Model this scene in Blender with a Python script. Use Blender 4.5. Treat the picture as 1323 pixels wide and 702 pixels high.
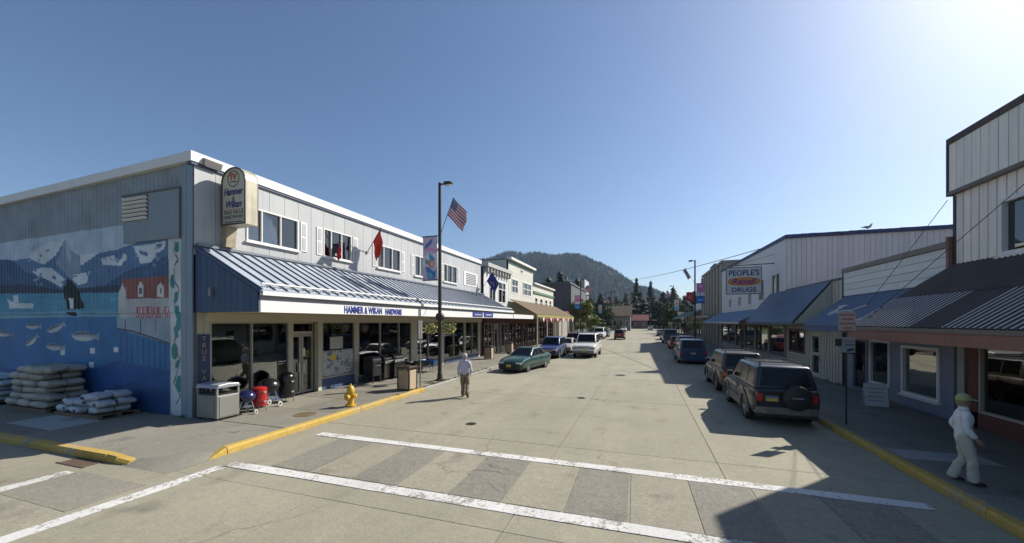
import bpy, bmesh, math, random
import numpy as np
from mathutils import Vector, Matrix, Euler
R = math.radians
random.seed(7)
for o in list(bpy.data.objects): bpy.data.objects.remove(o)
sc = bpy.context.scene
COL = sc.collection
# ---------------------------------------------------------------- camera
cd = bpy.data.cameras.new('camera'); cam = bpy.data.objects.new('camera', cd); COL.objects.link(cam)
cam.location = (0, 0, 3.0); cam.rotation_euler = (R(90), 0, R(18.68))
cd.sensor_width = 36; cd.lens = 500/1323*36; cd.shift_y = 65/1323
cd.clip_start = .1; cd.clip_end = 9000
sc.camera = cam
# ---------------------------------------------------------------- sky, sun, exposure
SUN_EL, SUN_X, SUN_Y = R(37.5), .675, .738           # horizontal direction towards the sun
w = bpy.data.worlds.new('World'); sc.world = w; w.use_nodes = True
nt = w.node_tree; bg = nt.nodes['Background']
sky = nt.nodes.new('ShaderNodeTexSky'); sky.sky_type = 'NISHITA'; sky.sun_disc = False
sky.sun_elevation = SUN_EL; sky.sun_rotation = math.atan2(SUN_X, SUN_Y)
sky.air_density = 1.0; sky.dust_density = .95; sky.ozone_density = 5.0; sky.altitude = 0
nt.links.new(sky.outputs[0], bg.inputs[0]); bg.inputs[1].default_value = .085
sl = bpy.data.lights.new('sun', 'SUN'); sun = bpy.data.objects.new('sun', sl); COL.objects.link(sun)
sl.energy = 5.0; sl.angle = R(.53); sl.color = (1, .945, .865)
sun.rotation_euler = Vector((-SUN_X*math.cos(SUN_EL), -SUN_Y*math.cos(SUN_EL), -math.sin(SUN_EL))).to_track_quat('-Z', 'Y').to_euler()
sun.location = (20, 20, 40)
sc.view_settings.view_transform = 'Standard'; sc.view_settings.look = 'None'
sc.view_settings.exposure = 0.5; sc.view_settings.gamma = 1
sc.render.engine = 'CYCLES'
sc.cycles.use_denoising = True; sc.cycles.denoiser = 'OPENIMAGEDENOISE'
sc.cycles.max_bounces = 6; sc.cycles.transparent_max_bounces = 12
sc.cycles.volume_bounces = 0; sc.cycles.caustics_reflective = False; sc.cycles.caustics_refractive = False
# ---------------------------------------------------------------- helpers
MATS = {}
def M(name, col, rough=.6, metal=0., var=.15, vs=1.5, bump=0., bs=60, coat=0., spec=.5, tint=0., streak=0., attr=None, fine=0.):
    """procedural material: colour broken up by noise, optional vertical streaks, fine grain and bump"""
    if name in MATS: return MATS[name]
    m = bpy.data.materials.new(name); m.use_nodes = True
    n = m.node_tree.nodes; L = m.node_tree.links; b = n['Principled BSDF']
    b.inputs['Roughness'].default_value = rough; b.inputs['Metallic'].default_value = metal
    b.inputs['Coat Weight'].default_value = coat; b.inputs['Coat Roughness'].default_value = .05
    b.inputs['Specular IOR Level'].default_value = spec
    tc = n.new('ShaderNodeTexCoord'); oi = n.new('ShaderNodeObjectInfo')
    ad = n.new('ShaderNodeVectorMath'); ad.operation = 'MULTIPLY_ADD'
    L.new(oi.outputs['Random'], ad.inputs[0]); ad.inputs[1].default_value = (37, 53, 29) if tint else (0, 0, 0)
    L.new(tc.outputs['Object'], ad.inputs[2]); V = ad.outputs[0]
    def noise(s, d=5, vec=None):
        k = n.new('ShaderNodeTexNoise'); k.inputs['Scale'].default_value = s; k.inputs['Detail'].default_value = d
        k.inputs['Roughness'].default_value = .62; L.new(vec or V, k.inputs['Vector']); return k.outputs[0]
    def math_(op, a, c, e=None):
        k = n.new('ShaderNodeMath'); k.operation = op
        for i, v in enumerate((a, c, e)):
            if v is None: continue
            if isinstance(v, (int, float)): k.inputs[i].default_value = v
            else: L.new(v, k.inputs[i])
        return k.outputs[0]
    f = math_('MULTIPLY_ADD', noise(vs), 2*var, 1-var)
    if fine: f = math_('MULTIPLY', f, math_('MULTIPLY_ADD', noise(bs*.7, 3), 2*fine, 1-fine))
    if streak:
        mp = n.new('ShaderNodeMapping'); mp.inputs['Scale'].default_value = (6, 6, .35); L.new(V, mp.inputs[0])
        s = math_('SUBTRACT', noise(1.6, 6, mp.outputs[0]), .5); s = math_('MAXIMUM', s, 0.)
        f = math_('MULTIPLY', f, math_('MULTIPLY_ADD', s, -3.2*streak, 1.))
    if tint: f = math_('MULTIPLY', f, math_('MULTIPLY_ADD', oi.outputs['Random'], 2*tint, 1-tint))
    mx = n.new('ShaderNodeMix'); mx.data_type = 'RGBA'; mx.blend_type = 'MULTIPLY'; mx.inputs[0].default_value = 1
    if attr:
        at = n.new('ShaderNodeAttribute'); at.attribute_name = attr; L.new(at.outputs['Color'], mx.inputs[6])
    else: mx.inputs[6].default_value = (*col, 1)
    L.new(f, mx.inputs[7]); L.new(mx.outputs[2], b.inputs['Base Color'])
    rr = math_('MULTIPLY_ADD', noise(vs*2.3), .3, rough-.15); L.new(rr, b.inputs['Roughness'])
    if bump:
        bp = n.new('ShaderNodeBump'); bp.inputs['Strength'].default_value = bump; bp.inputs['Distance'].default_value = .01
        L.new(noise(bs, 4), bp.inputs['Height']); L.new(bp.outputs[0], b.inputs['Normal'])
    MATS[name] = m; return m
def glass(name, tint, gain=1.0, base=.03, wav=.015):
    """thin pane: see-through with a Fresnel mirror on top"""
    if name in MATS: return MATS[name]
    m = bpy.data.materials.new(name); m.use_nodes = True; n = m.node_tree.nodes; L = m.node_tree.links
    n.remove(n['Principled BSDF']); out = n['Material Output']
    t = n.new('ShaderNodeBsdfTransparent'); t.inputs[0].default_value = (*tint, 1)
    g = n.new('ShaderNodeBsdfGlossy'); g.inputs['Roughness'].default_value = .015
    fr = n.new('ShaderNodeFresnel'); fr.inputs[0].default_value = 1.52
    ma = n.new('ShaderNodeMath'); ma.operation = 'MULTIPLY_ADD'; ma.use_clamp = True
    ma.inputs[1].default_value = gain; ma.inputs[2].default_value = base
    L.new(fr.outputs[0], ma.inputs[0])
    tc = n.new('ShaderNodeTexCoord'); nz = n.new('ShaderNodeTexNoise'); nz.inputs['Scale'].default_value = .8
    L.new(tc.outputs['Object'], nz.inputs['Vector'])
    bp = n.new('ShaderNodeBump'); bp.inputs['Strength'].default_value = wav; bp.inputs['Distance'].default_value = .3
    L.new(nz.outputs[0], bp.inputs['Height']); L.new(bp.outputs[0], g.inputs['Normal'])
    mix = n.new('ShaderNodeMixShader'); L.new(ma.outputs[0], mix.inputs[0]); L.new(t.outputs[0], mix.inputs[1]); L.new(g.outputs[0], mix.inputs[2])
    L.new(mix.outputs[0], out.inputs[0]); MATS[name] = m; return m
MW = {}
def link(o, parent=None, world=True):
    COL.objects.link(o)
    if parent is None: MW[o] = Matrix(); return o
    o.parent = parent
    if world: o.matrix_parent_inverse = MW[parent].inverted(); MW[o] = Matrix()
    else: MW[o] = MW[parent]
    return o
def tag(o, label=None, cat=None, group=None, kind=None):
    if label: o['label'] = label
    if cat: o['category'] = cat
    if group: o['group'] = group
    if kind: o['kind'] = kind
    return o
def thing(name, label, cat, loc=(0, 0, 0), rz=0, group=None):
    o = bpy.data.objects.new(name, None); COL.objects.link(o); o.empty_display_size = .2
    o.location = loc; o.rotation_euler = (0, 0, rz)
    MW[o] = Matrix.Translation(loc) @ Matrix.Rotation(rz, 4, 'Z')
    return tag(o, label, cat, group)
class MB:
    def __init__(s): s.v = []; s.f = []
    def add(s, vs, fs):
        k = len(s.v); s.v += [tuple(p) for p in vs]; s.f += [tuple(i+k for i in f) for f in fs]; return s
    def box(s, x0, x1, y0, y1, z0, z1, m=None):
        if x0 > x1: x0, x1 = x1, x0
        if y0 > y1: y0, y1 = y1, y0
        if z0 > z1: z0, z1 = z1, z0
        vs = [(x, y, z) for z in (z0, z1) for y in (y0, y1) for x in (x0, x1)]
        if m is not None: vs = [m @ Vector(p) for p in vs]
        return s.add(vs, [(0, 2, 3, 1), (4, 5, 7, 6), (0, 1, 5, 4), (1, 3, 7, 5), (3, 2, 6, 7), (2, 0, 4, 6)])
    def poly(s, pts): return s.add(pts, [tuple(range(len(pts)))])
    def prism(s, pts, off):
        """closed polygon pts extruded by vector off"""
        n = len(pts); a = [Vector(p) for p in pts]; b = [p+Vector(off) for p in a]
        return s.add(a+b, [tuple(reversed(range(n))), tuple(range(n, 2*n))]+[(i, (i+1) % n, n+(i+1) % n, n+i) for i in range(n)])
    def tube(s, path, r, n=8, cap=True):
        P = [Vector(p) for p in path]; rs = r if isinstance(r, (list, tuple)) else [r]*len(P)
        k = len(s.v); up = None
        for i, p in enumerate(P):
            d = (P[min(i+1, len(P)-1)]-P[max(i-1, 0)]).normalized()
            a = up if up is not None else (Vector((0, 0, 1)) if abs(d.z) < .9 else Vector((1, 0, 0)))
            u = (a-d*a.dot(d)).normalized(); up = u; vv = d.cross(u)
            for j in range(n):
                t = 2*math.pi*j/n; s.v.append(tuple(p+(u*math.cos(t)+vv*math.sin(t))*rs[i]))
        for i in range(len(P)-1):
            for j in range(n): s.f.append((k+i*n+j, k+i*n+(j+1) % n, k+(i+1)*n+(j+1) % n, k+(i+1)*n+j))
        if cap:
            s.f.append(tuple(k+j for j in reversed(range(n)))); s.f.append(tuple(k+(len(P)-1)*n+j for j in range(n)))
        return s
    def lathe(s, prof, c=(0, 0, 0), n=20, m=None):
        """profile [(r, z)] spun round Z at c"""
        k = len(s.v); m = m or Matrix()
        for r, z in prof:
            for j in range(n):
                t = 2*math.pi*j/n; s.v.append(tuple(m @ Vector((r*math.cos(t), r*math.sin(t), z)) + Vector(c)))
        for i in range(len(prof)-1):
            for j in range(n): s.f.append((k+i*n+j, k+i*n+(j+1) % n, k+(i+1)*n+(j+1) % n, k+(i+1)*n+j))
        s.f.append(tuple(k+j for j in reversed(range(n)))); s.f.append(tuple(k+(len(prof)-1)*n+j for j in range(n)))
        return s
    def ball(s, c, r, n=12, sx=1, sy=1, sz=1):
        h = n//2
        return s.lathe([(max(.001, r*math.sin(math.pi*i/h)), -r*math.cos(math.pi*i/h)) for i in range(h+1)], c, n, Matrix.Diagonal((sx, sy, sz, 1)))
    def mesh(s, name, smooth=False):
        me = bpy.data.meshes.new(name); me.from_pydata(s.v, [], s.f); me.validate()
        if smooth:
            for p in me.polygons: p.use_smooth = True
            me.set_sharp_from_angle(angle=R(38))
        return me
    def build(s, name, mat, parent=None, world=True, smooth=False, bevel=0, seg=2):
        me = s.mesh(name, smooth); me.materials.append(mat)
        o = link(bpy.data.objects.new(name, me), parent, world)
        if bevel:
            b = o.modifiers.new('bevel', 'BEVEL'); b.width = bevel; b.segments = seg; b.limit_method = 'ANGLE'; b.angle_limit = R(40)
        return o
def obj(name, me, mat, parent=None, world=True):
    if mat is not None and not me.materials: me.materials.append(mat)
    return link(bpy.data.objects.new(name, me), parent, world)
def dup(root, loc, rz, label=None, group=None, name=None):
    def cp(o, par):
        c = o.copy(); COL.objects.link(c); c.parent = par
        for ch in [x for x in ALLCH.get(o, [])]: cp(ch, c)
        return c
    build_children()
    r = cp(root, None); r.location = loc; r.rotation_euler = (0, 0, rz)
    if label: r['label'] = label
    if group: r['group'] = group
    return r
ALLCH = {}
def build_children():
    ALLCH.clear()
    for o in COL.objects:
        if o.parent: ALLCH.setdefault(o.parent, []).append(o)
def bake(o):
    """freeze the modifiers of an object into its mesh"""
    dg = bpy.context.evaluated_depsgraph_get(); dg.update()
    me = bpy.data.meshes.new_from_object(o.evaluated_get(dg)); o.modifiers.clear(); o.data = me; return o
def text(name, body, size, loc, right, up, mat, parent, extrude=.006, bold=0., shear=0., width=None, world=True, height=None):
    """lettering as a thin mesh: baseline centre at loc, running along right"""
    c = bpy.data.curves.new(name, 'FONT'); c.body = body; c.size = size; c.extrude = extrude; c.offset = bold; c.shear = shear
    c.align_x = 'CENTER'; c.resolution_u = 3
    t = bpy.data.objects.new(name, c); COL.objects.link(t)
    dg = bpy.context.evaluated_depsgraph_get(); me = bpy.data.meshes.new_from_object(t.evaluated_get(dg))
    bpy.data.objects.remove(t)
    xs = [v.co.x for v in me.vertices]; ys = [v.co.y for v in me.vertices]
    sx = width/(max(xs)-min(xs)) if width else 1; cx = (max(xs)+min(xs))/2 if width else 0
    sy = height/(max(ys)-min(ys)) if height else 1
    r = Vector(right).normalized(); u = Vector(up).normalized(); nn = r.cross(u)
    for v in me.vertices:
        p = v.co.copy(); v.co = Vector(loc)+r*(p.x-cx)*sx+u*p.y*sy+nn*p.z
    me.materials.clear(); me.materials.append(mat)
    return obj(name, me, mat, parent, world)
class Face:
    """a vertical wall plane: L faces +X, R faces -X, S faces -Y; s runs along the wall, d outwards"""
    def __init__(s, side, plane): s.k = side; s.p = plane
    def pt(s, a, z, d=0):
        return {'L': (s.p+d, a, z), 'R': (s.p-d, a, z), 'S': (a, s.p-d, z)}[s.k]
    def bx(s, mb, a0, a1, z0, z1, d0, d1):
        p, q = s.pt(a0, z0, d0), s.pt(a1, z1, d1); return mb.box(p[0], q[0], p[1], q[1], p[2], q[2])
    def right(s): return {'L': (0, 1, 0), 'R': (0, -1, 0), 'S': (1, 0, 0)}[s.k]
def cut(rect, holes):
    """rectangle (a0,a1,z0,z1) minus holes -> list of rectangles"""
    out = [rect]
    for h in holes:
        nx = []
        for a0, a1, z0, z1 in out:
            b0, b1, y0, y1 = max(a0, h[0]), min(a1, h[1]), max(z0, h[2]), min(z1, h[3])
            if b0 >= b1 or y0 >= y1: nx.append((a0, a1, z0, z1)); continue
            if a0 < b0: nx.append((a0, b0, z0, z1))
            if b1 < a1: nx.append((b1, a1, z0, z1))
            if z0 < y0: nx.append((b0, b1, z0, y0))
            if y1 < z1: nx.append((b0, b1, y1, z1))
        out = [r for r in nx if r[1]-r[0] > .004 and r[3]-r[2] > .004]
    return out
def wall(F, name, mat, parent, rect, holes, th=.2):
    mb = MB()
    for a0, a1, z0, z1 in cut(rect, holes): F.bx(mb, a0, a1, z0, z1, -th, 0)
    return mb.build(name, mat, parent)
def boards(F, name, mat, parent, rect, holes, wd, gap=.012, th=.025, horiz=False, d0=.002):
    """siding boards, each its own piece"""
    a0, a1, z0, z1 = rect; lo, hi = (z0, z1) if horiz else (a0, a1); n = max(1, round((hi-lo)/wd)); st = (hi-lo)/n
    for i in range(n):
        x0, x1 = lo+i*st+gap/2, lo+(i+1)*st-gap/2
        rs = cut((a0, a1, x0, x1) if horiz else (x0, x1, z0, z1), holes)
        if not rs: continue
        t = th+random.uniform(-.002, .002)
        for r in rs:
            mb = MB(); F.bx(mb, *r, d0, d0+t); mb.build(name, mat, parent)
def window(F, parent, rect, frame_mat, glass_mat, vm=(), hm=(), fw=.06, dep=.08, d=0., inset=.03, sill=None, name='window'):
    """frame with its panes; vm / hm are mullion positions"""
    a0, a1, z0, z1 = rect; mb = MB()
    F.bx(mb, a0, a1, z1-fw, z1, d-dep, d+inset); F.bx(mb, a0, a1, z0, z0+fw, d-dep, d+inset)
    F.bx(mb, a0, a0+fw, z0+fw, z1-fw, d-dep, d+inset); F.bx(mb, a1-fw, a1, z0+fw, z1-fw, d-dep, d+inset)
    av = [a0+fw]+[x for v in vm for x in (v-fw*.4, v+fw*.4)]+[a1-fw]
    zv = [z0+fw]+[x for v in hm for x in (v-fw*.4, v+fw*.4)]+[z1-fw]
    for i in range(1, len(av)-1, 2): F.bx(mb, av[i], av[i+1], z0+fw, z1-fw, d-dep, d+inset*.8)
    for i in range(1, len(zv)-1, 2):
        for j in range(0, len(av), 2): F.bx(mb, av[j], av[j+1], zv[i], zv[i+1], d-dep, d+inset*.6)
    o = mb.build(name, frame_mat, parent)
    for i in range(0, len(av), 2):
        for j in range(0, len(zv), 2):
            g = MB(); F.bx(g, av[i]-.01, av[i+1]+.01, zv[j]-.01, zv[j+1]+.01, d-dep*.6-.008, d-dep*.6)
            if o is not None: g.build('pane', glass_mat, o)
    if sill:
        g = MB(); F.bx(g, a0-.05, a1+.05, z0-.06, z0-.004, d-.02, d+inset+.06); g.build('sill', sill, o)
    return o
def paint_mesh(name, nx, ny, pos, col, rough=.7, var=.12, mat=None):
    """grid nx x ny; pos(u,v)->xyz, col(U,V)->rgb arrays per face, stored as a colour attribute"""
    me = bpy.data.meshes.new(name)
    u = np.linspace(0, 1, nx+1); v = np.linspace(0, 1, ny+1); U, V = np.meshgrid(u, v)
    X, Y, Z = pos(U, V)
    co = np.stack([np.broadcast_to(a, U.shape) for a in (X, Y, Z)], -1).reshape(-1, 3)
    idx = np.arange((nx+1)*(ny+1)).reshape(ny+1, nx+1)
    f = np.stack([idx[:-1, :-1], idx[:-1, 1:], idx[1:, 1:], idx[1:, :-1]], -1).reshape(-1, 4)
    me.from_pydata(co.tolist(), [], f.tolist())
    c = col(U, V).reshape(-1, 3)
    a = me.color_attributes.new('Col', 'FLOAT_COLOR', 'POINT')
    a.data.foreach_set('color', np.concatenate([c, np.ones((len(c), 1))], 1).astype(np.float32).ravel())
    me.materials.append(mat or M('painted_print', (1, 1, 1), rough, var=var, attr='Col', vs=2))
    return me
def inpoly(P, X, Y):
    r = np.zeros(X.shape, bool); n = len(P); j = n-1
    for i in range(n):
        xi, yi = P[i]; xj, yj = P[j]
        if yi != yj: r ^= ((yi > Y) != (yj > Y)) & (X < (xj-xi)*(Y-yi)/(yj-yi)+xi)
        j = i
    return r
def ell(X, Y, cx, cy, a, b, ang=0):
    c, s = math.cos(ang), math.sin(ang); dx, dy = X-cx, Y-cy
    return ((dx*c+dy*s)/a)**2+((-dx*s+dy*c)/b)**2 < 1
# ================================================================ THE SETTING
def concrete(name, col, crack=.32, tint=.06, speck=.2, stain=.24, rough=.85, paint=None, chip=.52):
    """weathered concrete (optionally under chipped paint) with stains, aggregate speckle and fine cracks"""
    m = bpy.data.materials.new(name); m.use_nodes = True; n = m.node_tree.nodes; L = m.node_tree.links; b = n['Principled BSDF']
    b.inputs['Roughness'].default_value = rough; b.inputs['Specular IOR Level'].default_value = .3
    geo = n.new('ShaderNodeNewGeometry'); V = geo.outputs['Position']; oi = n.new('ShaderNodeObjectInfo')
    def nz(s, d=5, r=.6):
        k = n.new('ShaderNodeTexNoise'); k.inputs['Scale'].default_value = s; k.inputs['Detail'].default_value = d
        k.inputs['Roughness'].default_value = r; L.new(V, k.inputs['Vector']); return k.outputs[0]
    def ma(op, *a):
        k = n.new('ShaderNodeMath'); k.operation = op
        for i, v in enumerate(a):
            if isinstance(v, (int, float)): k.inputs[i].default_value = v
            else: L.new(v, k.inputs[i])
        return k.outputs[0]
    f = ma('MULTIPLY_ADD', nz(.35, 6, .65), 2*stain, 1-stain)
    f = ma('MULTIPLY', f, ma('MULTIPLY_ADD', nz(3.1, 5, .7), stain, 1-stain/2))
    f = ma('MULTIPLY', f, ma('MULTIPLY_ADD', nz(90, 3, .8), 2*speck, 1-speck))
    f = ma('MULTIPLY', f, ma('MULTIPLY_ADD', nz(26, 4, .75), 5*speck, 1-2.5*speck))
    f = ma('MULTIPLY', f, ma('MULTIPLY_ADD', nz(7, 4, .7), 2*speck, 1-speck))
    ln = n.new('ShaderNodeMapping'); ln.inputs['Scale'].default_value = (1.1, .045, 1); L.new(V, ln.inputs[0])
    k_ = n.new('ShaderNodeTexNoise'); k_.inputs['Scale'].default_value = 1.; k_.inputs['Detail'].default_value = 5; L.new(ln.outputs[0], k_.inputs['Vector'])
    f = ma('MULTIPLY', f, ma('MULTIPLY_ADD', k_.outputs[0], stain*1.3, 1-stain*.65))
    f = ma('MULTIPLY', f, ma('MULTIPLY_ADD', oi.outputs['Random'], 2*tint, 1-tint))
    # oil drips and dark blotches
    sp = ma('SUBTRACT', nz(1.1, 3, .5), .61); sp = ma('MAXIMUM', sp, 0.); f = ma('MULTIPLY', f, ma('MULTIPLY_ADD', sp, -2.2, 1.))
    ds = n.new('ShaderNodeVectorMath'); ds.operation = 'MULTIPLY_ADD'
    w1 = n.new('ShaderNodeTexNoise'); w1.inputs['Scale'].default_value = .9; w1.inputs['Detail'].default_value = 4; L.new(V, w1.inputs['Vector'])
    L.new(w1.outputs[1], ds.inputs[0]); ds.inputs[1].default_value = (1.3, 1.3, 0); L.new(V, ds.inputs[2])
    vo = n.new('ShaderNodeTexVoronoi'); vo.feature = 'DISTANCE_TO_EDGE'; vo.inputs['Scale'].default_value = .2; L.new(ds.outputs[0], vo.inputs['Vector'])
    ck = ma('LESS_THAN', vo.outputs['Distance'], ma('MULTIPLY', ma('MAXIMUM', ma('SUBTRACT', nz(.45, 2), .48), 0.), .022))
    f = ma('MULTIPLY', f, ma('MULTIPLY_ADD', ck, -crack, 1.))
    mx = n.new('ShaderNodeMix'); mx.data_type = 'RGBA'; mx.blend_type = 'MULTIPLY'; mx.inputs[0].default_value = 1
    mx.inputs[6].default_value = (*col, 1); L.new(f, mx.inputs[7]); base = mx.outputs[2]
    if paint:
        p = n.new('ShaderNodeMix'); p.data_type = 'RGBA'; fac = ma('GREATER_THAN', ma('MULTIPLY_ADD', nz(14, 6, .75), .55, ma('MULTIPLY', nz(1.3, 4), .45)), 1-chip)
        L.new(fac, p.inputs[0]); L.new(base, p.inputs[6])
        q = n.new('ShaderNodeMix'); q.data_type = 'RGBA'; q.blend_type = 'MULTIPLY'; q.inputs[0].default_value = .8
        q.inputs[6].default_value = (*paint, 1); L.new(f, q.inputs[7]); L.new(q.outputs[2], p.inputs[7]); base = p.outputs[2]
    L.new(base, b.inputs['Base Color'])
    bp = n.new('ShaderNodeBump'); bp.inputs['Strength'].default_value = .35; bp.inputs['Distance'].default_value = .01
    L.new(ma('SUBTRACT', nz(60, 4, .7), ma('MULTIPLY', ck, .9)), bp.inputs['Height']); L.new(bp.outputs[0], b.inputs['Normal'])
    MATS[name] = m; return m
c_road = concrete('road_concrete', (.285, .262, .192))
c_walk = concrete('walk_concrete', (.22, .205, .165), tint=.1)
c_dark = concrete('aggregate_dark', (.215, .2, .16), speck=.34, tint=.02)
c_light = concrete('aggregate_light', (.285, .26, .195), speck=.26, tint=.02)
c_mid = concrete('aggregate_mid', (.235, .215, .17), speck=.3, tint=.02)
c_joint = M('joint', (.09, .085, .075), .95)
c_white = concrete('white_road_paint', (.30, .275, .24), paint=(.58, .565, .53), chip=.54, speck=.15)
c_yel = concrete('yellow_kerb_paint', (.30, .285, .25), paint=(.48, .325, .08), chip=.555)
c_kerb = concrete('kerb_concrete', (.29, .275, .245), tint=.08)
def struct(o): o['kind'] = 'structure'; return o
g = struct(MB().poly([(-4000, -1500, -.14), (4000, -1500, -.14), (4000, 4500, -.14), (-4000, 4500, -.14)]).build('ground', M('earth', (.09, .095, .06), .95, var=.4, vs=.05)))
road = struct(MB().poly([(-60, -14, -.035), (60, -14, -.035), (60, 5.2, -.035), (-60, 5.2, -.035)]).poly([(-9.0, 5.2, -.035), (5.0, 5.2, -.035), (5.0, 400, -.035), (-9.0, 400, -.035)]).build('road', c_joint))
def slab(name, x0, x1, y0, y1, zt, mat, parent, th=.1, gap=.014):
    j = random.uniform(-.003, .003)
    h = gap/2
    return MB().box(x0+h, x1-h, y0+h, y1-h, zt-th, zt+j).build(name, mat, parent)
XE = [-8.93, -5.3, -1.9, 1.5, 4.95]
ys = [-6.0, -.4, 5.2, 9.2]+[9.2+6*i for i in range(1, 9)]
for y0, y1 in zip(ys, ys[1:]):
    for x0, x1 in zip(XE, XE[1:]): slab('road_slab', x0, x1, y0, y1, 0, c_road, road, .03)
y = ys[-1]
while y < 390:
    slab('road_slab', -8.93, 4.95, y, min(390, y+24), 0, c_road, road, .03); y += 24
for x0, x1 in zip([-45, -31, -24, -18, -13.4], [-31, -24, -18, -13.4, -8.93]):
    for y0, y1 in ((-6, -.4), (-.4, 5.05)): slab('road_slab', x0, x1, y0, y1, 0, c_road, road, .03)
for x0, x1 in ((4.95, 12), (12, 30)): slab('road_slab', x0, x1, -6, 3.0, 0, c_road, road, .03)
slab('road_slab', -45, 30, -13.5, -6, 0, c_road, road, .03)
# painted markings and crosswalk panels
def sheet(name, pts, mat, z=.0085): return MB().prism([(x, y, z-.006) for x, y in pts], (0, 0, .006)).build(name, mat, road)
def wob(x0, y0, x1, y1, wd, n=14, j=.012):
    """a hand-laid stripe with slightly uneven edges"""
    d = Vector((x1-x0, y1-y0)); p = Vector((-d.y, d.x)).normalized()*wd/2; a = []; b = []
    for i in range(n+1):
        c = Vector((x0, y0))+d*i/n; a.append(tuple(c+p*(1+random.uniform(-j, j)/wd*2))); b.append(tuple(c-p*(1+random.uniform(-j, j)/wd*2)))
    return a+b[::-1]
sheet('stop_line', wob(-8.2, 8.16, 4.42, 8.1, .26), c_white)
sheet('crosswalk_line', wob(-8.25, 5.83, 4.7, 5.9, .27), c_white)
sheet('crosswalk_line', wob(-8.24, 5.65, -8.45, -2.5, .29), c_white)
sheet('crosswalk_line', wob(-10.86, 4.5, -10.95, -2.5, .27), c_white)
bx = [-7.35, -6.3, -5.3, -4.27, -3.25, -2.22, -1.2, -.2, .82, 1.85, 2.87, 3.9]
for i in range(len(bx)-1):
    s_ = .12
    sheet('crosswalk_panel', [(bx[i]+.02, 6.03), (bx[i+1]-.02, 6.03), (bx[i+1]-.02-s_*.3, 7.97), (bx[i]+.02-s_*.3, 7.97)], c_dark if i % 2 == 0 else c_light, .0065)
yb = [4.6, 3.5, 2.4, 1.3, .2, -.9]
for i in range(5):
    sheet('crosswalk_panel', [(-10.68, yb[i+1]+.02), (-8.62, yb[i+1]+.02), (-8.62, yb[i]-.02), (-10.68, yb[i]-.02)], c_mid if i % 2 == 0 else c_light, .0065)
# iron covers in the road and the pavement
def cover(name, x, y, z, r, mat, par):
    mb = MB().lathe([(r*.02, z-.02), (r, z-.02), (r, z+.004), (r*.9, z+.006), (r*.88, z+.003), (r*.03, z+.004)], (x, y, 0), 24)
    for i in range(5): mb.box(x-r*.6, x+r*.6, y-r*.55+i*r*.27, y-r*.5+i*r*.27, z+.003, z+.008)
    return mb.build(name, mat, par)
iron = M('cast_iron', (.07, .06, .05), .7, metal=.6, var=.3, vs=9, bump=.3)
for x, y, r in ((-4.78, 10.38, .16), (-2.3, 15.3, .17), (-1.2, 22.5, .3)): cover('iron_cover', x, y, .004, r, iron, road)
# ---- left pavement
lw = struct(MB().poly([(-45, 5.1, .05), (-10.2, 5.1, .05), (-9.05, 6.0, .05), (-9.05, 140, .05), (-14, 140, .05), (-14, 7.9, .05), (-45, 7.9, .05)]).build('pavement', c_joint))
mb = MB()                                           # corner slab dipping to the road between the two kerb ends
top_ = [(-12.63, 5.24, .15), (-10.2, 5.24, .09), (-9.12, 6.1, .09), (-9.1, 7.86, .15), (-12.63, 7.86, .15), (-10.9, 6.6, .15)]
mb.add(top_, [(0, 1, 5), (1, 2, 5), (2, 3, 5), (3, 4, 5), (4, 0, 5)]); mb.build('paving_slab', c_walk, lw, smooth=True)
MB().add([(-10.2, 5.24, .09), (-9.12, 6.1, .09), (-10.3, 5.02, .003), (-8.9, 5.02, .003), (-8.9, 5.88, .003)], [(0, 2, 3), (0, 3, 1), (1, 3, 4)]).build('kerb_ramp', c_walk, lw, smooth=True)
yy = 7.9
while yy < 60:
    for x0, x1 in ((-12.63, -10.8), (-10.8, -9.1)): slab('paving_slab', x0, x1, yy, yy+1.83, .15, c_walk, lw)
    yy += 1.83
slab('paving_slab', -12.63, -9.1, yy, 140, .15, c_walk, lw)
xx = -12.65; k = 0
while xx > -26:
    for y0, y1 in ((5.24, 6.55), (6.55, 7.88)): slab('paving_slab', xx-2.15, xx, y0, y1, .15, c_walk, lw)
    xx -= 2.15; k += 1
slab('paving_slab', -45, xx, 5.24, 7.88, .15, c_walk, lw)
MB().box(-17.0, -14.75, 5.75, 6.75, .15, .158).build('patch_slab', concrete('patch_concrete', (.36, .36, .34)), lw)
cover('utility_cover', -9.85, 9.25, .155, .33, M('rusty_cover', (.16, .12, .06), .8, var=.4, vs=8), lw)
def kerb(par, x0, x1, y0, y1, mat, step=3.0, zt=.155, along='Y'):
    a, b = (y0, y1) if along == 'Y' else (x0, x1); a_ = a
    while a_ < b-.01:
        e = min(b, a_+step); j = random.uniform(-.006, .006); mb = MB()
        if along == 'Y':
            s_ = 1 if par is lw else -1; xf, xb = (x1, x0) if par is lw else (x0, x1)
            mb.prism([(xb+j, a_+.006, -.03), (xf+j, a_+.006, -.03), (xf+j, a_+.006, zt-.05), (xf-s_*.03+j, a_+.006, zt), (xb+j, a_+.006, zt)], (0, e-a_-.012, 0))
        else:
            mb.prism([(a_+.006, y1+j, -.03), (a_+.006, y0+j, -.03), (a_+.006, y0+j, zt-.05), (a_+.006, y0+.03+j, zt), (a_+.006, y1+j, zt)], (e-a_-.012, 0, 0))
        mb.build('kerb_stone', mat, par); a_ = e
kerb(lw, -9.1, -8.93, 6.25, 14.7, c_yel, 2.2)
kerb(lw, -9.1, -8.93, 14.7, 60, c_kerb, 3.0); kerb(lw, -9.1, -8.93, 60, 140, c_kerb, 40)
kerb(lw, -40, -10.9, 5.05, 5.24, c_yel, 2.6, along='X')
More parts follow.
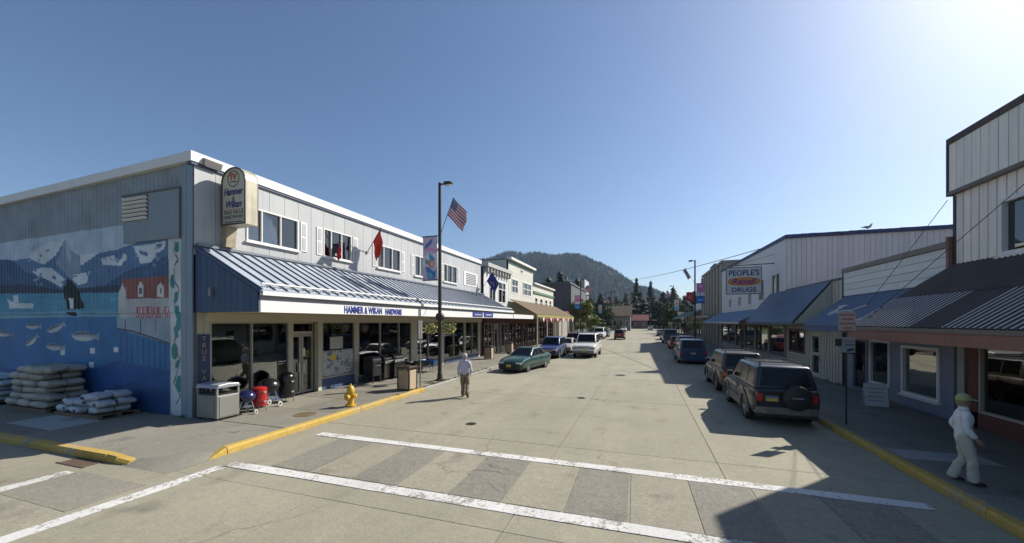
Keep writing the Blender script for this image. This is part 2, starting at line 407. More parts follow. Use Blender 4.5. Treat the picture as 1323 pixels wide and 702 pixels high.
# broken kerb end at the corner and its drain
mb = MB().prism([(-10.9, 5.24, -.03), (-10.9, 5.06, -.03), (-10.9, 5.06, .10), (-10.9, 5.1, .155), (-10.9, 5.24, .155)], (.34, 0, -.02)); mb.build('kerb_stone', c_yel, lw)
MB().prism([(-10.54, 5.24, -.03), (-10.54, 5.04, -.03), (-10.54, 5.05, .07), (-10.54, 5.1, .115), (-10.54, 5.24, .12)], (.36, .03, -.035)).build('kerb_stone', c_yel, lw)
MB().add([(-9.1, 6.24, -.03), (-8.93, 6.24, -.03), (-8.93, 6.24, .1), (-8.96, 6.24, .152), (-9.1, 6.24, .152), (-9.12, 5.9, -.03), (-8.9, 5.84, -.03), (-8.9, 5.84, .01), (-8.92, 5.86, .015), (-9.12, 5.9, .015)], [(4, 3, 2, 1, 0), (5, 6, 7, 8, 9)]+[(i, (i+1) % 5, 5+(i+1) % 5, 5+i) for i in range(5)]).build('kerb_stone', c_yel, lw)
dg_ = MB()
for i in range(9): dg_.box(-11.75+i*.1, -11.70+i*.1, 4.72, 4.98, .004, .014)
dg_.box(-11.82, -10.86, 4.68, 4.72, .004, .016).box(-11.82, -10.86, 4.98, 5.02, .004, .016).build('drain_grate', M('rust', (.10, .06, .045), .8, var=.4, vs=10), road)
# grass tufts along the kerb
def tufts(name, spots, par=None):
    mb = MB()
    for x, y, z, n, h in spots:
        for _ in range(n):
            a = random.uniform(0, 6.28); r = random.uniform(0, .16); p = Vector((x+r*math.cos(a)*.6, y+r*math.sin(a)*1.6, z)); d = Vector((random.uniform(-1, 1), random.uniform(-1, 1), 0))*.03
            q = Vector((-d.y, d.x, 0))*.14+Vector((.004, 0, 0)); hh = h*random.uniform(.4, 1)
            mb.poly([p-q, p+q, p+d+Vector((0, 0, hh))])
    return tag(mb.build(name, M('grass', (.10, .14, .035), .8, var=.4, vs=6)), 'thin green and yellow grass tufts growing along the kerb edge', 'grass', kind='stuff')
sp_ = [(-9.05, random.uniform(14.6, 22), .15, 26, .07) for _ in range(40)]+[(-9.3+random.uniform(-.3, .2), random.uniform(15.6, 17.6), .15, 30, .08) for _ in range(18)]
sp_ += [(random.uniform(-22, -13), 7.86, .15, 14, .1) for _ in range(34)]+[(-9.05, random.uniform(12.4, 14.4), .15, 14, .05) for _ in range(10)]+[(-12.55, 8.0, .15, 60, .12), (-13.0, 7.8, .15, 80, .14), (8.42, 21.4, .15, 90, .12), (8.42, 22.6, .15, 80, .1)]
tufts('grass_tufts', sp_)
# ---- right pavement
rw = struct(MB().poly([(5.0, 3.0, .05), (30, 3.0, .05), (30, 3.9, .05), (9, 3.9, .05), (9, 140, .05), (5.0, 140, .05)]).build('pavement', c_joint))
yy = 3.1
while yy < 60:
    for x0, x1 in ((5.12, 6.8), (6.8, 8.46)): slab('paving_slab', x0, x1, yy, yy+1.83, .15, c_walk, rw)
    yy += 1.83
slab('paving_slab', 5.12, 8.46, yy, 140, .15, c_walk, rw)
MB().box(5.2, 6.75, 10.3, 10.95, .152, .158).build('patch_slab', MATS['patch_concrete'], rw)
kerb(rw, 4.95, 5.12, 3.1, 13.7, c_yel, 2.4); kerb(rw, 4.95, 5.12, 13.7, 60, c_kerb, 3.0); kerb(rw, 4.95, 5.12, 60, 140, c_kerb, 40)
# ---- far ground beyond the shops
for nm, x0, x1, y0, y1, c in (('yard', -60, -8.9, 140, 260, (.12, .13, .07)), ('yard', 5, 60, 140, 300, (.13, .13, .08)), ('yard', -60, -27, 8, 140, (.15, .14, .12)), ('yard', 22, 60, 3, 140, (.15, .14, .12))):
    struct(MB().poly([(x0, y0, -.02), (x1, y0, -.02), (x1, y1, -.02), (x0, y1, -.02)]).build(nm, M('yard_%g_%g' % (x0, y0), c, .95, var=.3, vs=.2)))
MURAL = [
    ((0.45, 0.53, 0.62), [(-26.63,6.01),(-15.98,6.15),(-15.91,5.54),(-13.77,5.59),(-13.77,2.92),(-26.63,2.89)]),
    ((0.62, 0.66, 0.7), [(-22.18,5.2),(-21.55,5.46),(-20.76,5.76),(-20.07,5.88),(-19.45,5.82),(-19.58,5.45),(-20.07,5.08),(-20.67,5.12),(-21.46,5.16)]),
    ((0.62, 0.66, 0.7), [(-18.46,5.29),(-17.25,5.32),(-17.11,4.95),(-18.0,4.9),(-18.46,5.02)]),
    ((0.1, 0.19, 0.33), [(-26.63,5.3),(-23.71,5.43),(-22.56,5.32),(-21.64,5.37),(-20.58,5.07),(-19.82,5.37),(-19.41,5.72),(-19.17,5.94),(-18.93,5.5),(-18.46,5.29),(-18.31,4.92),(-17.25,5.32),(-16.39,5.35),(-15.3,5.53),(-13.77,5.59),(-13.77,4.38),(-13.77,4.06),(-26.63,3.99)]),
    ((0.25, 0.3, 0.4), [(-19.82,5.08),(-19.41,5.67),(-19.17,5.94),(-18.85,5.41),(-18.38,5.29),(-18.31,4.74),(-18.93,4.48),(-19.33,4.78)]),
    ((0.4, 0.45, 0.52), [(-19.12,5.89),(-18.85,5.31),(-18.96,4.95),(-19.17,5.42)]),
    ((0.62, 0.66, 0.7), [(-21.37,4.86),(-20.76,4.98),(-20.07,4.92),(-19.25,4.5),(-19.5,4.22),(-20.07,4.43),(-20.93,4.65)]),
    ((0.62, 0.66, 0.7), [(-18.69,4.64),(-17.77,4.71),(-18.0,4.32),(-18.46,4.27),(-18.85,4.48)]),
    ((0.62, 0.66, 0.7), [(-17.18,5.13),(-16.46,5.18),(-16.25,4.91),(-15.91,5.24),(-15.77,5.06),(-16.11,4.82),(-17.11,4.91)]),
    ((0.62, 0.66, 0.7), [(-15.5,5.43),(-14.78,5.42),(-13.89,5.49),(-14.02,5.21),(-14.27,5.14),(-14.58,4.83),(-15.1,4.86),(-15.3,5.2)]),
    ((0.1, 0.19, 0.33), [(-15.17,5.28),(-14.71,5.17),(-14.78,5.05),(-15.1,5.15)]),
    ((0.1, 0.19, 0.33), [(-14.39,5.4),(-14.02,5.42),(-14.08,5.3),(-14.33,5.27)]),
    ((0.055, 0.11, 0.21), [(-26.63,5.41),(-23.12,5.4),(-22.56,5.27),(-21.82,4.88),(-20.41,4.54),(-19.41,4.11),(-20.41,4.06),(-26.63,4.15)]),
    ((0.055, 0.11, 0.21), [(-17.4,4.03),(-16.68,4.32),(-15.84,4.63),(-14.78,4.84),(-13.77,5.04),(-13.77,4.06),(-16.11,3.95)]),
    ((0.04, 0.06, 0.1), [(-26.63,4.48),(-21.82,4.39),(-19.41,4.13),(-16.11,4.21),(-16.11,3.87),(-26.63,4.1)]),
    ((0.1, 0.3, 0.42), [(-26.63,4.15),(-15.98,3.95),(-13.77,3.86),(-13.77,2.76),(-26.63,2.67)]),
    ((0.2, 0.38, 0.5), [(-26.63,3.33),(-15.98,3.39),(-13.77,3.29),(-13.77,2.76),(-26.63,2.67)]),
    ((0.15, 0.22, 0.34), [(-20.86,5.51),(-20.71,5.44),(-20.77,5.34),(-20.89,5.4)]),
    ((0.34, 0.4, 0.48), [(-21.46,5.39),(-21.36,5.31),(-21.54,5.2),(-21.63,5.26)]),
    ((0.34, 0.4, 0.48), [(-21.2,5.82),(-21.06,5.74),(-21.31,5.63),(-21.43,5.7)]),
    ((0.15, 0.22, 0.34), [(-19.73,5.39),(-19.62,5.34),(-19.86,5.29),(-19.96,5.33)]),
    ((0.34, 0.4, 0.48), [(-21.76,5.89),(-21.61,5.81),(-21.55,5.7),(-21.68,5.76)]),
    ((0.15, 0.22, 0.34), [(-20.89,5.33),(-20.78,5.25),(-20.83,5.14),(-20.92,5.2)]),
    ((0.22, 0.28, 0.37), [(-21.71,5.49),(-21.61,5.42),(-21.46,5.3),(-21.56,5.36)]),
    ((0.22, 0.28, 0.37), [(-20.29,5.63),(-20.22,5.57),(-20.42,5.51),(-20.5,5.55)]),
    ((0.22, 0.28, 0.37), [(-20.98,5.33),(-20.89,5.23),(-20.78,5.08),(-20.87,5.16)]),
    ((0.34, 0.4, 0.48), [(-20.8,4.44),(-20.74,4.38),(-20.68,4.3),(-20.75,4.34)]),
    ((0.34, 0.4, 0.48), [(-21.06,4.61),(-20.92,4.56),(-21.15,4.49),(-21.27,4.53)]),
    ((0.22, 0.28, 0.37), [(-21.16,4.73),(-21.01,4.69),(-20.99,4.62),(-21.11,4.66)]),
    ((0.22, 0.28, 0.37), [(-21.08,4.52),(-21.01,4.45),(-21.06,4.35),(-21.14,4.4)]),
    ((0.22, 0.28, 0.37), [(-19.44,4.48),(-19.35,4.42),(-19.43,4.34),(-19.51,4.39)]),
    ((0.22, 0.28, 0.37), [(-21.19,4.49),(-21.04,4.41),(-20.89,4.3),(-21.02,4.36)]),
    ((0.22, 0.28, 0.37), [(-20.81,4.73),(-20.66,4.65),(-20.89,4.54),(-21.01,4.6)]),
    ((0.22, 0.28, 0.37), [(-20.8,4.8),(-20.67,4.74),(-20.81,4.67),(-20.92,4.71)]),
    ((0.15, 0.22, 0.34), [(-18.63,4.63),(-18.52,4.59),(-18.62,4.55),(-18.71,4.58)]),
    ((0.22, 0.28, 0.37), [(-18.31,4.34),(-18.22,4.27),(-18.12,4.17),(-18.2,4.22)]),
    ((0.22, 0.28, 0.37), [(-18.16,4.57),(-18.09,4.5),(-18.04,4.39),(-18.11,4.45)]),
    ((0.15, 0.22, 0.34), [(-18.07,4.34),(-18.0,4.25),(-17.89,4.11),(-17.96,4.18)]),
    ((0.15, 0.22, 0.34), [(-17.01,5.2),(-16.96,5.13),(-17.06,5.05),(-17.12,5.1)]),
    ((0.22, 0.28, 0.37), [(-16.25,5.09),(-16.14,5.02),(-16.26,4.93),(-16.35,4.98)]),
    ((0.15, 0.22, 0.34), [(-15.99,4.86),(-15.94,4.8),(-15.91,4.72),(-15.97,4.76)]),
    ((0.34, 0.4, 0.48), [(-16.36,5.09),(-16.24,5.05),(-16.45,4.99),(-16.55,5.03)]),
    ((0.22, 0.28, 0.37), [(-16.6,5.11),(-16.56,5.07),(-16.57,5.0),(-16.62,5.04)]),
    ((0.15, 0.22, 0.34), [(-16.99,5.17),(-16.91,5.12),(-16.86,5.04),(-16.94,5.08)]),
    ((0.15, 0.22, 0.34), [(-14.53,5.37),(-14.49,5.34),(-14.38,5.29),(-14.43,5.31)]),
    ((0.34, 0.4, 0.48), [(-14.91,5.46),(-14.83,5.42),(-15.0,5.38),(-15.08,5.41)]),
    ((0.15, 0.22, 0.34), [(-14.9,4.89),(-14.86,4.83),(-14.8,4.73),(-14.86,4.78)]),
    ((0.34, 0.4, 0.48), [(-14.32,5.36),(-14.2,5.31),(-14.37,5.25),(-14.47,5.29)]),
    ((0.15, 0.22, 0.34), [(-14.09,4.92),(-14.02,4.85),(-13.94,4.73),(-14.01,4.79)]),
    ((0.22, 0.28, 0.37), [(-15.35,5.11),(-15.28,5.08),(-15.44,5.05),(-15.51,5.07)]),
    ((0.15, 0.22, 0.34), [(-14.45,4.87),(-14.35,4.79),(-14.42,4.69),(-14.51,4.75)]),
    ((0.15, 0.22, 0.34), [(-14.37,5.18),(-14.3,5.11),(-14.33,5.03),(-14.39,5.07)]),
    ((0.34, 0.4, 0.48), [(-15.32,5.15),(-15.24,5.1),(-15.21,5.04),(-15.29,5.07)]),
    ((0.22, 0.28, 0.37), [(-14.26,5.05),(-14.18,4.97),(-14.25,4.85),(-14.32,4.92)]),
    ((0.13, 0.22, 0.36), [(-16.85,4.81),(-16.73,4.74),(-16.87,4.69),(-16.91,4.74)]),
    ((0.08, 0.15, 0.27), [(-14.84,4.64),(-14.74,4.54),(-14.73,4.44),(-14.89,4.52)]),
    ((0.08, 0.15, 0.27), [(-16.1,4.77),(-16.0,4.71),(-16.18,4.65),(-16.16,4.7)]),
    ((0.08, 0.15, 0.27), [(-23.05,4.86),(-22.89,4.72),(-22.81,4.58),(-23.12,4.7)]),
    ((0.13, 0.22, 0.36), [(-21.26,5.03),(-21.09,4.93),(-21.1,4.84),(-21.33,4.92)]),
    ((0.07, 0.12, 0.22), [(-20.01,4.72),(-19.86,4.6),(-19.78,4.49),(-20.08,4.59)]),
    ((0.07, 0.12, 0.22), [(-19.22,5.0),(-19.15,4.95),(-19.12,4.9),(-19.28,4.95)]),
    ((0.08, 0.15, 0.27), [(-17.94,4.78),(-17.82,4.66),(-17.98,4.55),(-18.0,4.65)]),
    ((0.08, 0.15, 0.27), [(-22.35,4.63),(-22.19,4.55),(-22.1,4.47),(-22.42,4.54)]),
    ((0.07, 0.12, 0.22), [(-23.33,5.17),(-23.15,5.06),(-23.08,4.95),(-23.4,5.04)]),
    ((0.08, 0.15, 0.27), [(-16.79,4.81),(-16.67,4.71),(-16.68,4.63),(-16.84,4.7)]),
    ((0.13, 0.22, 0.36), [(-18.32,4.99),(-18.21,4.91),(-18.13,4.84),(-18.38,4.91)]),
    ((0.07, 0.12, 0.22), [(-18.69,4.34),(-18.54,4.27),(-18.87,4.22),(-18.75,4.27)]),
    ((0.13, 0.22, 0.36), [(-14.47,4.38),(-14.41,4.32),(-14.34,4.27),(-14.53,4.32)]),
    ((0.07, 0.12, 0.22), [(-24.82,4.89),(-24.64,4.76),(-24.57,4.64),(-24.91,4.75)]),
    ((0.07, 0.12, 0.22), [(-19.09,4.59),(-18.95,4.52),(-18.96,4.46),(-19.16,4.52)]),
    ((0.13, 0.35, 0.46), [(-17.13,3.75),(-15.94,3.75),(-15.46,3.71),(-16.56,3.71)]),
    ((0.08, 0.26, 0.38), [(-16.71,3.35),(-16.07,3.37),(-15.18,3.33),(-16.15,3.31)]),
    ((0.13, 0.35, 0.46), [(-26.01,3.47),(-24.81,3.48),(-23.8,3.44),(-25.16,3.42)]),
    ((0.13, 0.35, 0.46), [(-18.42,3.42),(-17.76,3.43),(-16.7,3.39),(-17.81,3.38)]),
    ((0.08, 0.26, 0.38), [(-21.53,3.93),(-20.29,3.92),(-19.52,3.88),(-20.83,3.88)]),
    ((0.08, 0.26, 0.38), [(-21.12,2.91),(-19.65,2.93),(-19.36,2.9),(-20.43,2.87)]),
    ((0.13, 0.35, 0.46), [(-16.93,3.79),(-16.14,3.79),(-15.45,3.75),(-16.36,3.74)]),
    ((0.13, 0.35, 0.46), [(-17.89,3.34),(-16.98,3.35),(-16.22,3.32),(-17.3,3.3)]),
    ((0.08, 0.26, 0.38), [(-20.28,3.62),(-18.85,3.62),(-18.4,3.58),(-19.61,3.57)]),
    ((0.13, 0.35, 0.46), [(-19.82,3.62),(-18.41,3.62),(-18.14,3.59),(-19.17,3.57)]),
    ((0.13, 0.35, 0.46), [(-20.16,3.73),(-19.17,3.73),(-18.41,3.69),(-19.49,3.68)]),
    ((0.08, 0.26, 0.38), [(-25.86,2.93),(-24.55,2.95),(-23.41,2.92),(-25.02,2.89)]),
    ((0.13, 0.35, 0.46), [(-24.77,3.93),(-24.08,3.94),(-22.68,3.88),(-23.96,3.87)]),
    ((0.08, 0.26, 0.38), [(-21.68,2.95),(-20.86,2.97),(-19.88,2.94),(-20.97,2.91)]),
    ((0.66, 0.68, 0.7), [(-23.09,3.87),(-22.56,3.71),(-21.19,3.67),(-21.28,3.49),(-22.93,3.51)]),
    ((0.6, 0.62, 0.65), [(-22.65,4.01),(-22.28,4.0),(-22.22,3.72),(-22.65,3.73)]),
    ((0.012, 0.014, 0.02), [(-19.12,4.49),(-18.85,4.44),(-18.46,4.1),(-18.08,3.46),(-19.06,3.42),(-19.28,3.84),(-19.33,4.17)]),
    ((0.7, 0.72, 0.74), [(-19.06,3.84),(-18.77,3.81),(-18.71,3.46),(-18.93,3.47)]),
    ((0.012, 0.014, 0.02), [(-19.17,3.33),(-18.59,3.35),(-18.62,3.2),(-19.06,3.21)]),
    ((0.44, 0.45, 0.45), [(-16.25,3.78),(-15.91,4.12),(-15.84,3.77),(-13.77,3.75),(-13.77,2.76),(-16.25,2.74)]),
    ((0.25, 0.09, 0.075), [(-16.09,4.37),(-13.77,4.4),(-13.77,3.73),(-15.84,3.74),(-15.98,4.04)]),
    ((0.55, 0.55, 0.53), [(-16.25,3.44),(-16.22,3.87),(-16.03,4.3),(-15.87,4.03),(-15.81,3.43)]),
    ((0.62, 0.62, 0.6), [(-15.25,4.14),(-15.1,4.28),(-14.96,4.13),(-14.96,3.78),(-15.25,3.79)]),
    ((0.1, 0.12, 0.18), [(-15.15,4.08),(-15.04,4.08),(-15.04,3.89),(-15.15,3.89)]),
    ((0.62, 0.62, 0.6), [(-14.27,4.11),(-14.13,4.25),(-13.99,4.1),(-13.99,3.76),(-14.27,3.77)]),
    ((0.1, 0.12, 0.18), [(-14.18,4.05),(-14.07,4.05),(-14.07,3.86),(-14.18,3.87)]),
    ((0.4, 0.1, 0.12), [(-15.38,3.48),(-15.01,3.47),(-15.01,3.12),(-15.38,3.12)]),
    ((0.55, 0.52, 0.52), [(-15.34,3.46),(-15.29,3.46),(-15.29,3.15),(-15.34,3.15)]),
    ((0.55, 0.52, 0.52), [(-15.22,3.46),(-15.17,3.46),(-15.17,3.15),(-15.22,3.15)]),
    ((0.55, 0.52, 0.52), [(-15.1,3.46),(-15.05,3.46),(-15.05,3.15),(-15.1,3.15)]),
    ((0.4, 0.1, 0.12), [(-14.93,3.47),(-14.57,3.47),(-14.57,3.12),(-14.93,3.12)]),
    ((0.55, 0.52, 0.52), [(-14.89,3.45),(-14.84,3.45),(-14.84,3.14),(-14.89,3.14)]),
    ((0.55, 0.52, 0.52), [(-14.78,3.45),(-14.72,3.45),(-14.72,3.14),(-14.78,3.14)]),
    ((0.55, 0.52, 0.52), [(-14.66,3.45),(-14.61,3.45),(-14.61,3.14),(-14.66,3.14)]),
    ((0.4, 0.1, 0.12), [(-14.47,3.47),(-14.12,3.46),(-14.12,3.12),(-14.47,3.12)]),
    ((0.55, 0.52, 0.52), [(-14.43,3.45),(-14.38,3.45),(-14.38,3.14),(-14.43,3.14)]),
    ((0.55, 0.52, 0.52), [(-14.32,3.45),(-14.27,3.45),(-14.27,3.14),(-14.32,3.14)]),
    ((0.55, 0.52, 0.52), [(-14.2,3.45),(-14.15,3.45),(-14.15,3.14),(-14.2,3.14)]),
    ((0.4, 0.1, 0.12), [(-13.99,3.46),(-13.65,3.46),(-13.65,3.12),(-13.99,3.12)]),
    ((0.55, 0.52, 0.52), [(-13.95,3.44),(-13.9,3.44),(-13.9,3.14),(-13.95,3.14)]),
    ((0.55, 0.52, 0.52), [(-13.84,3.44),(-13.79,3.44),(-13.79,3.14),(-13.84,3.14)]),
    ((0.55, 0.52, 0.52), [(-13.73,3.44),(-13.68,3.44),(-13.68,3.14),(-13.73,3.14)]),
    ((0.035, 0.16, 0.36), [(-26.63,3.11),(-16.39,3.18),(-16.39,2.78),(-13.77,2.31),(-13.77,-0.05),(-26.63,-0.45)]),
    ((0.022, 0.09, 0.27), [(-26.63,1.2),(-18.46,1.22),(-16.39,1.74),(-13.77,1.5),(-13.77,-0.13),(-26.63,-0.45)]),
    ((0.018, 0.065, 0.19), [(-26.63,0.54),(-18.0,0.51),(-15.57,1.08),(-13.77,0.85),(-13.77,-0.13),(-26.63,-0.45)]),
    ((0.3, 0.36, 0.42), [(-16.39,3.13),(-13.77,3.12),(-13.77,2.35),(-14.78,2.54),(-15.57,2.7),(-16.39,2.78)]),
    ((0.05, 0.05, 0.06), [(-16.39,2.8),(-15.57,2.72),(-14.65,2.54),(-13.77,2.35),(-13.77,2.31),(-14.65,2.49),(-15.57,2.67),(-16.39,2.76)]),
    ((0.05, 0.05, 0.06), [(-15.98,3.09),(-15.93,3.09),(-15.93,2.62),(-15.98,2.66)]),
    ((0.05, 0.05, 0.06), [(-15.21,3.09),(-15.17,3.09),(-15.17,2.62),(-15.21,2.66)]),
    ((0.05, 0.05, 0.06), [(-14.46,3.09),(-14.42,3.09),(-14.42,2.63),(-14.46,2.67)]),
    ((0.04, 0.1, 0.22), [(-16.22,2.66),(-16.14,2.65),(-16.11,1.4),(-16.2,1.4)]),
    ((0.04, 0.1, 0.22), [(-15.93,2.62),(-15.85,2.61),(-15.82,1.41),(-15.91,1.41)]),
    ((0.04, 0.1, 0.22), [(-15.65,2.58),(-15.57,2.57),(-15.54,1.43),(-15.62,1.42)]),
    ((0.04, 0.1, 0.22), [(-15.37,2.54),(-15.29,2.53),(-15.26,1.44),(-15.34,1.43)]),
    ((0.04, 0.1, 0.22), [(-15.09,2.5),(-15.01,2.49),(-14.98,1.45),(-15.06,1.45)]),
    ((0.04, 0.1, 0.22), [(-14.81,2.46),(-14.74,2.45),(-14.71,1.46),(-14.79,1.46)]),
    ((0.04, 0.1, 0.22), [(-14.54,2.42),(-14.47,2.41),(-14.44,1.47),(-14.52,1.47)]),
    ((0.04, 0.1, 0.22), [(-14.28,2.38),(-14.2,2.38),(-14.18,1.48),(-14.25,1.48)]),
    ((0.04, 0.1, 0.22), [(-14.02,2.35),(-13.94,2.34),(-13.92,1.49),(-13.99,1.49)]),
    ((0.34, 0.37, 0.4), [(-21.93,2.85),(-21.75,2.93),(-21.47,2.95),(-21.2,2.92),(-20.97,2.86),(-20.82,2.93),(-20.86,2.82),(-20.83,2.73),(-20.98,2.79),(-21.21,2.74),(-21.49,2.72),(-21.77,2.76)]),
    ((0.55, 0.56, 0.55), [(-21.9,2.84),(-21.48,2.82),(-21.04,2.81),(-21.21,2.75),(-21.49,2.74),(-21.74,2.77)]),
    ((0.1, 0.13, 0.17), [(-21.84,2.86),(-21.76,2.91),(-21.47,2.94),(-21.2,2.91),(-20.97,2.85),(-21.26,2.87)]),
    ((0.34, 0.37, 0.4), [(-20.49,2.64),(-20.38,2.77),(-20.12,2.88),(-19.81,2.92),(-19.52,2.92),(-19.42,3.03),(-19.37,2.92),(-19.27,2.83),(-19.47,2.85),(-19.66,2.72),(-19.93,2.63),(-20.24,2.59)]),
    ((0.55, 0.56, 0.55), [(-20.46,2.63),(-20.01,2.74),(-19.55,2.85),(-19.67,2.74),(-19.94,2.65),(-20.23,2.61)]),
    ((0.1, 0.13, 0.17), [(-20.41,2.68),(-20.37,2.75),(-20.11,2.87),(-19.8,2.91),(-19.52,2.91),(-19.82,2.85)]),
    ((0.34, 0.37, 0.4), [(-21.89,2.11),(-21.85,2.23),(-21.68,2.36),(-21.44,2.44),(-21.19,2.48),(-21.16,2.59),(-21.06,2.5),(-20.93,2.45),(-21.11,2.43),(-21.22,2.3),(-21.4,2.18),(-21.66,2.11)]),
    ((0.55, 0.56, 0.55), [(-21.85,2.11),(-21.52,2.26),(-21.18,2.42),(-21.24,2.32),(-21.42,2.2),(-21.65,2.13)]),
    ((0.1, 0.13, 0.17), [(-21.83,2.15),(-21.84,2.21),(-21.66,2.35),(-21.42,2.44),(-21.18,2.48),(-21.42,2.38)]),
    ((0.34, 0.37, 0.4), [(-20.57,2.12),(-20.36,2.21),(-20.04,2.24),(-19.74,2.2),(-19.49,2.12),(-19.31,2.2),(-19.36,2.08),(-19.35,1.97),(-19.51,2.04),(-19.77,1.98),(-20.09,1.96),(-20.4,2.02)]),
    ((0.55, 0.56, 0.55), [(-20.55,2.11),(-20.07,2.08),(-19.57,2.07),(-19.77,2.0),(-20.09,1.99),(-20.37,2.03)]),
    ((0.1, 0.13, 0.17), [(-20.47,2.14),(-20.38,2.19),(-20.04,2.23),(-19.74,2.19),(-19.49,2.11),(-19.81,2.14)]),
    ((0.34, 0.37, 0.4), [(-18.99,2.52),(-18.73,2.64),(-18.3,2.69),(-17.89,2.64),(-17.56,2.54),(-17.33,2.65),(-17.39,2.49),(-17.35,2.34),(-17.57,2.43),(-17.92,2.34),(-18.33,2.31),(-18.75,2.37)]),
    ((0.55, 0.56, 0.55), [(-18.96,2.5),(-18.32,2.48),(-17.66,2.46),(-17.92,2.37),(-18.33,2.34),(-18.71,2.39)]),
    ((0.1, 0.13, 0.17), [(-18.86,2.54),(-18.75,2.61),(-18.3,2.67),(-17.9,2.63),(-17.56,2.53),(-17.98,2.56)]),
    ((0.25, 0.22, 0.3), [(-24.1,2.57),(-23.87,2.66),(-23.52,2.68),(-23.19,2.64),(-22.92,2.56),(-22.72,2.63),(-22.79,2.51),(-22.77,2.41),(-22.94,2.48),(-23.23,2.42),(-23.58,2.4),(-23.91,2.46)]),
    ((0.55, 0.56, 0.55), [(-24.08,2.56),(-23.55,2.53),(-23.02,2.5),(-23.23,2.44),(-23.57,2.43),(-23.88,2.47)]),
    ((0.1, 0.13, 0.17), [(-23.99,2.58),(-23.89,2.64),(-23.53,2.67),(-23.19,2.63),(-22.93,2.55),(-23.27,2.58)]),
    ((0.34, 0.37, 0.4), [(-25.76,2.09),(-25.51,2.2),(-25.08,2.26),(-24.67,2.24),(-24.33,2.16),(-24.1,2.26),(-24.15,2.12),(-24.1,1.99),(-24.33,2.07),(-24.67,1.97),(-25.08,1.93),(-25.51,1.97)]),
    ((0.55, 0.56, 0.55), [(-25.73,2.07),(-25.08,2.08),(-24.43,2.09),(-24.67,2.0),(-25.08,1.96),(-25.47,1.99)]),
    ((0.1, 0.13, 0.17), [(-25.62,2.11),(-25.52,2.18),(-25.08,2.25),(-24.67,2.22),(-24.33,2.15),(-24.75,2.16)]),
    ((0.7, 0.7, 0.7), [(-19.64,1.99),(-19.35,2.0),(-19.35,1.81),(-19.64,1.81)]),
    ((0.7, 0.7, 0.7), [(-17.88,2.1),(-17.61,2.11),(-17.61,1.93),(-17.88,1.92)]),
    ((0.7, 0.7, 0.7), [(-16.58,2.17),(-16.32,2.18),(-16.32,2.0),(-16.58,2.0)]),
    ((0.7, 0.7, 0.7), [(-17.94,1.62),(-17.67,1.63),(-17.67,1.45),(-17.94,1.44)]),
    ((0.6, 0.61, 0.62), [(-13.79,5.57),(-13.13,5.59),(-13.13,0.16),(-13.71,0.12)]),
    ((0.06, 0.05, 0.05), [(-13.45,5.46),(-13.41,5.46),(-13.5,5.18),(-13.55,5.18)]),
    ((0.06, 0.05, 0.05), [(-13.55,5.18),(-13.5,5.18),(-13.31,4.89),(-13.36,4.89)]),
    ((0.06, 0.05, 0.05), [(-13.36,4.89),(-13.31,4.89),(-13.5,4.62),(-13.55,4.62)]),
    ((0.06, 0.05, 0.05), [(-13.55,4.62),(-13.5,4.62),(-13.48,4.29),(-13.53,4.29)]),
    ((0.06, 0.05, 0.05), [(-13.53,4.29),(-13.48,4.29),(-13.26,3.96),(-13.31,3.97)]),
    ((0.06, 0.05, 0.05), [(-13.31,3.97),(-13.26,3.96),(-13.5,3.65),(-13.55,3.65)]),
    ((0.06, 0.05, 0.05), [(-13.55,3.65),(-13.5,3.65),(-13.38,3.24),(-13.43,3.24)]),
    ((0.06, 0.05, 0.05), [(-13.43,3.24),(-13.38,3.24),(-13.26,2.92),(-13.31,2.92)]),
    ((0.06, 0.05, 0.05), [(-13.31,2.92),(-13.26,2.92),(-13.48,2.6),(-13.53,2.6)]),
    ((0.06, 0.05, 0.05), [(-13.53,2.6),(-13.48,2.6),(-13.56,2.19),(-13.61,2.19)]),
    ((0.06, 0.05, 0.05), [(-13.61,2.19),(-13.56,2.19),(-13.29,1.88),(-13.33,1.88)]),
    ((0.06, 0.05, 0.05), [(-13.33,1.88),(-13.29,1.88),(-13.41,1.47),(-13.45,1.47)]),
    ((0.06, 0.05, 0.05), [(-13.45,1.47),(-13.41,1.47),(-13.56,1.14),(-13.61,1.14)]),
    ((0.06, 0.05, 0.05), [(-13.61,1.14),(-13.56,1.14),(-13.26,0.76),(-13.31,0.75)]),
    ((0.06, 0.05, 0.05), [(-13.31,0.75),(-13.26,0.76),(-13.48,0.46),(-13.53,0.46)]),
    ((0.05, 0.24, 0.24), [(-13.27,5.26),(-13.31,5.16),(-13.37,5.1),(-13.42,5.11),(-13.46,5.18),(-13.47,5.28),(-13.43,5.38),(-13.37,5.44),(-13.32,5.43),(-13.28,5.36)]),
    ((0.05, 0.24, 0.24), [(-13.45,4.23),(-13.47,4.11),(-13.53,4.03),(-13.6,4.03),(-13.65,4.11),(-13.67,4.23),(-13.65,4.36),(-13.6,4.43),(-13.53,4.43),(-13.47,4.35)]),
    ((0.05, 0.24, 0.24), [(-13.34,3.71),(-13.39,3.6),(-13.45,3.54),(-13.51,3.55),(-13.54,3.63),(-13.52,3.74),(-13.47,3.85),(-13.4,3.91),(-13.35,3.9),(-13.32,3.83)]),
    ((0.05, 0.24, 0.24), [(-13.24,3.28),(-13.27,3.15),(-13.34,3.07),(-13.43,3.07),(-13.5,3.15),(-13.53,3.28),(-13.5,3.42),(-13.43,3.5),(-13.34,3.5),(-13.27,3.41)]),
    ((0.05, 0.24, 0.24), [(-13.23,2.95),(-13.27,2.8),(-13.35,2.72),(-13.43,2.72),(-13.49,2.82),(-13.49,2.97),(-13.44,3.12),(-13.36,3.21),(-13.28,3.2),(-13.23,3.1)]),
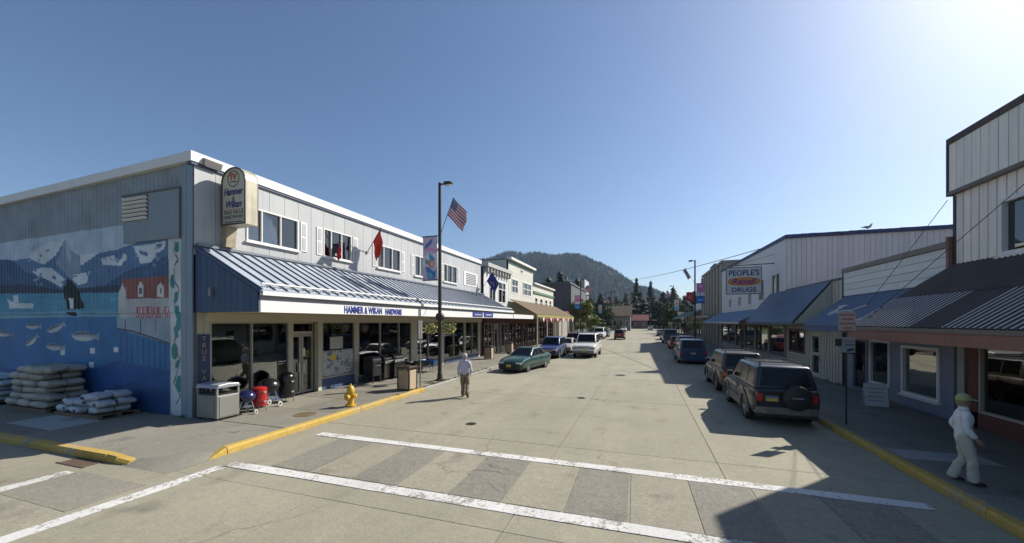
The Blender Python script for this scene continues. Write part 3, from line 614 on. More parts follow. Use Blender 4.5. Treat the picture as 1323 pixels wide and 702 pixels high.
    ((0.05, 0.24, 0.24), [(-13.38,2.69),(-13.37,2.57),(-13.39,2.5),(-13.45,2.49),(-13.52,2.55),(-13.57,2.67),(-13.59,2.78),(-13.56,2.86),(-13.51,2.87),(-13.44,2.81)]),
    ((0.05, 0.24, 0.24), [(-13.39,2.1),(-13.42,1.95),(-13.5,1.85),(-13.6,1.85),(-13.68,1.94),(-13.71,2.09),(-13.68,2.25),(-13.6,2.34),(-13.5,2.34),(-13.42,2.25)]),
    ((0.05, 0.24, 0.24), [(-13.35,1.7),(-13.4,1.62),(-13.47,1.57),(-13.52,1.58),(-13.53,1.64),(-13.51,1.73),(-13.46,1.81),(-13.39,1.85),(-13.34,1.84),(-13.33,1.78)]),
    ((0.05, 0.24, 0.24), [(-13.19,1.12),(-13.22,0.96),(-13.3,0.86),(-13.39,0.85),(-13.47,0.95),(-13.5,1.1),(-13.47,1.27),(-13.39,1.37),(-13.3,1.37),(-13.22,1.28)]),
]
# ================================================================ LEFT: THE HARDWARE STORE
FL, FS = Face('L', -12.65), Face('S', 7.9)
m_white = M('white_trim', (.72, .71, .68), .55, var=.08, streak=.12)
m_cream = M('cream_paint', (.50, .46, .36), .6, var=.1, streak=.15)
m_side = M('pale_siding', (.425, .43, .425), .6, var=.07, tint=.05, streak=.16, fine=.04, bump=.1)
m_bluebd = M('blue_board', (.035, .065, .135), .55, var=.15, tint=.08)
m_bluebase = M('blue_base_paint', (.05, .085, .17), .6, var=.2, streak=.2)
m_metal = M('roof_metal_blue', (.40, .445, .50), .42, metal=.2, var=.14, vs=.8, tint=.07, streak=.1)
m_rib = M('roof_rib', (.06, .075, .115), .45, metal=.3, var=.1)
m_alu = M('aluminium_frame', (.42, .40, .35), .45, metal=.25, var=.1)
m_dk = M('dark_paint', (.02, .02, .024), .5)
m_int = M('interior', (.05, .045, .04), .9, var=.3)
m_wood = M('counter_wood', (.14, .07, .035), .6, var=.3, vs=4)
m_grey = M('grey_metal', (.25, .26, .27), .5, metal=.5, var=.15)
g_shop = glass('shop_glass', (.72, .76, .74), 1.25, .09)
g_up = glass('upper_glass', (.62, .66, .68), 1.2, .10)
g_refl = glass('mirror_glass', (.45, .47, .45), 1.6, .25)
hs = thing('hardware_store', 'long pale two-storey store with blue metal canopy and sea-life mural on its side wall', 'building', (-18, 15, 0))
# side wall: ribbed metal above, flat below, with its painted scene
def mural_pos(U, V):
    x = -24.5+U*11.86; z = V*(7.46+.3*U)
    rib = np.where(z > 3.27, .026*np.clip(np.abs(((x/.21) % 1)-.5)*5-.9, 0, 1), .0)
    y = 7.9-rib-np.where(z > 3.27, .03, 0); return x, y, z
def mural_col(U, V):
    x = -24.5+U*11.86; z = V*(7.46+.3*U)
    c = np.empty(U.shape+(3,)); c[:] = (.255, .29, .32)
    for col, p in MURAL: c[inpoly(p, x, z)] = col
    x = x+.03*np.sin(z*17)+.02*np.sin(x*31); n = np.sin(x*1.9+np.sin(z*2.3))*.5+np.sin(x*5.3+z*3.7)*.3+np.sin(z*7.1-x*2.2)*.2
    return np.clip(c*1.02*(1+.14*n[..., None]), 0, 1)
mm = M('mural_paint', (1, 1, 1), .62, var=.2, vs=2.2, streak=.22, attr='Col', fine=.05, bs=50)
mw = obj('side_wall', paint_mesh('side_wall', 520, 320, mural_pos, mural_col, mat=mm), None, hs)
MB().box(-24.5, -12.86, 7.93, 8.1, 0, 7.7).box(-24.6, -24.3, 8.1, 29.2, 0, 7.6).box(-24.6, -12.9, 29.05, 29.25, 0, 7.7).build('backing_wall', m_int, hs)
boards(FS, 'corner_board', M('corner_bluegrey', (.23, .29, .35), .6, var=.1, streak=.2), hs, (-13.15, -12.652, .15, 7.7), [], .25, th=.045, d0=.03)
MB().prism([(-24.6, 7.72, 7.44), (-24.6, 7.98, 7.44), (-24.6, 7.98, 7.72), (-24.6, 7.72, 7.72)], (11.83, 0, .3)).build('roof_edge', m_white, hs)
MB().box(-12.77, -12.53, 7.72, 29.3, 7.74, 8.03).build('roof_edge', m_white, hs)
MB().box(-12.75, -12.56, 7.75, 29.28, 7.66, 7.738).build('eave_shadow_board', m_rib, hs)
MB().prism([(-24.4, 8.0, 7.55), (-12.8, 8.0, 7.86), (-12.8, 29.2, 7.86), (-24.4, 29.2, 7.55)], (0, 0, .08)).build('roof', M('roof_felt', (.12, .12, .12), .95), hs)
# boarded panel with louvre on the side wall
mb = MB(); FS.bx(mb, -15.86, -13.17, 5.53, 7.02, .06, .1); mb.build('wall_panel', M('panel_bluegrey', (.225, .265, .295), .6, var=.12, streak=.2), hs)
mb = MB(); FS.bx(mb, -15.90, -13.13, 7.02, 7.06, .055, .13); FS.bx(mb, -13.17, -13.12, 5.5, 7.02, .055, .12); mb.build('panel_trim', M('rusted_trim', (.13, .11, .10), .7, var=.4, vs=5), hs)
mb = MB(); FS.bx(mb, -15.82, -14.62, 6.2, 6.98, .101, .106); lv = mb.build('louvre', m_dk, hs)
for i in range(6):
    z = 6.22+i*.128
    MB().prism([FS.pt(-15.82, z, .11), FS.pt(-15.82, z+.02, .11), FS.pt(-15.82, z-.03+.1, .17), FS.pt(-15.82, z-.05+.1, .17)], (1.2, 0, 0)).build('slat', m_white, lv)
# upper front: siding boards around the windows
WU = [(9.45, 11.52, 5.73, 6.91), (12.75, 14.40, 5.73, 6.91), (16.2, 18.15, 5.73, 6.91), (19.55, 20.75, 5.70, 6.91), (23.0, 24.95, 5.70, 6.91)]
wall(FL, 'front_wall', m_int, hs, (8.12, 29.05, 3.28, 7.7), WU, .2)
boards(FL, 'siding_board', m_side, hs, (7.86, 29.28, 5.0, 7.66), WU+[(26.1, 28.6, 5.75, 6.8)], .61, th=.03)
for i, r in enumerate(WU):
    a, b = r[0], r[1]
    window(FL, hs, r, m_white, g_up, vm=(a+(b-a)*.27, a+(b-a)*.63) if b-a > 1.4 else (a+(b-a)*.5,), fw=.05, d=.03, inset=.035, sill=m_white)
    mb = MB(); FL.bx(mb, a, b, 5.75, 6.9, -.26, -.24); mb.build('curtain', M('curtain', (.34, .37, .40), .9, var=.35, vs=3), hs)
def shutter(a, z0, z1, wd=.3):
    mb = MB(); FL.bx(mb, a, a+wd, z0, z1, .035, .06); s_ = mb.build('shutter', m_white, hs)
    for zz in (z0+.06, (z0+z1)/2+.03):
        m2 = MB(); FL.bx(m2, a+.06, a+wd-.06, zz, zz+(z1-z0)/2-.1, .061, .068); m2.build('shutter_panel', m_side, s_)
for a in (11.62, 12.4, 14.5, 15.85, 18.25, 19.2, 20.85, 22.65, 25.05): shutter(a, 5.75, 6.9)
mb = MB(); FL.bx(mb, 26.1, 28.6, 5.75, 6.8, .03, .06); vt = mb.build('vent', m_white, hs)
for i in range(7):
    mb = MB(); FL.bx(mb, 26.45, 28.3, 5.87+i*.125, 5.93+i*.125, .061, .066); mb.build('slat', m_dk, vt)
# ---- canopy along the front
def canopy(par, y0, y1, xw, zw, xf, zf, wd, mat, ribmat, th=.05, gap=.0, name='roof_panel', rib=.035):
    n = max(1, round((y1-y0)/wd)); st = (y1-y0)/n; d = Vector((xf-xw, 0, zf-zw)); nn = Vector((-d.z, 0, d.x)).normalized()
    if nn.z < 0: nn = -nn
    pm = MB().prism([(0, 0, 0), (d.x, 0, d.z), (d.x-nn.x*th, 0, d.z-nn.z*th), (-nn.x*th, 0, -nn.z*th)], (0, st-.006, 0)).mesh(name); pm.materials.append(mat)
    e = nn*rib
    rm = MB().prism([(0, 0, 0), (d.x, 0, d.z), (d.x+e.x, 0, d.z+e.z), (e.x, 0, e.z)], (0, .045, 0)).mesh('seam'); rm.materials.append(ribmat)
    for i in range(n):
        p = link(bpy.data.objects.new(name, pm), par); p.location = (xw, y0+i*st, zw)
        q = link(bpy.data.objects.new('seam', rm), p, False); q.location = (nn.x*.001, -.02, nn.z*.001)
canopy(hs, 7.92, 29.9, -12.60, 5.26, -9.98, 3.90, .41, m_metal, m_rib)
MB().box(-12.62, -12.50, 7.9, 29.9, 5.262, 5.34).build('flashing', M('flashing', (.17, .19, .22), .5, metal=.4), hs)
for y in np.arange(8.2, 29.8, .41):
    MB().box(-10.13, -10.10, y, y+.03, 3.95, 4.06).build('snow_guard_clip', m_grey, hs)
MB().tube([(-10.10, 8.0, 4.075), (-10.10, 29.8, 4.075)], .03, 6).build('snow_rail', m_white, hs)
MB().box(-10.05, -9.93, 7.92, 29.9, 3.74, 3.86).build('gutter', m_white, hs)
MB().box(-10.16, -10.06, 7.94, 29.88, 3.60, 3.74).build('soffit_board', m_grey, hs)
MB().box(-10.10, -10.02, 7.92, 29.9, 3.27, 3.595).build('fascia', m_white, hs)
MB().box(-12.45, -10.11, 7.97, 29.88, 3.285, 3.32).build('soffit', m_cream, hs)
MB().box(-12.66, -12.45, 8.13, 29.2, 3.0, 3.28).build('header_beam', m_cream, hs)
# closed gable end of the canopy, in vertical boards
nb = 10; zt = lambda x: 5.20+(x+12.60)/(2.60)*(-1.36)
for i in range(nb):
    a, b = -12.64+i*.253, -12.64+(i+1)*.253-.01
    MB().prism([(a, 7.90, 3.28), (b, 7.90, 3.28), (b, 7.90, zt(b)-.06), (a, 7.90, zt(a)-.06)], (0, .05, 0)).build('gable_board', m_bluebd, hs)
MB().prism([(-12.66, 7.86, 5.20), (-9.96, 7.86, 3.80), (-9.96, 7.86, 3.88), (-12.66, 7.86, 5.29)], (0, .055, 0)).build('barge_board', m_bluebd, hs)
MB().box(-11.95, -11.87, 7.82, 7.9, 3.75, 3.95).tube([(-11.91, 7.84, 3.95), (-11.91, 7.84, 4.0)], .03).build('wall_lamp', m_grey, hs)
m_navy = M('navy_letters', (.02, .035, .22), .5)
text('fascia_lettering', 'HAMMER & WIKAN', .36, (-10.015, 12.13, 3.315), (0, 1, 0), (0, 0, 1), m_navy, hs, bold=.011, width=2.1, height=.27)
text('fascia_lettering', 'HARDWARE', .3, (-10.015, 13.95, 3.315), (0, 1, 0), (0, 0, 1), m_navy, hs, bold=.016, width=1.15, height=.25)
mb = MB(); mb.box(-10.02, -9.99, 22.0, 23.55, 3.33, 3.62); b_ = mb.build('name_board', m_navy, hs)
mb = MB(); mb.box(-10.02, -9.99, 23.8, 25.4, 3.33, 3.62); b2_ = mb.build('name_board', m_navy, hs)
MB().box(-9.988, -9.984, 22.25, 23.3, 3.42, 3.50).build('print_line', M('pale_letters', (.35, .33, .45)), b_)
MB().box(-9.988, -9.984, 24.1, 25.1, 3.42, 3.52).build('print_line', MATS['pale_letters'], b2_)
# ---- shop front
sh = -12.65
mb = MB(); FL.bx(mb, 7.96, 8.13, .15, 3.28, -.2, .0); mb.build('corner_pier', m_cream, hs)
mb = MB(); FL.bx(mb, 7.965, 8.30, .15, 2.62, .004, .04); vb = mb.build('vertical_sign_board', M('deep_blue_board', (.02, .05, .13), .5, var=.2), hs)
for i, ch in enumerate('TRUE VALUE'):
    if ch != ' ': text('letter', ch, .2, (sh+.045, 8.13, 2.42-i*.2), (0, 1, 0), (0, 0, 1), M('gold_letters', (.45, .30, .09), .5), vb)
GL = [(8.31, 11.15, .62, (9.68,)), (12.71, 14.67, .62, ()), (14.88, 19.30, .42, (16.51, 18.1)), (19.86, 22.9, .42, (21.17,)), (23.1, 26.3, .5, (24.6,)), (26.42, 28.9, .5, (27.7,))]
for a, b, z0, vm in GL:
    window(FL, hs, (a, b, z0, 3.0), m_alu, g_shop, vm=vm, fw=.055, dep=.09, inset=.02)
    mb = MB(); FL.bx(mb, a, b, .15, z0-.003, -.15, -.01); mb.build('bulkhead', m_bluebase, hs)
for a, b in ((8.135, 8.305), (11.15, 11.32), (12.52, 12.71), (14.67, 14.88), (19.30, 19.86), (22.9, 23.1), (26.3, 26.42), (28.9, 29.2)):
    mb = MB(); FL.bx(mb, a+.002, b-.002, .15, 2.998, -.2, .015); mb.build('pier', m_cream, hs)
# recessed entrance with a pair of doors
RX = -12.9
FD = Face('L', RX)
mb = MB(); FD.bx(mb, 11.32, 12.52, 2.5, 3.0, -.06, 0); mb.build('transom', m_cream, hs)
mb = MB(); FD.bx(mb, 11.37, 12.47, 2.62, 2.92, .001, .006); mb.build('transom_pane', g_shop, hs)
for a in (11.33, 11.93):
    b = a+.58
    dr = window(FD, hs, (a, b, .17, 2.49), M('door_frame', (.38, .37, .33), .5, metal=.2), g_shop, fw=.085, dep=.05, inset=.01, name='door')
    mb = MB(); FD.bx(mb, b-.14 if a < 11.5 else a+.05, b-.10 if a < 11.5 else a+.09, 1.0, 1.35, .02, .06); mb.build('handle', m_white, dr)
mb = MB(); FD.bx(mb, 12.12, 12.34, 1.55, 1.85, -.035, -.03); mb.build('door_notice', M('yellow_paper', (.6, .55, .15), .8), hs)
mb = MB(); FD.bx(mb, 11.99, 12.1, 1.62, 1.95, .011, .014); mb.build('door_notice', m_white, hs)
# notices covering the lower half of one window
def poster_col(U, V):
    c = np.empty(U.shape+(3,)); c[:] = (.42, .42, .42); rs = random.Random(4)
    for _ in range(60):
        a, b, w_, h_ = rs.random(), rs.random(), rs.uniform(.05, .16), rs.uniform(.08, .2); g_ = rs.choice([(.62, .62, .6), (.5, .52, .55), (.16, .2, .24), (.36, .38, .4), (.6, .58, .5), (.2, .3, .36), (.12, .12, .13)])
        c[(np.abs(U-a) < w_/2) & (np.abs(V-b) < h_/2)] = g_
        for k in range(4): c[(np.abs(U-a) < w_*.38) & (np.abs(V-b+h_*(.3-k*.18)) < .008)] = (.2, .2, .22)
    c[ell(U, V, .33, .72, .1, .13)] = (.62, .5, .06); c[(np.abs(U-.46) < .02) & (np.abs(V-.7) < .1)] = (.05, .05, .05)
    return c
obj('window_poster', paint_mesh('window_poster', 110, 60, lambda U, V: (np.full(U.shape, sh-.035), 12.79+U*1.8, .69+V*1.08), poster_col), None, hs)
mb = MB(); FL.bx(mb, 13.2, 13.95, 1.82, 2.35, -.045, -.04); mb.build('window_notice', M('paper', (.42, .42, .38), .8), hs)
# ---- what shows through the glass
MB().box(-24.2, -12.9, 8.12, 29.05, .05, .12).build('shop_floor', M('lino', (.25, .235, .20), .5), hs)
MB().box(-24.2, -12.9, 8.12, 29.05, 3.27, 3.33).build('shop_ceiling', M('ceiling_tile', (.25, .24, .22), .9), hs)
MB().box(-19.2, -19.0, 8.12, 29.05, .12, 3.27).build('back_wall', M('shop_back', (.22, .20, .17), .9, var=.5, vs=.8), hs)
sg = M('stock_goods', (.18, .15, .12), .7, var=.6, vs=1.2, tint=.6)
scols = [M('goods_%d' % i, c, .6, var=.3) for i, c in enumerate([(.45, .08, .06), (.08, .16, .32), (.45, .36, .14), (.14, .25, .12), (.55, .52, .46), (.1, .1, .1), (.4, .2, .08)])]
for k, y in enumerate((8.9, 10.6, 13.4, 15.4, 17.4, 20.3, 22.3, 24.2, 26.6, 28.2)):
    t = thing('shop_shelf', 'dim stocked shelf standing inside the store window bay %s' % ['by the corner', 'beside the doors', 'behind the notices', 'past the notices', 'behind the black grills', 'behind the lamp post', 'past the lamp post', 'behind the name boards', 'near the far end', 'at the far end'][k], 'shelf', (-14.6, y, .12), group='shelves inside the store')
    mb = MB()
    for z in (.1, .6, 1.1, 1.6): mb.box(-.25, .25, -.62, .62, z, z+.03)
    mb.box(-.27, -.25, -.62, .62, 0, 2.1).box(-.25, .25, -.65, -.62, 0, 2.1).box(-.25, .25, .62, .65, 0, 2.1); mb.build('rack', m_grey, t, False)
    for z in (.13, .63, 1.13, 1.63):
        y_ = -.58
        while y_ < .5:
            w_ = random.uniform(.1, .3); MB().box(-.05, .2, y_, y_+w_, z, z+random.uniform(.15, .42)).build('carton', random.choice(scols), t, False); y_ += w_+.02
for y, z in ((8.75, 2.95), (10.4, 2.95), (17, 2.9), (21.5, 2.95)):
    t = thing('ceiling_lamp', 'small lit bulb hanging from the store ceiling behind glass', 'lamp', (-13.6, y, z), group='lit bulbs inside the store')
    em = MATS.get('bulb') or bpy.data.materials.new('bulb'); MATS['bulb'] = em; em.use_nodes = True
    em.node_tree.nodes['Principled BSDF'].inputs['Emission Color'].default_value = (1, .6, .2, 1); em.node_tree.nodes['Principled BSDF'].inputs['Emission Strength'].default_value = 3
    MB().ball((0, 0, 0), .045, 8).build('bulb', em, t, False); MB().tube([(0, 0, .04), (0, 0, .33)], .01, 5).build('cord', m_dk, t, False)
# ---- projecting store sign
sg_ = thing('store_sign', 'weathered cream arched sign box projecting above the blue canopy', 'sign', (-12.0, 8.75, 5.4))
def arch(x0, x1, z0, z1, n=12):
    r = (x1-x0)/2; cx = (x0+x1)/2; return [(x0, z0), (x1, z0)]+[(cx+r*math.cos(t), z1-r*.85+r*.85*math.sin(t)) for t in [math.pi*i/n for i in range(n+1)]]
SXa, SXb, SZa, SZb, SY0, SY1 = -12.50, -11.46, 6.0, 7.78, 8.55, 8.98
ap = arch(SXa, SXb, SZa, SZb)
MB().prism([(x, SY0+.03, z) for x, z in ap], (0, SY1-SY0-.06, 0)).build('box', M('sign_tin', (.42, .38, .28), .5, metal=.2, var=.25, vs=3, streak=.4), sg_, smooth=False)
for yf in (SY0, SY1-.03):
    op, ip = ap, arch(SXa+.045, SXb-.045, SZa+.045, SZb-.045); mb = MB(); n_ = len(op)
    for i in range(n_):
        j = (i+1) % n_; mb.prism([(op[i][0], yf, op[i][1]), (op[j][0], yf, op[j][1]), (ip[j][0], yf, ip[j][1]), (ip[i][0], yf, ip[i][1])], (0, .03, 0))
    mb.build('rim', M('sign_rim', (.05, .05, .05), .5), sg_)
MB().prism([(x, SY0+.02, z) for x, z in arch(SXa+.045, SXb-.045, SZa+.045, SZb-.045)], (0, .01, 0)).build('face', M('sign_face', (.50, .47, .38), .5, var=.15, vs=3), sg_)
m_red = M('red_print', (.45, .09, .05), .6); m_blk = M('black_print', (.03, .03, .04), .6)
ry = SY0+.016
mb = MB()
for i in range(24):
    a0, a1 = 2*math.pi*i/24, 2*math.pi*(i+1)/24
    mb.prism([(-11.98+r*math.cos(a), ry, 7.42+r*math.sin(a)) for r, a in ((.255, a0), (.255, a1), (.225, a1), (.225, a0))], (0, .004, 0))
mb.build('emblem_ring', m_blk, sg_)
text('emblem', 'TV', .2, (-12.0, ry, 7.40), (1, 0, 0), (0, 0, 1), m_red, sg_, extrude=.003, bold=.012, width=.32, height=.2); MB().box(-12.12, -11.84, ry, ry+.004, 7.31, 7.345).build('emblem_bar', m_blk, sg_)
m_script = M('script_navy', (.03, .04, .16), .6)
text('lettering', 'Hammer', .3, (-11.98, ry, 6.93), (1, 0, 0), (0, 0, 1), m_script, sg_, extrude=.003, bold=.008, shear=.35, width=.82); text('lettering', '&', .16, (-11.98, ry, 6.77), (1, 0, 0), (0, 0, 1), m_script, sg_, extrude=.003)
text('lettering', 'Wikan', .3, (-11.96, ry, 6.54), (1, 0, 0), (0, 0, 1), m_script, sg_, extrude=.003, bold=.008, shear=.35, width=.66)
text('lettering', 'TRUE VALUE', .16, (-11.98, ry, 6.33), (1, 0, 0), (0, 0, 1), m_blk, sg_, extrude=.003, width=.84); text('lettering', 'HARDWARE', .16, (-11.98, ry, 6.19), (1, 0, 0), (0, 0, 1), m_blk, sg_, extrude=.003, width=.84)
MB().box(-12.42, -11.55, ry, ry+.004, 6.46, 6.475).box(-12.42, -11.55, ry, ry+.004, 6.145, 6.155).build('rule', m_red, sg_)
MB().box(-12.36, -11.95, ry, ry+.004, 6.075, 6.105).build('print_line', m_blk, sg_); MB().box(-11.9, -11.62, ry, ry+.004, 6.075, 6.105).build('print_line', m_blk, sg_)
MB().prism([(-12.65, 8.62, 5.36), (-12.38, 8.62, 5.36), (-12.3, 8.62, 6.0), (-12.65, 8.62, 6.0)], (0, .3, 0)).build('bracket', M('rusty_bracket', (.36, .30, .2), .7, var=.5, vs=5), sg_)
MB().box(-12.65, -12.35, 8.6, 8.95, 7.2, 7.26).build('strut', m_grey, sg_)
# floodlight box on the roof edge
t = thing('roof_floodlight', 'small grey floodlight box fixed to the white roof edge above the sign', 'floodlight', (-12.6, 8.3, 7.9))
MB().box(-.1, .18, -.25, .25, -.12, .06, Matrix.Rotation(.35, 4, 'Y')).build('housing', M('flood_grey', (.2, .19, .17), .6), t, False); MB().box(.0, .17, -.2, .2, -.15, -.125, Matrix.Rotation(.35, 4, 'Y')).build('lens', m_white, t, False)
# ================================================================ LEFT: ON THE PAVEMENT
# ---- sacks on pallets against the mural
def sack_mesh(nm, lx, ly, lz, seed):
    rs = random.Random(seed); nu, nv = 12, 6; mb = MB(); vs = []
    for i in range(nv+1):
        ph = -math.pi/2+math.pi*i/nv
        for j in range(nu):
            t = 2*math.pi*j/nu
            cs = lambda a, e: math.copysign(abs(a)**e, a)
            x = lx/2*cs(math.cos(ph), .35)*cs(math.cos(t), .38); y = ly/2*cs(math.cos(ph), .35)*cs(math.sin(t), .38); z = lz/2*cs(math.sin(ph), .8)
            ends = 1-.5*(abs(x)/(lx/2))**4+.22*math.sin(x*9+seed)*math.cos(y*11+seed*2)
            vs.append((x*(1+rs.uniform(-.05, .05)), y*(1+rs.uniform(-.07, .07)), lz/2+z*ends*(1+rs.uniform(-.08, .08))))
    fs = [(i*nu+j, i*nu+(j+1) % nu, (i+1)*nu+(j+1) % nu, (i+1)*nu+j) for i in range(nv) for j in range(nu)]
    return mb.add(vs, fs).mesh(nm, True)
m_sk1 = M('sack_cream', (.36, .34, .28), .5, var=.45, vs=5, tint=.12, bump=.9, bs=9)
m_sk2 = M('sack_white', (.46, .48, .50), .45, var=.4, vs=6, tint=.1, bump=.9, bs=9)
m_pal = M('pallet_wood', (.17, .12, .075), .8, var=.3, vs=6)
def pallet(x, y, lx, ly, label):
    t = thing('pallet', label, 'pallet', (x, y, .15), group='pallets along the mural wall')
    for i in range(7): MB().box(-lx/2+i*lx/7, -lx/2+i*lx/7+lx/9, -ly/2, ly/2, .09, .11).build('board', m_pal, t, False)
    for yy in (-ly/2, -.05, ly/2-.1): MB().box(-lx/2, lx/2, yy, yy+.1, 0, .088).build('runner', m_pal, t, False)
def pile(x0, x1, y0, y1, layers, lx, ly, lz, mat, label, group, sub, top=None, seed=1):
    rs = random.Random(seed); ms = [sack_mesh('sack', lx, ly, lz*1.12, seed+i) for i in range(4)]
    for m_ in ms: m_.materials.append(mat)
    for k in range(layers):
        nx = max(1, round((x1-x0)/lx)); ny = max(1, round((y1-y0)/ly)); xs0, xs1 = x0, x1
        if top and k >= top[0]: xs0, xs1 = top[1], top[2]; nx = max(1, round((xs1-xs0)/lx))
        for i in range(nx):
            for j in range(ny):
                if j > 0 and 0 < i < nx-1 and k < layers-1 and not top: continue      # buried in the pile, never seen
                o = link(bpy.data.objects.new('sack', rs.choice(ms)))
                o.location = (xs0+(i+.5+(.18 if k % 2 else -.1))*(xs1-xs0)/nx+rs.uniform(-.07, .07)-(.06*k if i == nx-1 else 0)+(.05*k if i == 0 else 0), y0+(j+.5)*(y1-y0)/ny+rs.uniform(-.05, .05), .262+k*lz+rs.uniform(-.004, .004))
                o.rotation_euler = (rs.uniform(-.07, .07), rs.uniform(-.05, .05), rs.uniform(-.16, .16)+(math.pi if rs.random() < .5 else 0))
                if mat is m_sk2:
                    for sy in (-1, 1): MB().box(.12, .24, sy*ly*.465, sy*ly*.505, lz*.38, lz*.78).build('printed_mark', M('sack_print', (.03, .04, .12), .6), o, False)
                tag(o, label+' '+('top' if k == layers-1 else ['bottom', 'second', 'third', 'fourth', 'fifth', 'sixth', 'seventh'][k])+' layer'+sub, 'sack', group)
pallet(-18.75, 7.28, 2.35, 1.05, 'long wooden pallet under the high pile of cream sacks')
pile(-19.95, -17.55, 6.76, 7.78, 6, .80, .51, .215, m_sk1, 'cream sack in the', 'cream sacks piled by the mural', ' of the high crumpled pile', seed=3)
pallet(-16.0, 7.25, 2.2, 1.0, 'low wooden pallet under white sacks next to the mural')
pile(-17.1, -14.95, 6.78, 7.72, 3, .72, .47, .2, m_sk2, 'white sack in the', 'white sacks on the low pallet', ' of the low pallet pile', top=(2, -15.75, -14.95), seed=9)
pallet(-21.9, 7.3, 2.3, 1.0, 'wooden pallet under bluish sacks farthest from the store corner')
pile(-23.0, -20.75, 6.8, 7.75, 5, .75, .48, .17, M('sack_bluish', (.40, .46, .48), .5, var=.3, vs=6, tint=.12, bump=.3, bs=14), 'bluish white sack in the', 'bluish sacks past the cream pile', ' of the bluish pile', seed=17)
# ---- grey hooded litter cabinet by the store corner
t = thing('litter_cabinet', 'grey steel litter cabinet with hooded slot beside the store corner', 'bin', (-11.95, 8.1, .15), .0)
m_bin = M('bin_grey', (.225, .23, .205), .5, metal=.2, var=.12, streak=.2)
MB().box(-.42, .42, -.33, .33, .06, .72).build('body', m_bin, t, False, bevel=.02)
MB().box(-.30, .30, -.345, -.331, .10, .68).build('door_panel', m_bin, t, False, bevel=.008)
MB().box(.421, .432, -.26, .26, .10, .68).build('door_panel', m_bin, t, False, bevel=.008)
mb = MB()
for sx in (-1, 1):
    for sy in (-1, 1): mb.box(sx*.42-(.05 if sx > 0 else 0), sx*.42+(.05 if sx < 0 else 0), sy*.33-(.05 if sy > 0 else 0), sy*.33+(.05 if sy < 0 else 0), .72, .93)
mb.build('hood_post', m_bin, t, False)['kind'] = 'stuff'
MB().box(-.36, .36, -.27, .27, .722, .76).build('slot', m_dk, t, False)
MB().prism([(-.45, -.36, .93), (-.45, .36, .93), (-.45, .30, 1.03), (-.45, 0, 1.06), (-.45, -.30, 1.03)], (.9, 0, 0)).build('hood', M('bin_hood', (.34, .35, .38), .35, metal=.3), t, False, bevel=.02)
for x in (-.36, .36):
    for y in (-.27, .27): MB().lathe([(.001, -.02), (.05, -.02), (.05, .02), (.001, .02)], (x, y, .05), 12, Matrix.Rotation(math.pi/2, 4, 'Y')).build('castor', m_dk, t, False)
# ---- barbecues in front of the first windows
def kettle(x, y, s, mat, label, cart=True, rz=0.):
    t = thing('kettle_barbecue', label, 'barbecue', (x, y, .15), rz, 'barbecues outside the store')
    r = .29*s; zb = .62*s
    MB().lathe([(.02, -r*.75), (r*.5, -r*.66), (r*.86, -r*.36), (r, 0), (r*1.02, .015)], (0, 0, zb), 24).build('bowl', mat, t, False, True)
    MB().lathe([(r*1.03, .02), (r*.99, r*.25), (r*.8, r*.55), (r*.45, r*.76), (.02, r*.82)], (0, 0, zb), 24).build('lid', mat, t, False, True)
    MB().tube([(-.06*s, 0, zb+r*.8), (-.06*s, 0, zb+r*.8+.06), (.06*s, 0, zb+r*.8+.06), (.06*s, 0, zb+r*.8)], .012, 6).build('lid_handle', m_dk, t, False)
    for k, a in enumerate((.4, 2.5, 4.6)):
        MB().tube([(r*.6*math.cos(a), r*.6*math.sin(a), zb-r*.55), (r*1.05*math.cos(a), r*1.05*math.sin(a), .03)], .013, 6).build('leg', M('chrome_leg', (.6, .6, .6), .3, metal=.8), t, False)
        if k < 2:
            w_ = MB().lathe([(.02, -.02), (.075*s, -.022), (.08*s, 0), (.075*s, .022), (.02, .02)], (r*1.05*math.cos(a)+.02, r*1.05*math.sin(a), .08*s), 14, Matrix.Rotation(math.pi/2, 4, 'Y')).build('wheel', M('pale_plastic', (.55, .55, .53), .5), t, False)
            MB().ball((r*1.05*math.cos(a)+.045, r*1.05*math.sin(a), .08*s), .03*s, 8).build('hub', m_dk, w_, False)
    MB().lathe([(.01, 0), (r*.75, 0), (r*.75, .01), (.01, .01)], (0, 0, zb*.42), 16).build('ash_tray', m_grey, t, False)
    return t
m_enb = M('enamel_black', (.012, .012, .014), .22, spec=.6, var=.05); m_enblue = M('enamel_blue', (.012, .014, .07), .18, coat=.6, var=.05); m_enred = M('enamel_red', (.42, .012, .015), .25, coat=.5, var=.05)
kettle(-11.62, 8.72, .85, m_enblue, 'small dark blue kettle barbecue on chrome wheeled legs')
kettle(-11.95, 9.75, 1.1, m_enb, 'large black kettle barbecue on chrome tripod legs')
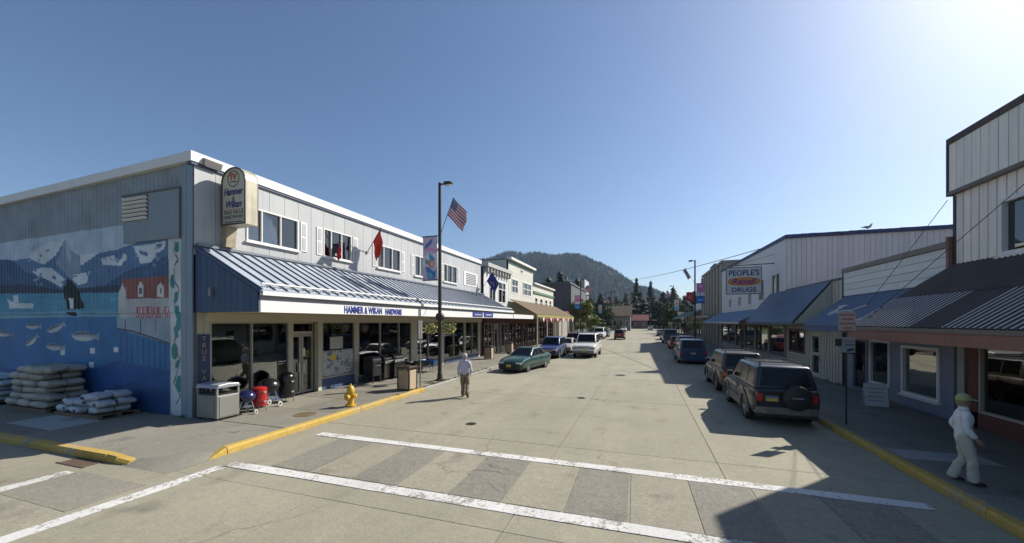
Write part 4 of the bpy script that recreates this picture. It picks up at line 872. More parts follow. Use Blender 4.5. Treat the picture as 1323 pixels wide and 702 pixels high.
def drum(x, y, r, h, mat, label, dome):
    t = thing('drum_smoker', label, 'smoker', (x, y, .15), 0, 'barbecues outside the store')
    MB().lathe([(r*.55, .14), (r*.96, .16), (r, .2), (r, h*.6), (r*1.04, h*.61), (r*1.04, h*.65), (r, h*.66), (r, h*.86)], n=24).build('barrel', mat, t, False, True)
    MB().lathe([(r*1.03, h*.862), (r*1.03, h*.9), (r*.9, h*(.93 if not dome else .98)), (r*.5, h*(.96 if not dome else 1.06)), (.02, h*(.97 if not dome else 1.09))], n=24).build('lid', mat, t, False, True)
    MB().tube([(-.06, 0, h*1.0), (-.06, 0, h*1.0+.09), (.06, 0, h*1.0+.09), (.06, 0, h*1.0)], .011, 6).build('lid_handle', m_dk, t, False)
    for a in (.5, 2.6, 4.7): MB().tube([(r*.8*math.cos(a), r*.8*math.sin(a), .2), (r*.95*math.cos(a), r*.95*math.sin(a), .0)], .014, 6).build('leg', m_grey, t, False)
    for zz in (h*.35, h*.72): MB().box(r, r+.035, -.05, .05, zz, zz+.05).build('side_handle', MATS['chrome_leg'], t, False)
drum(-11.68, 9.2, .205, .80, m_enred, 'bright red drum smoker standing between the barbecues', False)
drum(-12.08, 10.55, .25, .98, m_enb, 'tall black domed drum smoker beside the store doors', True)
# ---- fire hydrant
t = thing('fire_hydrant', 'yellow fire hydrant on the pavement near the kerb', 'hydrant', (-9.33, 10.62, .15))
m_hyd = M('hydrant_yellow', (.60, .36, .03), .45, var=.15, vs=6, streak=.15)
MB().lathe([(.16, 0), (.17, .03), (.16, .06), (.105, .07), (.10, .12), (.10, .42), (.115, .44), (.115, .47), (.105, .48)], n=20).build('barrel', m_hyd, t, False, True)
MB().lathe([(.125, .482), (.13, .50), (.125, .54), (.11, .61), (.075, .67), (.03, .70), (.028, .75), (.02, .76)], n=20).build('bonnet', m_hyd, t, False, True)
MB().lathe([(.05, -.0), (.055, .05), (.075, .06), (.075, .11), (.03, .12), (.025, .15)], (.095, 0, .36), 14, Matrix.Rotation(math.pi/2, 4, 'Y')).build('outlet', m_hyd, t, False, True)
MB().lathe([(.05, -.0), (.055, .05), (.075, .06), (.075, .11), (.03, .12), (.025, .15)], (-.095, 0, .36), 14, Matrix.Rotation(-math.pi/2, 4, 'Y')).build('outlet', m_hyd, t, False, True)
MB().lathe([(.07, -.0), (.075, .05), (.095, .06), (.095, .12), (.035, .13), (.03, .16)], (0, -.09, .33), 14, Matrix.Rotation(math.pi/2, 4, 'X')).build('pumper_outlet', m_hyd, t, False, True)
for i in range(8):
    a = i*math.pi/4; MB().lathe([(.001, 0), (.014, 0), (.014, .03), (.001, .03)], (.145*math.cos(a), .145*math.sin(a), .06), 6).build('bolt', m_hyd, t, False)
# ---- tan panelled litter bins
def litter(x, y, label):
    t = thing('litter_bin', label, 'bin', (x, y, .15), 0, 'tan panelled litter bins')
    fr = M('bin_brown', (.055, .035, .028), .5); pn = M('bin_tan', (.42, .32, .22), .6, var=.12)
    for sx in (-1, 1):
        for sy in (-1, 1): MB().box(sx*.27-.025, sx*.27+.025, sy*.27-.025, sy*.27+.025, 0, .92).build('post', fr, t, False)
    for r in ((-.245, .245, -.28, -.262), (-.245, .245, .262, .28)): MB().box(*r, .07, .84).build('panel', pn, t, False)
    for r in ((-.28, -.262, -.245, .245), (.262, .28, -.245, .245)): MB().box(*r, .07, .84).build('panel', pn, t, False)
    MB().box(-.31, .31, -.31, .31, .921, .99).build('lid', fr, t, False, bevel=.015); MB().lathe([(.12, .991), (.16, .992), (.16, 1.02), (.12, 1.03)], n=18).build('opening_ring', fr, t, False)
litter(-9.38, 14.0, 'tan panelled litter bin by the kerb near the sign post'); litter(-11.2, 27.6, 'tan panelled litter bin in front of the far shop bay'); litter(-11.6, 33.6, 'tan panelled litter bin beside the maroon-trimmed shop')
# ---- sign post at the kerb
t = thing('sign_post', 'thin steel post with the grey back of a sign', 'sign', (-9.22, 14.75, .15))
MB().tube([(0, 0, 0), (0, 0, 2.95)], .03, 8).build('post', m_grey, t, False); MB().box(-.012, .012, -.16, .16, 2.1, 2.9).build('sign_plate', M('sign_back', (.22, .22, .22), .5, metal=.5), t, False); MB().box(.013, .02, -.02, .02, 2.45, 2.55).build('bracket', m_grey, t, False)
# ---- grills and wheelbarrows further along the window
t = thing('pellet_grill', 'upright black smoker cabinet on thin legs beside the store window', 'barbecue', (-12.05, 15.15, .15), group='barbecues outside the store')
MB().box(-.27, .27, -.3, .3, .32, 1.05).build('cabinet', m_enb, t, False, bevel=.02); MB().prism([(-.28, -.31, 1.052), (.28, -.31, 1.052), (.2, -.31, 1.2), (-.28, -.31, 1.2)], (0, .62, 0)).build('lid', m_enb, t, False, bevel=.02)
for x in (-.23, .23):
    for y in (-.26, .26): MB().box(x-.02, x+.02, y-.02, y+.02, 0, .318).build('leg', m_dk, t, False)
MB().tube([(.27, -.2, .8), (.31, -.2, .8), (.31, .2, .8), (.27, .2, .8)], .012, 6).build('handle', m_grey, t, False)
def gasgrill(x, y, rz, label, mshelf):
    t = thing('gas_grill', label, 'barbecue', (x, y, .15), rz, 'barbecues outside the store')
    for sx in (-.36, .36): MB().box(sx-.02, sx+.02, -.24, .24, .05, .82).build('cart_side', m_enb, t, False)
    MB().box(-.34, .34, -.24, .24, .12, .15).build('bottom_shelf', m_enb, t, False); MB().box(-.34, .34, .215, .235, .15, .8).build('cart_front', m_enb, t, False)
    MB().box(-.40, .40, -.27, .27, .822, .98).build('firebox', m_enb, t, False, bevel=.02)
    MB().prism([(-.40, -.27, .982), (-.40, .27, .982), (-.40, .24, 1.12), (-.40, .08, 1.24), (-.40, -.18, 1.24), (-.40, -.27, 1.1)], (.80, 0, 0)).build('lid', m_enb, t, False, bevel=.02)
    for sx in (-1, 1): MB().box(sx*.405, sx*.78, -.22, .22, .93, .96).build('side_shelf', mshelf, t, False)
    MB().box(-.38, .38, .272, .30, .84, .95).build('control_panel', MATS['chrome_leg'], t, False)
    for k in range(3): MB().lathe([(.001, 0), (.028, 0), (.024, .03), (.001, .03)], (-.2+k*.2, .30, .895), 10, Matrix.Rotation(-math.pi/2, 4, 'X')).build('knob', m_dk, t, False)
    for sx in (-.36, .36): MB().lathe([(.02, -.02), (.09, -.02), (.09, .02), (.02, .02)], (sx*1.1, -.18, .09), 14, Matrix.Rotation(math.pi/2, 4, 'Y')).build('wheel', m_dk, t, False)
    MB().tube([(-.25, .27, 1.07), (-.25, .31, 1.07), (.25, .31, 1.07), (.25, .27, 1.07)], .012, 6).build('lid_handle', MATS['chrome_leg'], t, False)
gasgrill(-11.95, 16.75, -math.pi/2, 'black gas grill with pale side shelves and hood lid', M('shelf_pale', (.55, .55, .55), .3, metal=.5)); gasgrill(-12.05, 15.95, -math.pi/2+.2, 'low black gas grill with dark shelves beside the smoker cabinet', m_enb)
def barrow(x, y, rz, mat, label):
    t = thing('wheelbarrow', label, 'wheelbarrow', (x, y, .15), rz, 'wheelbarrows for sale outside the store')
    vs = []; lo = [(-.25, -.35), (.25, -.35), (.22, .3), (-.22, .3)]; hi = [(-.34, -.5), (.34, -.5), (.32, .55), (-.32, .55)]
    vs = [(a, b, .32) for a, b in lo]+[(a, b, .66) for a, b in hi]+[(a*.94, b*.94, .35) for a, b in lo]+[(a*.94, b*.95, .665) for a, b in hi]
    fs = [(3, 2, 1, 0)]+[(i, (i+1) % 4, 4+(i+1) % 4, 4+i) for i in range(4)]+[(8, 9, 10, 11)]+[(8+(i+1) % 4, 8+i, 12+i, 12+(i+1) % 4) for i in range(4)]+[(4+i, 4+(i+1) % 4, 12+(i+1) % 4, 12+i) for i in range(4)]
    MB().add(vs, fs).build('tray', mat, t, False)
    for sx in (-1, 1):
        MB().tube([(sx*.12, .72, .22), (sx*.2, .0, .30), (sx*.3, -.95, .55)], .02, 6).build('handle', M('handle_yellow', (.55, .40, .06), .5), t, False)
        MB().tube([(sx*.21, -.1, .31), (sx*.24, -.25, .0), (sx*.24, -.38, .0), (sx*.22, -.3, .32)], .014, 6).build('leg', m_dk, t, False)
    w_ = MB().lathe([(.03, -.04), (.16, -.045), (.2, -.03), (.205, 0), (.2, .03), (.16, .045), (.03, .04)], (0, .72, .205), 18, Matrix.Rotation(math.pi/2, 4, 'Y')).build('wheel', m_dk, t, False, True)
    MB().lathe([(.01, -.06), (.1, -.05), (.1, .05), (.01, .06)], (0, .72, .205), 12, Matrix.Rotation(math.pi/2, 4, 'Y')).build('rim', MATS['handle_yellow'], w_, False)
barrow(-11.75, 18.25, 1.2, m_enb, 'black-trayed wheelbarrow with yellow handles beside the gas grill'); barrow(-11.6, 19.6, 1.5, M('barrow_blue', (.03, .10, .28), .4, var=.12), 'blue-trayed wheelbarrow with yellow handles near the lamp post')
# ---- lamp posts with banners, flags and flower baskets
m_pole = M('pole_bronze', (.028, .024, .023), .6, metal=.1, var=.15)
m_leafb = M('basket_leaf', (.09, .15, .03), .7, var=.4, vs=20); m_flow = M('basket_flower', (.58, .52, .2), .7, var=.3, vs=20)
def art_col(kind):
    def f(U, V):
        c = np.empty(U.shape+(3,))
        if kind == 0:      # swirling sea-life art in lilac and blue
            c[:] = (.50, .42, .55)
            for col, p in (((.62, .60, .68), [(0, .55), (1, .62), (1, .3), (0, .3)]), ((.10, .16, .42), [(.1, .78), (.35, .86), (.6, .93), (.72, .92), (.6, .82), (.3, .74), (.12, .72)]),
                           ((.60, .25, .45), [(.1, .72), (.5, .74), (1, .66), (1, .62), (.5, .68), (.1, .66)]), ((.05, .30, .45), [(.35, .66), (.55, .58), (.8, .5), (.86, .44), (.7, .42), (.45, .48)]),
                           ((.62, .70, .74), [(.3, .66), (.42, .6), (.4, .5), (.3, .52)]), ((.10, .35, .30), [(.15, .5), (.4, .46), (.35, .36), (.15, .38)]), ((.62, .62, .64), [(.7, .46), (.9, .44), (.9, .3), (.75, .3)]),
                           ((.04, .18, .42), [(.15, .34), (.4, .3), (.7, .2), (.9, .22), (.8, .04), (.35, .04), (.25, .2)]), ((.12, .38, .55), [(.3, .2), (.6, .16), (.7, .06), (.4, .06)])): c[inpoly(p, U, V)] = col
            c[ell(U, V, .58, .38, .24, .09)] = (.5, .2, .18); c[ell(U, V, .62, .38, .1, .06)] = (.6, .45, .4)
        elif kind == 1:    # pink sky, white boat, blue sea
            c[:] = (.55, .18, .42); c[V < .55] = (.60, .60, .64); c[V < .36] = (.04, .19, .55); c[ell(U, V, .5, .85, .3, .06)] = (.65, .35, .55); c[ell(U, V, .4, .72, .35, .05)] = (.62, .16, .2)
            c[inpoly([(.2, .36), (.8, .36), (.7, .3), (.3, .3)], U, V)] = (.04, .05, .1); c[np.abs(U-.5) < .03] = np.where((V[np.abs(U-.5) < .03] > .36)[:, None] & (V[np.abs(U-.5) < .03] < .6)[:, None], (.1, .1, .12), c[np.abs(U-.5) < .03]); c[ell(U, V, .5, .16, .35, .03)] = (.25, .45, .7)
        elif kind == 2: c[:] = (.42, .05, .06); c[ell(U, V, .5, .5, .3, .2)] = (.5, .12, .1)
        else: c[:] = (.60, .58, .42); c[V < .4] = (.2, .42, .5); c[ell(U, V, .5, .6, .3, .12)] = (.6, .3, .4)
        c[(V > .975) | (V < .025)] = (.02, .02, .07); return c
    return f
def usflag(U, V):
    c = np.empty(U.shape+(3,)); c[:] = (.62, .58, .58); c[(np.floor(V*13) % 2) == 0] = (.42, .045, .07); k = (U < .4) & (V > 6/13); c[k] = (.025, .03, .13)
    st = k & ((np.abs((U*15+.5*(np.floor(V*17) % 2)) % 1-.5) < .22) & (np.abs((V*17) % 1-.5) < .24)); c[st] = (.6, .6, .62); return c
m_cloth = None
def flag(par, base, tip, w_, h_, colf, fold=.09, seed=0, droop=.5):
    """cloth hanging from a slanted staff; its hoist runs along the staff's outer half"""
    b, tp = Vector(base), Vector(tip); ax = (tp-b).normalized(); ph = seed*1.7
    side = Vector((ax.y, -ax.x, 0)).normalized()
    fly = (Vector((ax.x, ax.y, 0)).normalized()*(1-droop)+Vector((0, 0, -1))*droop).normalized()
    def pos(U, V):
        s = tp-ax*0.0
        hx = [tp[i]-ax[i]*h_*(1-V) for i in range(3)]
        wv = fold*np.sin(U*7+V*2.5+ph)*U**.6+fold*.6*np.sin(V*9+U*3+ph)*U
        return tuple(hx[i]+fly[i]*w_*U*(1-.12*V)+side[i]*wv for i in range(3))
    me = paint_mesh('flag_cloth', 50, 40, pos, colf, mat=M('flag_cloth', (1, 1, 1), .85, var=.1, attr='Col', vs=3))
    for p in me.polygons: p.use_smooth = True
    obj('flag_cloth', me, None, par, False)
    MB().tube([b, tp+ax*.04], .016, 6).build('flag_staff', m_dk, par, False); MB().ball(tuple(tp+ax*.06), .03, 8).build('finial', M('brass', (.5, .35, .1), .4, metal=.8), par, False)
def lamp_post(x, y, label, arm=1, banner=(0, -1), flagdir=(1, 0), h=9.6, extra=None, fs=(1.25, .85), flagcol=usflag, baskets=True, detail=True):
    t = thing('street_lamp', label, 'lamp post', (x, y, .15), group='street lamps along the street')
    MB().lathe([(.20, 0), (.20, .06), (.13, .09), (.12, .35), (.10, .37), (.095, .4)], n=14).build('base', m_pole, t, False)
    MB().tube([(0, 0, .3), (0, 0, h)], [.092, .075], 12).build('pole', m_pole, t, False, True)
    MB().tube([(0, 0, h-.08), (arm*.3, 0, h-.06)], .04, 8).build('arm', m_pole, t, False); MB().prism([(arm*.25, -.13, h-.14), (arm*.62, -.13, h-.12), (arm*.66, -.13, h-.02), (arm*.3, -.13, h+.02)], (0, .26, 0)).build('lamp_head', m_pole, t, False, bevel=.02)
    MB().box(arm*.36, arm*.6, -.1, .1, h-.165, h-.145).build('lens', M('lamp_lens', (.5, .5, .48), .3), t, False)
    if banner:
        kd, sd = banner; w_, z0, z1 = .82, 4.88, 7.05
        me = paint_mesh('banner', 60, 120, lambda U, V: (sd*(.13+w_*(U if sd > 0 else 1-U)), .03*np.sin(V*3.1+U*2), z0+(z1-z0)*V), art_col(kd), mat=M('banner_cloth', (1, 1, 1), .8, var=.06, attr='Col', vs=3))
        obj('banner', me, None, t, False)
        for z in (z0, z1): MB().tube([(0, 0, z), (sd*(.15+w_), 0, z)], .018, 6).build('banner_arm', m_dk, t, False)
    if extra:
        kd, sd, z0, z1 = extra; me = paint_mesh('banner', 20, 24, lambda U, V: (sd*(.12+.75*U), 0*U+.01, z0+(z1-z0)*V), art_col(kd), mat=MATS['banner_cloth']); obj('banner', me, None, t, False)
    if flagdir: flag(t, (flagdir[0]*.09, flagdir[1]*.09, 7.15), (flagdir[0]*1.3+.0, flagdir[1]*1.3, 8.75), *fs, flagcol, .08, x)
    if baskets:
        for sx in (-1, 1):
            MB().tube([(0, 0, 3.0), (sx*.52, 0, 3.04)], .014, 6).build('basket_arm', m_dk, t, False)
            MB().lathe([(.05, 2.32), (.16, 2.36), (.22, 2.5), (.225, 2.52)], (sx*.5, 0, 0), 12).build('basket', m_dk, t, False)
            mb = MB(); mf = MB(); rs = random.Random(sx+5)
            for i in range(420):
                a, r, z = rs.uniform(0, 6.28), .36*rs.random()**.5, rs.uniform(-.28, .2); r *= 1-max(0, -z)*.9
                p = Vector((sx*.5+r*math.cos(a), r*math.sin(a), 2.56+z)); d1 = Vector((rs.uniform(-1, 1), rs.uniform(-1, 1), rs.uniform(-1, 1))).normalized()*.045; d2 = d1.orthogonal().normalized()*.035
                (mf if rs.random() < .6 else mb).poly([p-d1, p+d2, p+d1, p-d2])
            mb.build('leaves', m_leafb, t, False)['kind'] = 'stuff'; mf.build('flowers', m_flow, t, False)['kind'] = 'stuff'
            MB().tube([(sx*.5, 0, 3.03), (sx*.5, 0, 2.6)], .006, 4).build('chain', m_dk, t, False)
    if detail:
        MB().lathe([(.02, -.1), (.19, -.1), (.2, 0), (.19, .1), (.02, .1)], (.02, -.02, 3.1), 16, Matrix.Rotation(math.pi/2, 4, 'X')).build('speaker_ring', m_dk, t, False, True)
        MB().tube([(0, 0, 3.55), (-1.0, 0, 3.58)], .014, 6).build('bracket', m_grey, t, False)
    return t
lamp_post(-9.35, 16.7, 'bronze lamp post with sea-life banner and hanging baskets at the store front', banner=(0, -1), flagdir=(.62, -.1))
lamp_post(-9.4, 62.0, 'dark lamp post with pink banner rising beyond the parked white van', banner=(1, -1), flagdir=(.8, 0), detail=False)
lamp_post(-9.4, 97.0, 'distant dark lamp post with pale banner on the far shop side', banner=(3, -1), flagdir=(.8, 0), detail=False)
# ---- flags on the store wall
def wall_flag(x, y, z, tip, colf, label, w_, h_, droop=.85):
    t = thing('wall_flag', label, 'flag', (x, y, z)); flag(t, (0, 0, 0), tip, w_, h_, colf, .06, 2, droop); MB().box(-.02, .05, -.05, .05, -.05, .05).build('bracket', m_grey, t, False)
solid = lambda c: (lambda U, V: np.full(U.shape+(3,), 1.)*np.array(c))
wall_flag(-12.6, 15.45, 6.35, (.85, -.1, 1.05), solid((.50, .03, .02)), 'plain red flag hanging from a slanted staff on the store wall', .95, .75)
def ak(U, V):
    c = np.empty(U.shape+(3,)); c[:] = (.03, .035, .17)
    for a, b in ((.3, .3), (.4, .36), (.5, .42), (.55, .52), (.66, .54), (.7, .42), (.6, .36), (.85, .8)): c[ell(U, V, a, b, .03, .035)] = (.6, .45, .05)
    return c
wall_flag(-12.6, 29.0, 5.3, (.9, .5, 1.75), ak, 'dark blue flag with gold stars at the far end of the store', 1.2, .85, .6)
wall_flag(-12.6, 13.4, 5.9, (.35, -.1, .5), solid((.42, .02, .02)), 'small red pennant tucked by the second upper window', .5, .4)
# little antenna and orange tags on the pole of the first flag
t = thing('roof_vent_pipe', 'short dark pipe elbow on the canopy at the far end', 'pipe', (-12.1, 27.4, 5.0)); MB().tube([(0, 0, -.1), (0, 0, .35), (.1, 0, .5), (.25, 0, .52)], .07, 8).build('pipe', m_grey, t, False)
# ================================================================ LEFT: NEXT SHOPS
m_cl = M('cream_clapboard', (.58, .58, .50), .6, var=.08, tint=.05, streak=.1); m_grn = M('green_trim', (.10, .20, .13), .6); m_brn = M('brown_shingle', (.14, .095, .045), .85, var=.35, vs=3, tint=.12, bump=.4, bs=20)
m_maroon = M('maroon', (.10, .02, .025), .6, var=.2)
g_far = glass('far_glass', (.2, .22, .24), 1.3, .12)
def shopfront(par, F, a0, a1, n, frame, base, mull=True, z0=.55, z1=2.85, glassm=None, wallm=None, top=3.4, depth=6.):
    """row of glazed bays with piers, a floor, a dark room behind"""
    st = (a1-a0)/n
    for i in range(n):
        b0, b1 = a0+i*st+.12, a0+(i+1)*st-.12
        if i == n//2:
            d_ = window(F, par, (b0+.2, b0+1.15, .17, 2.4), frame, glassm or g_shop, fw=.1, name='door'); mb = MB(); F.bx(mb, b0+.32, b0+.36, 1., 1.3, .03, .06); mb.build('handle', m_grey, d_)
            window(F, par, (b0+1.25, b1, z0, z1), frame, glassm or g_shop, fw=.06); mb = MB(); F.bx(mb, b0+1.25, b1, .15, z0-.003, -.15, 0); mb.build('bulkhead', base, par)
            mb = MB(); F.bx(mb, b0+.2, b0+1.15, 2.403, z1, -.1, 0); mb.build('transom', frame, par)
        else:
            window(F, par, (b0, b1, z0, z1), frame, glassm or g_shop, vm=((b0+b1)/2,) if mull else (), fw=.06); mb = MB(); F.bx(mb, b0, b1, .15, z0-.003, -.15, 0); mb.build('bulkhead', base, par)
    for i in range(n+1):
        a = a0+i*st; mb = MB(); F.bx(mb, max(a0, a-.118), min(a1, a+.118), .15, z1-.002, -.2, .02); mb.build('pier', wallm or frame, par)
    mb = MB(); F.bx(mb, a0, a1, z1, top, -.2, .03); mb.build('header', wallm or frame, par)
    mb = MB(); F.bx(mb, a0, a1, .05, .13, -depth, -.22); mb.build('shop_floor', MATS['lino'], par); mb = MB(); F.bx(mb, a0, a1, .13, top, -depth-.1, -depth); mb.build('back_wall', MATS['shop_back'], par)
    for i in range(n):
        mb = MB(); b0 = a0+i*st+.4; hgt = random.uniform(.7, 1.6); F.bx(mb, b0, b0+st*.5, .13, .13+hgt, -1.6, -1.0); mb.build('display_stand', random.choice(scols), par)
def block(name, label, y0, y1, top, side, plane, back, mat, cat='building', holes=(), wd=.22, horiz=True, zb=3.4, cap=.0, capmat=None):
    """two-storey street block: upper front in boards, side and back walls, roof"""
    F = Face(side, plane); s = -1 if side == 'L' else 1
    t = thing(name, label, cat, ((plane+s*3), (y0+y1)/2, 0))
    wall(F, 'front_wall', m_int, t, (y0, y1, zb, top), list(holes), .2); boards(F, 'siding_board', mat, t, (y0, y1, zb, top), list(holes), wd, gap=.012, th=.02, horiz=horiz)
    x0, x1 = sorted((plane+s*.21, back))
    MB().box(x0, x1, y0, y0+.18, 0, top).build('side_wall', mat, t); MB().box(x0, x1, y1-.18, y1, 0, top).build('side_wall', mat, t); MB().box(back, back+s*.2, y0, y1, 0, top).build('rear_wall', mat, t)
    MB().box(*sorted((plane-s*.1, back+s*.3)), y0-.0, y1, top+.003, top+.1).build('roof', MATS['roof_felt'], t); return t, F
# white block with bracketed cornice
H2 = [(31.2, 32.7, 4.75, 6.75), (33.4, 35.4, 4.75, 6.75)]
b2, F2 = block('white_shop', 'white two-storey shop with bracketed grey cornice next to the hardware store', 29.95, 36.2, 7.55, 'L', -12.65, -24, M('white_boards', (.60, .60, .58), .6, var=.08, tint=.04), holes=H2, wd=.3, horiz=False)
for h in H2: window(F2, b2, h, m_white, g_up, vm=((h[0]+h[1])/2,), hm=((h[2]+h[3])/2+.3,), fw=.09, d=.02)
mb = MB(); F2.bx(mb, 29.95, 36.25, 7.66, 7.98, .0, .45); mb.build('cornice', M('cornice_grey', (.42, .41, .38), .6, var=.15), b2)
for i in range(9):
    a = 30.15+i*.72; mb = MB(); F2.bx(mb, a, a+.16, 7.22, 7.655, .03, .36); mb.build('bracket', MATS['cornice_grey'], b2)
MB().box(-10.1, -10.0, 30.0, 36.2, 3.27, 3.62).build('fascia', m_white, b2); MB().box(-12.62, -10.11, 29.97, 36.2, 3.55, 3.61).build('canopy_deck', m_grey, b2); mb = MB(); F2.bx(mb, 29.97, 36.2, 2.86, 3.26, .035, .06); mb.build('sign_band', m_maroon, b2)
shopfront(b2, F2, 29.97, 36.2, 3, m_alu, M('grey_tile', (.2, .21, .21), .4, var=.2), wallm=m_maroon)
# tall cream block
H3 = [(37.2, 39.3, 5.95, 7.45), (41.0, 44.4, 5.95, 7.45), (40.2, 41.2, 8.3, 8.75)]
b3, F3 = block('cream_shop', 'tall cream clapboard shop with flat sloped parapet and brown canopy', 36.25, 45.3, 9.2, 'L', -12.65, -24, m_cl, holes=H3, wd=.2)
for h in H3: window(F3, b3, h, m_white, g_far, vm=((h[0]+h[1])/2,), hm=((h[2]+h[3])/2,) if h[3]-h[2] > 1 else (), fw=.1, d=.02)
mb = MB(); F3.bx(mb, 36.1, 45.45, 9.2, 9.42, -.1, .4); mb.build('parapet_cap', m_white, b3); mb = MB(); F3.bx(mb, 36.25, 45.3, 8.98, 9.198, .023, .07); mb.build('trim', m_grn, b3)
for dz, (a, z) in enumerate(((38, 5.2), (39.5, 5.0))): MB().tube([(-12.6, a, z), (-12.55, a+2.0, z-.7)], .012, 5).build('cable', m_dk, b3)
shopfront(b3, F3, 36.28, 45.3, 4, M('brown_frame', (.10, .05, .03), .6), M('brown_base', (.12, .06, .035), .7), wallm=M('brick_red', (.16, .05, .035), .8, var=.25, vs=6))
# lower cream annex with four small windows
H4 = [(46.2, 47.4, 4.9, 6.05), (48.7, 50.0, 4.9, 6.05), (51.4, 52.7, 4.9, 6.05), (54.0, 55.2, 4.9, 6.05)]
b4, F4 = block('cream_annex', 'lower cream clapboard shop with four small sash windows and green trim', 45.35, 56.5, 7.6, 'L', -12.65, -24, M('cream_clapboard2', (.62, .60, .50), .6, var=.08, tint=.05), holes=H4, wd=.2)
for h in H4: window(F4, b4, h, m_white, g_far, hm=((h[2]+h[3])/2,), fw=.1, d=.02)
mb = MB(); F4.bx(mb, 45.4, 56.6, 6.5, 6.75, .025, .16); mb.build('trim', m_grn, b4); mb = MB(); F4.bx(mb, 45.35, 56.6, 7.6, 7.78, -.1, .3); mb.build('parapet_cap', m_white, b4)
shopfront(b4, F4, 45.38, 56.5, 4, MATS['brown_frame'], MATS['brown_base'], wallm=MATS['brick_red'])
# brown shingled canopy running along both cream shops
cn = thing('brown_canopy', 'brown shingled canopy on posts along the cream shops', 'canopy', (-11.2, 46, .15))
canopy(cn, 36.3, 57.4, -12.45, 5.25, -9.75, 3.75, .9, m_brn, m_brn, rib=.012, name='shingle_strip')
MB().box(-9.8, -9.68, 36.3, 57.4, 3.45, 3.70).build('fascia', M('yellow_green', (.28, .26, .07), .7, var=.2), cn)
for y in np.arange(36.6, 57.5, 4.1): MB().box(-9.85, -9.73, y, y+.12, .15, 3.45).build('post', m_cream, cn)
for i, y in enumerate(np.arange(37.2, 56, 1.15)):
    MB().prism([(-9.67, y, 3.42), (-9.67, y+.9, 3.42), (-9.67, y+.45, 2.95)], (.008, 0, 0)).build('bunting', [MATS['maroon'], m_white, M('bunting_red', (.45, .03, .04), .8)][i % 3], cn)
# hanging baskets beneath the canopies
# ================================================================ RIGHT SIDE OF THE STREET
XR = 8.48; FR = Face('R', XR)
m_bat = M('grey_batten', (.80, .745, .675), .6, var=.1, tint=.06, streak=.22); m_corr = M('dark_corrugated', (.095, .075, .066), .6, metal=.0, spec=.2, var=.3, vs=1.2, tint=.1)
m_rust = M('rust_fascia', (.22, .105, .08), .6, var=.25, vs=2, streak=.3); m_oxide = M('oxide_base', (.15, .042, .028), .6, var=.2)
m_lav = M('lavender_wall', (.20, .22, .285), .6, var=.12, streak=.2); m_fab = M('blue_awning_fabric', (.085, .125, .19), .75, var=.16, vs=2, bump=.15, bs=200)
m_roofblue = M('drug_awning_blue', (.08, .12, .18), .6, var=.14, vs=1.2)
def side_box(t, x0, x1, y0, y1, top, mat, near=True, far=True):
    if near: MB().box(x0, x1, y0, y0+.15, 0, top).build('side_wall', mat, t)
    if far: MB().box(x0, x1, y1-.15, y1, 0, top).build('side_wall', mat, t)
    MB().box(x1-.15, x1, y0+.15, y1-.15, 0, top).build('rear_wall', mat, t)
# ---- corner building: ribbed metal upper floor over a corrugated porch roof
bc = thing('corner_building', 'two-storey building in ribbed grey siding with rust-edged corrugated porch roof', 'building', (13, 9, 0))
HW = [(11.4, 13.05, 4.62, 6.05), (8.2, 9.9, 4.62, 6.05), (5.4, 7.0, 4.62, 6.05)]
wall(FR, 'upper_wall', m_bat, bc, (3.9, 14.45, 2.9, 8.1), HW, .2)
boards(FR, 'siding_sheet', m_bat, bc, (3.9, 14.5, 2.9, 6.62), HW, .27, gap=.05, th=.03)
boards(FR, 'parapet_sheet', m_bat, bc, (3.9, 14.52, 6.72, 8.06), [], .27, gap=.02, th=.04, d0=.13)
mb = MB(); FR.bx(mb, 3.9, 14.54, 6.62, 6.715, .0, .19); mb.build('parapet_trim', M('trim_brown', (.16, .13, .115), .6), bc)
mb = MB(); FR.bx(mb, 14.54, 14.6, 6.6, 8.1, .0, .19); mb.build('corner_trim', M('dark_trim', (.035, .035, .042), .5), bc)
mb = MB(); FR.bx(mb, 14.5, 14.56, 2.9, 6.6, -.05, .06); mb.build('corner_trim', MATS['dark_trim'], bc)
for i in range(36):
    a = 3.9+i*.297; mb = MB(); FR.bx(mb, a, a+.285, 8.062, 8.24, -.6, .20); mb.build('roof_sheet', m_corr, bc)
for h in HW: window(FR, bc, h, m_white, g_far, fw=.11, d=.03, dep=.12, inset=.05, sill=m_white); mb = MB(); FR.bx(mb, h[0]+.15, h[0]+.7, h[2]+.1, h[3]-.1, -.12, -.1); mb.build('curtain', M('net_curtain', (.55, .55, .52), .9), bc)
side_box(bc, XR+.2, 20, 3.9, 14.45, 8.05, m_bat); MB().box(XR+.1, 20.1, 3.9, 14.45, 8.06, 8.14).build('roof', MATS['roof_felt'], bc)
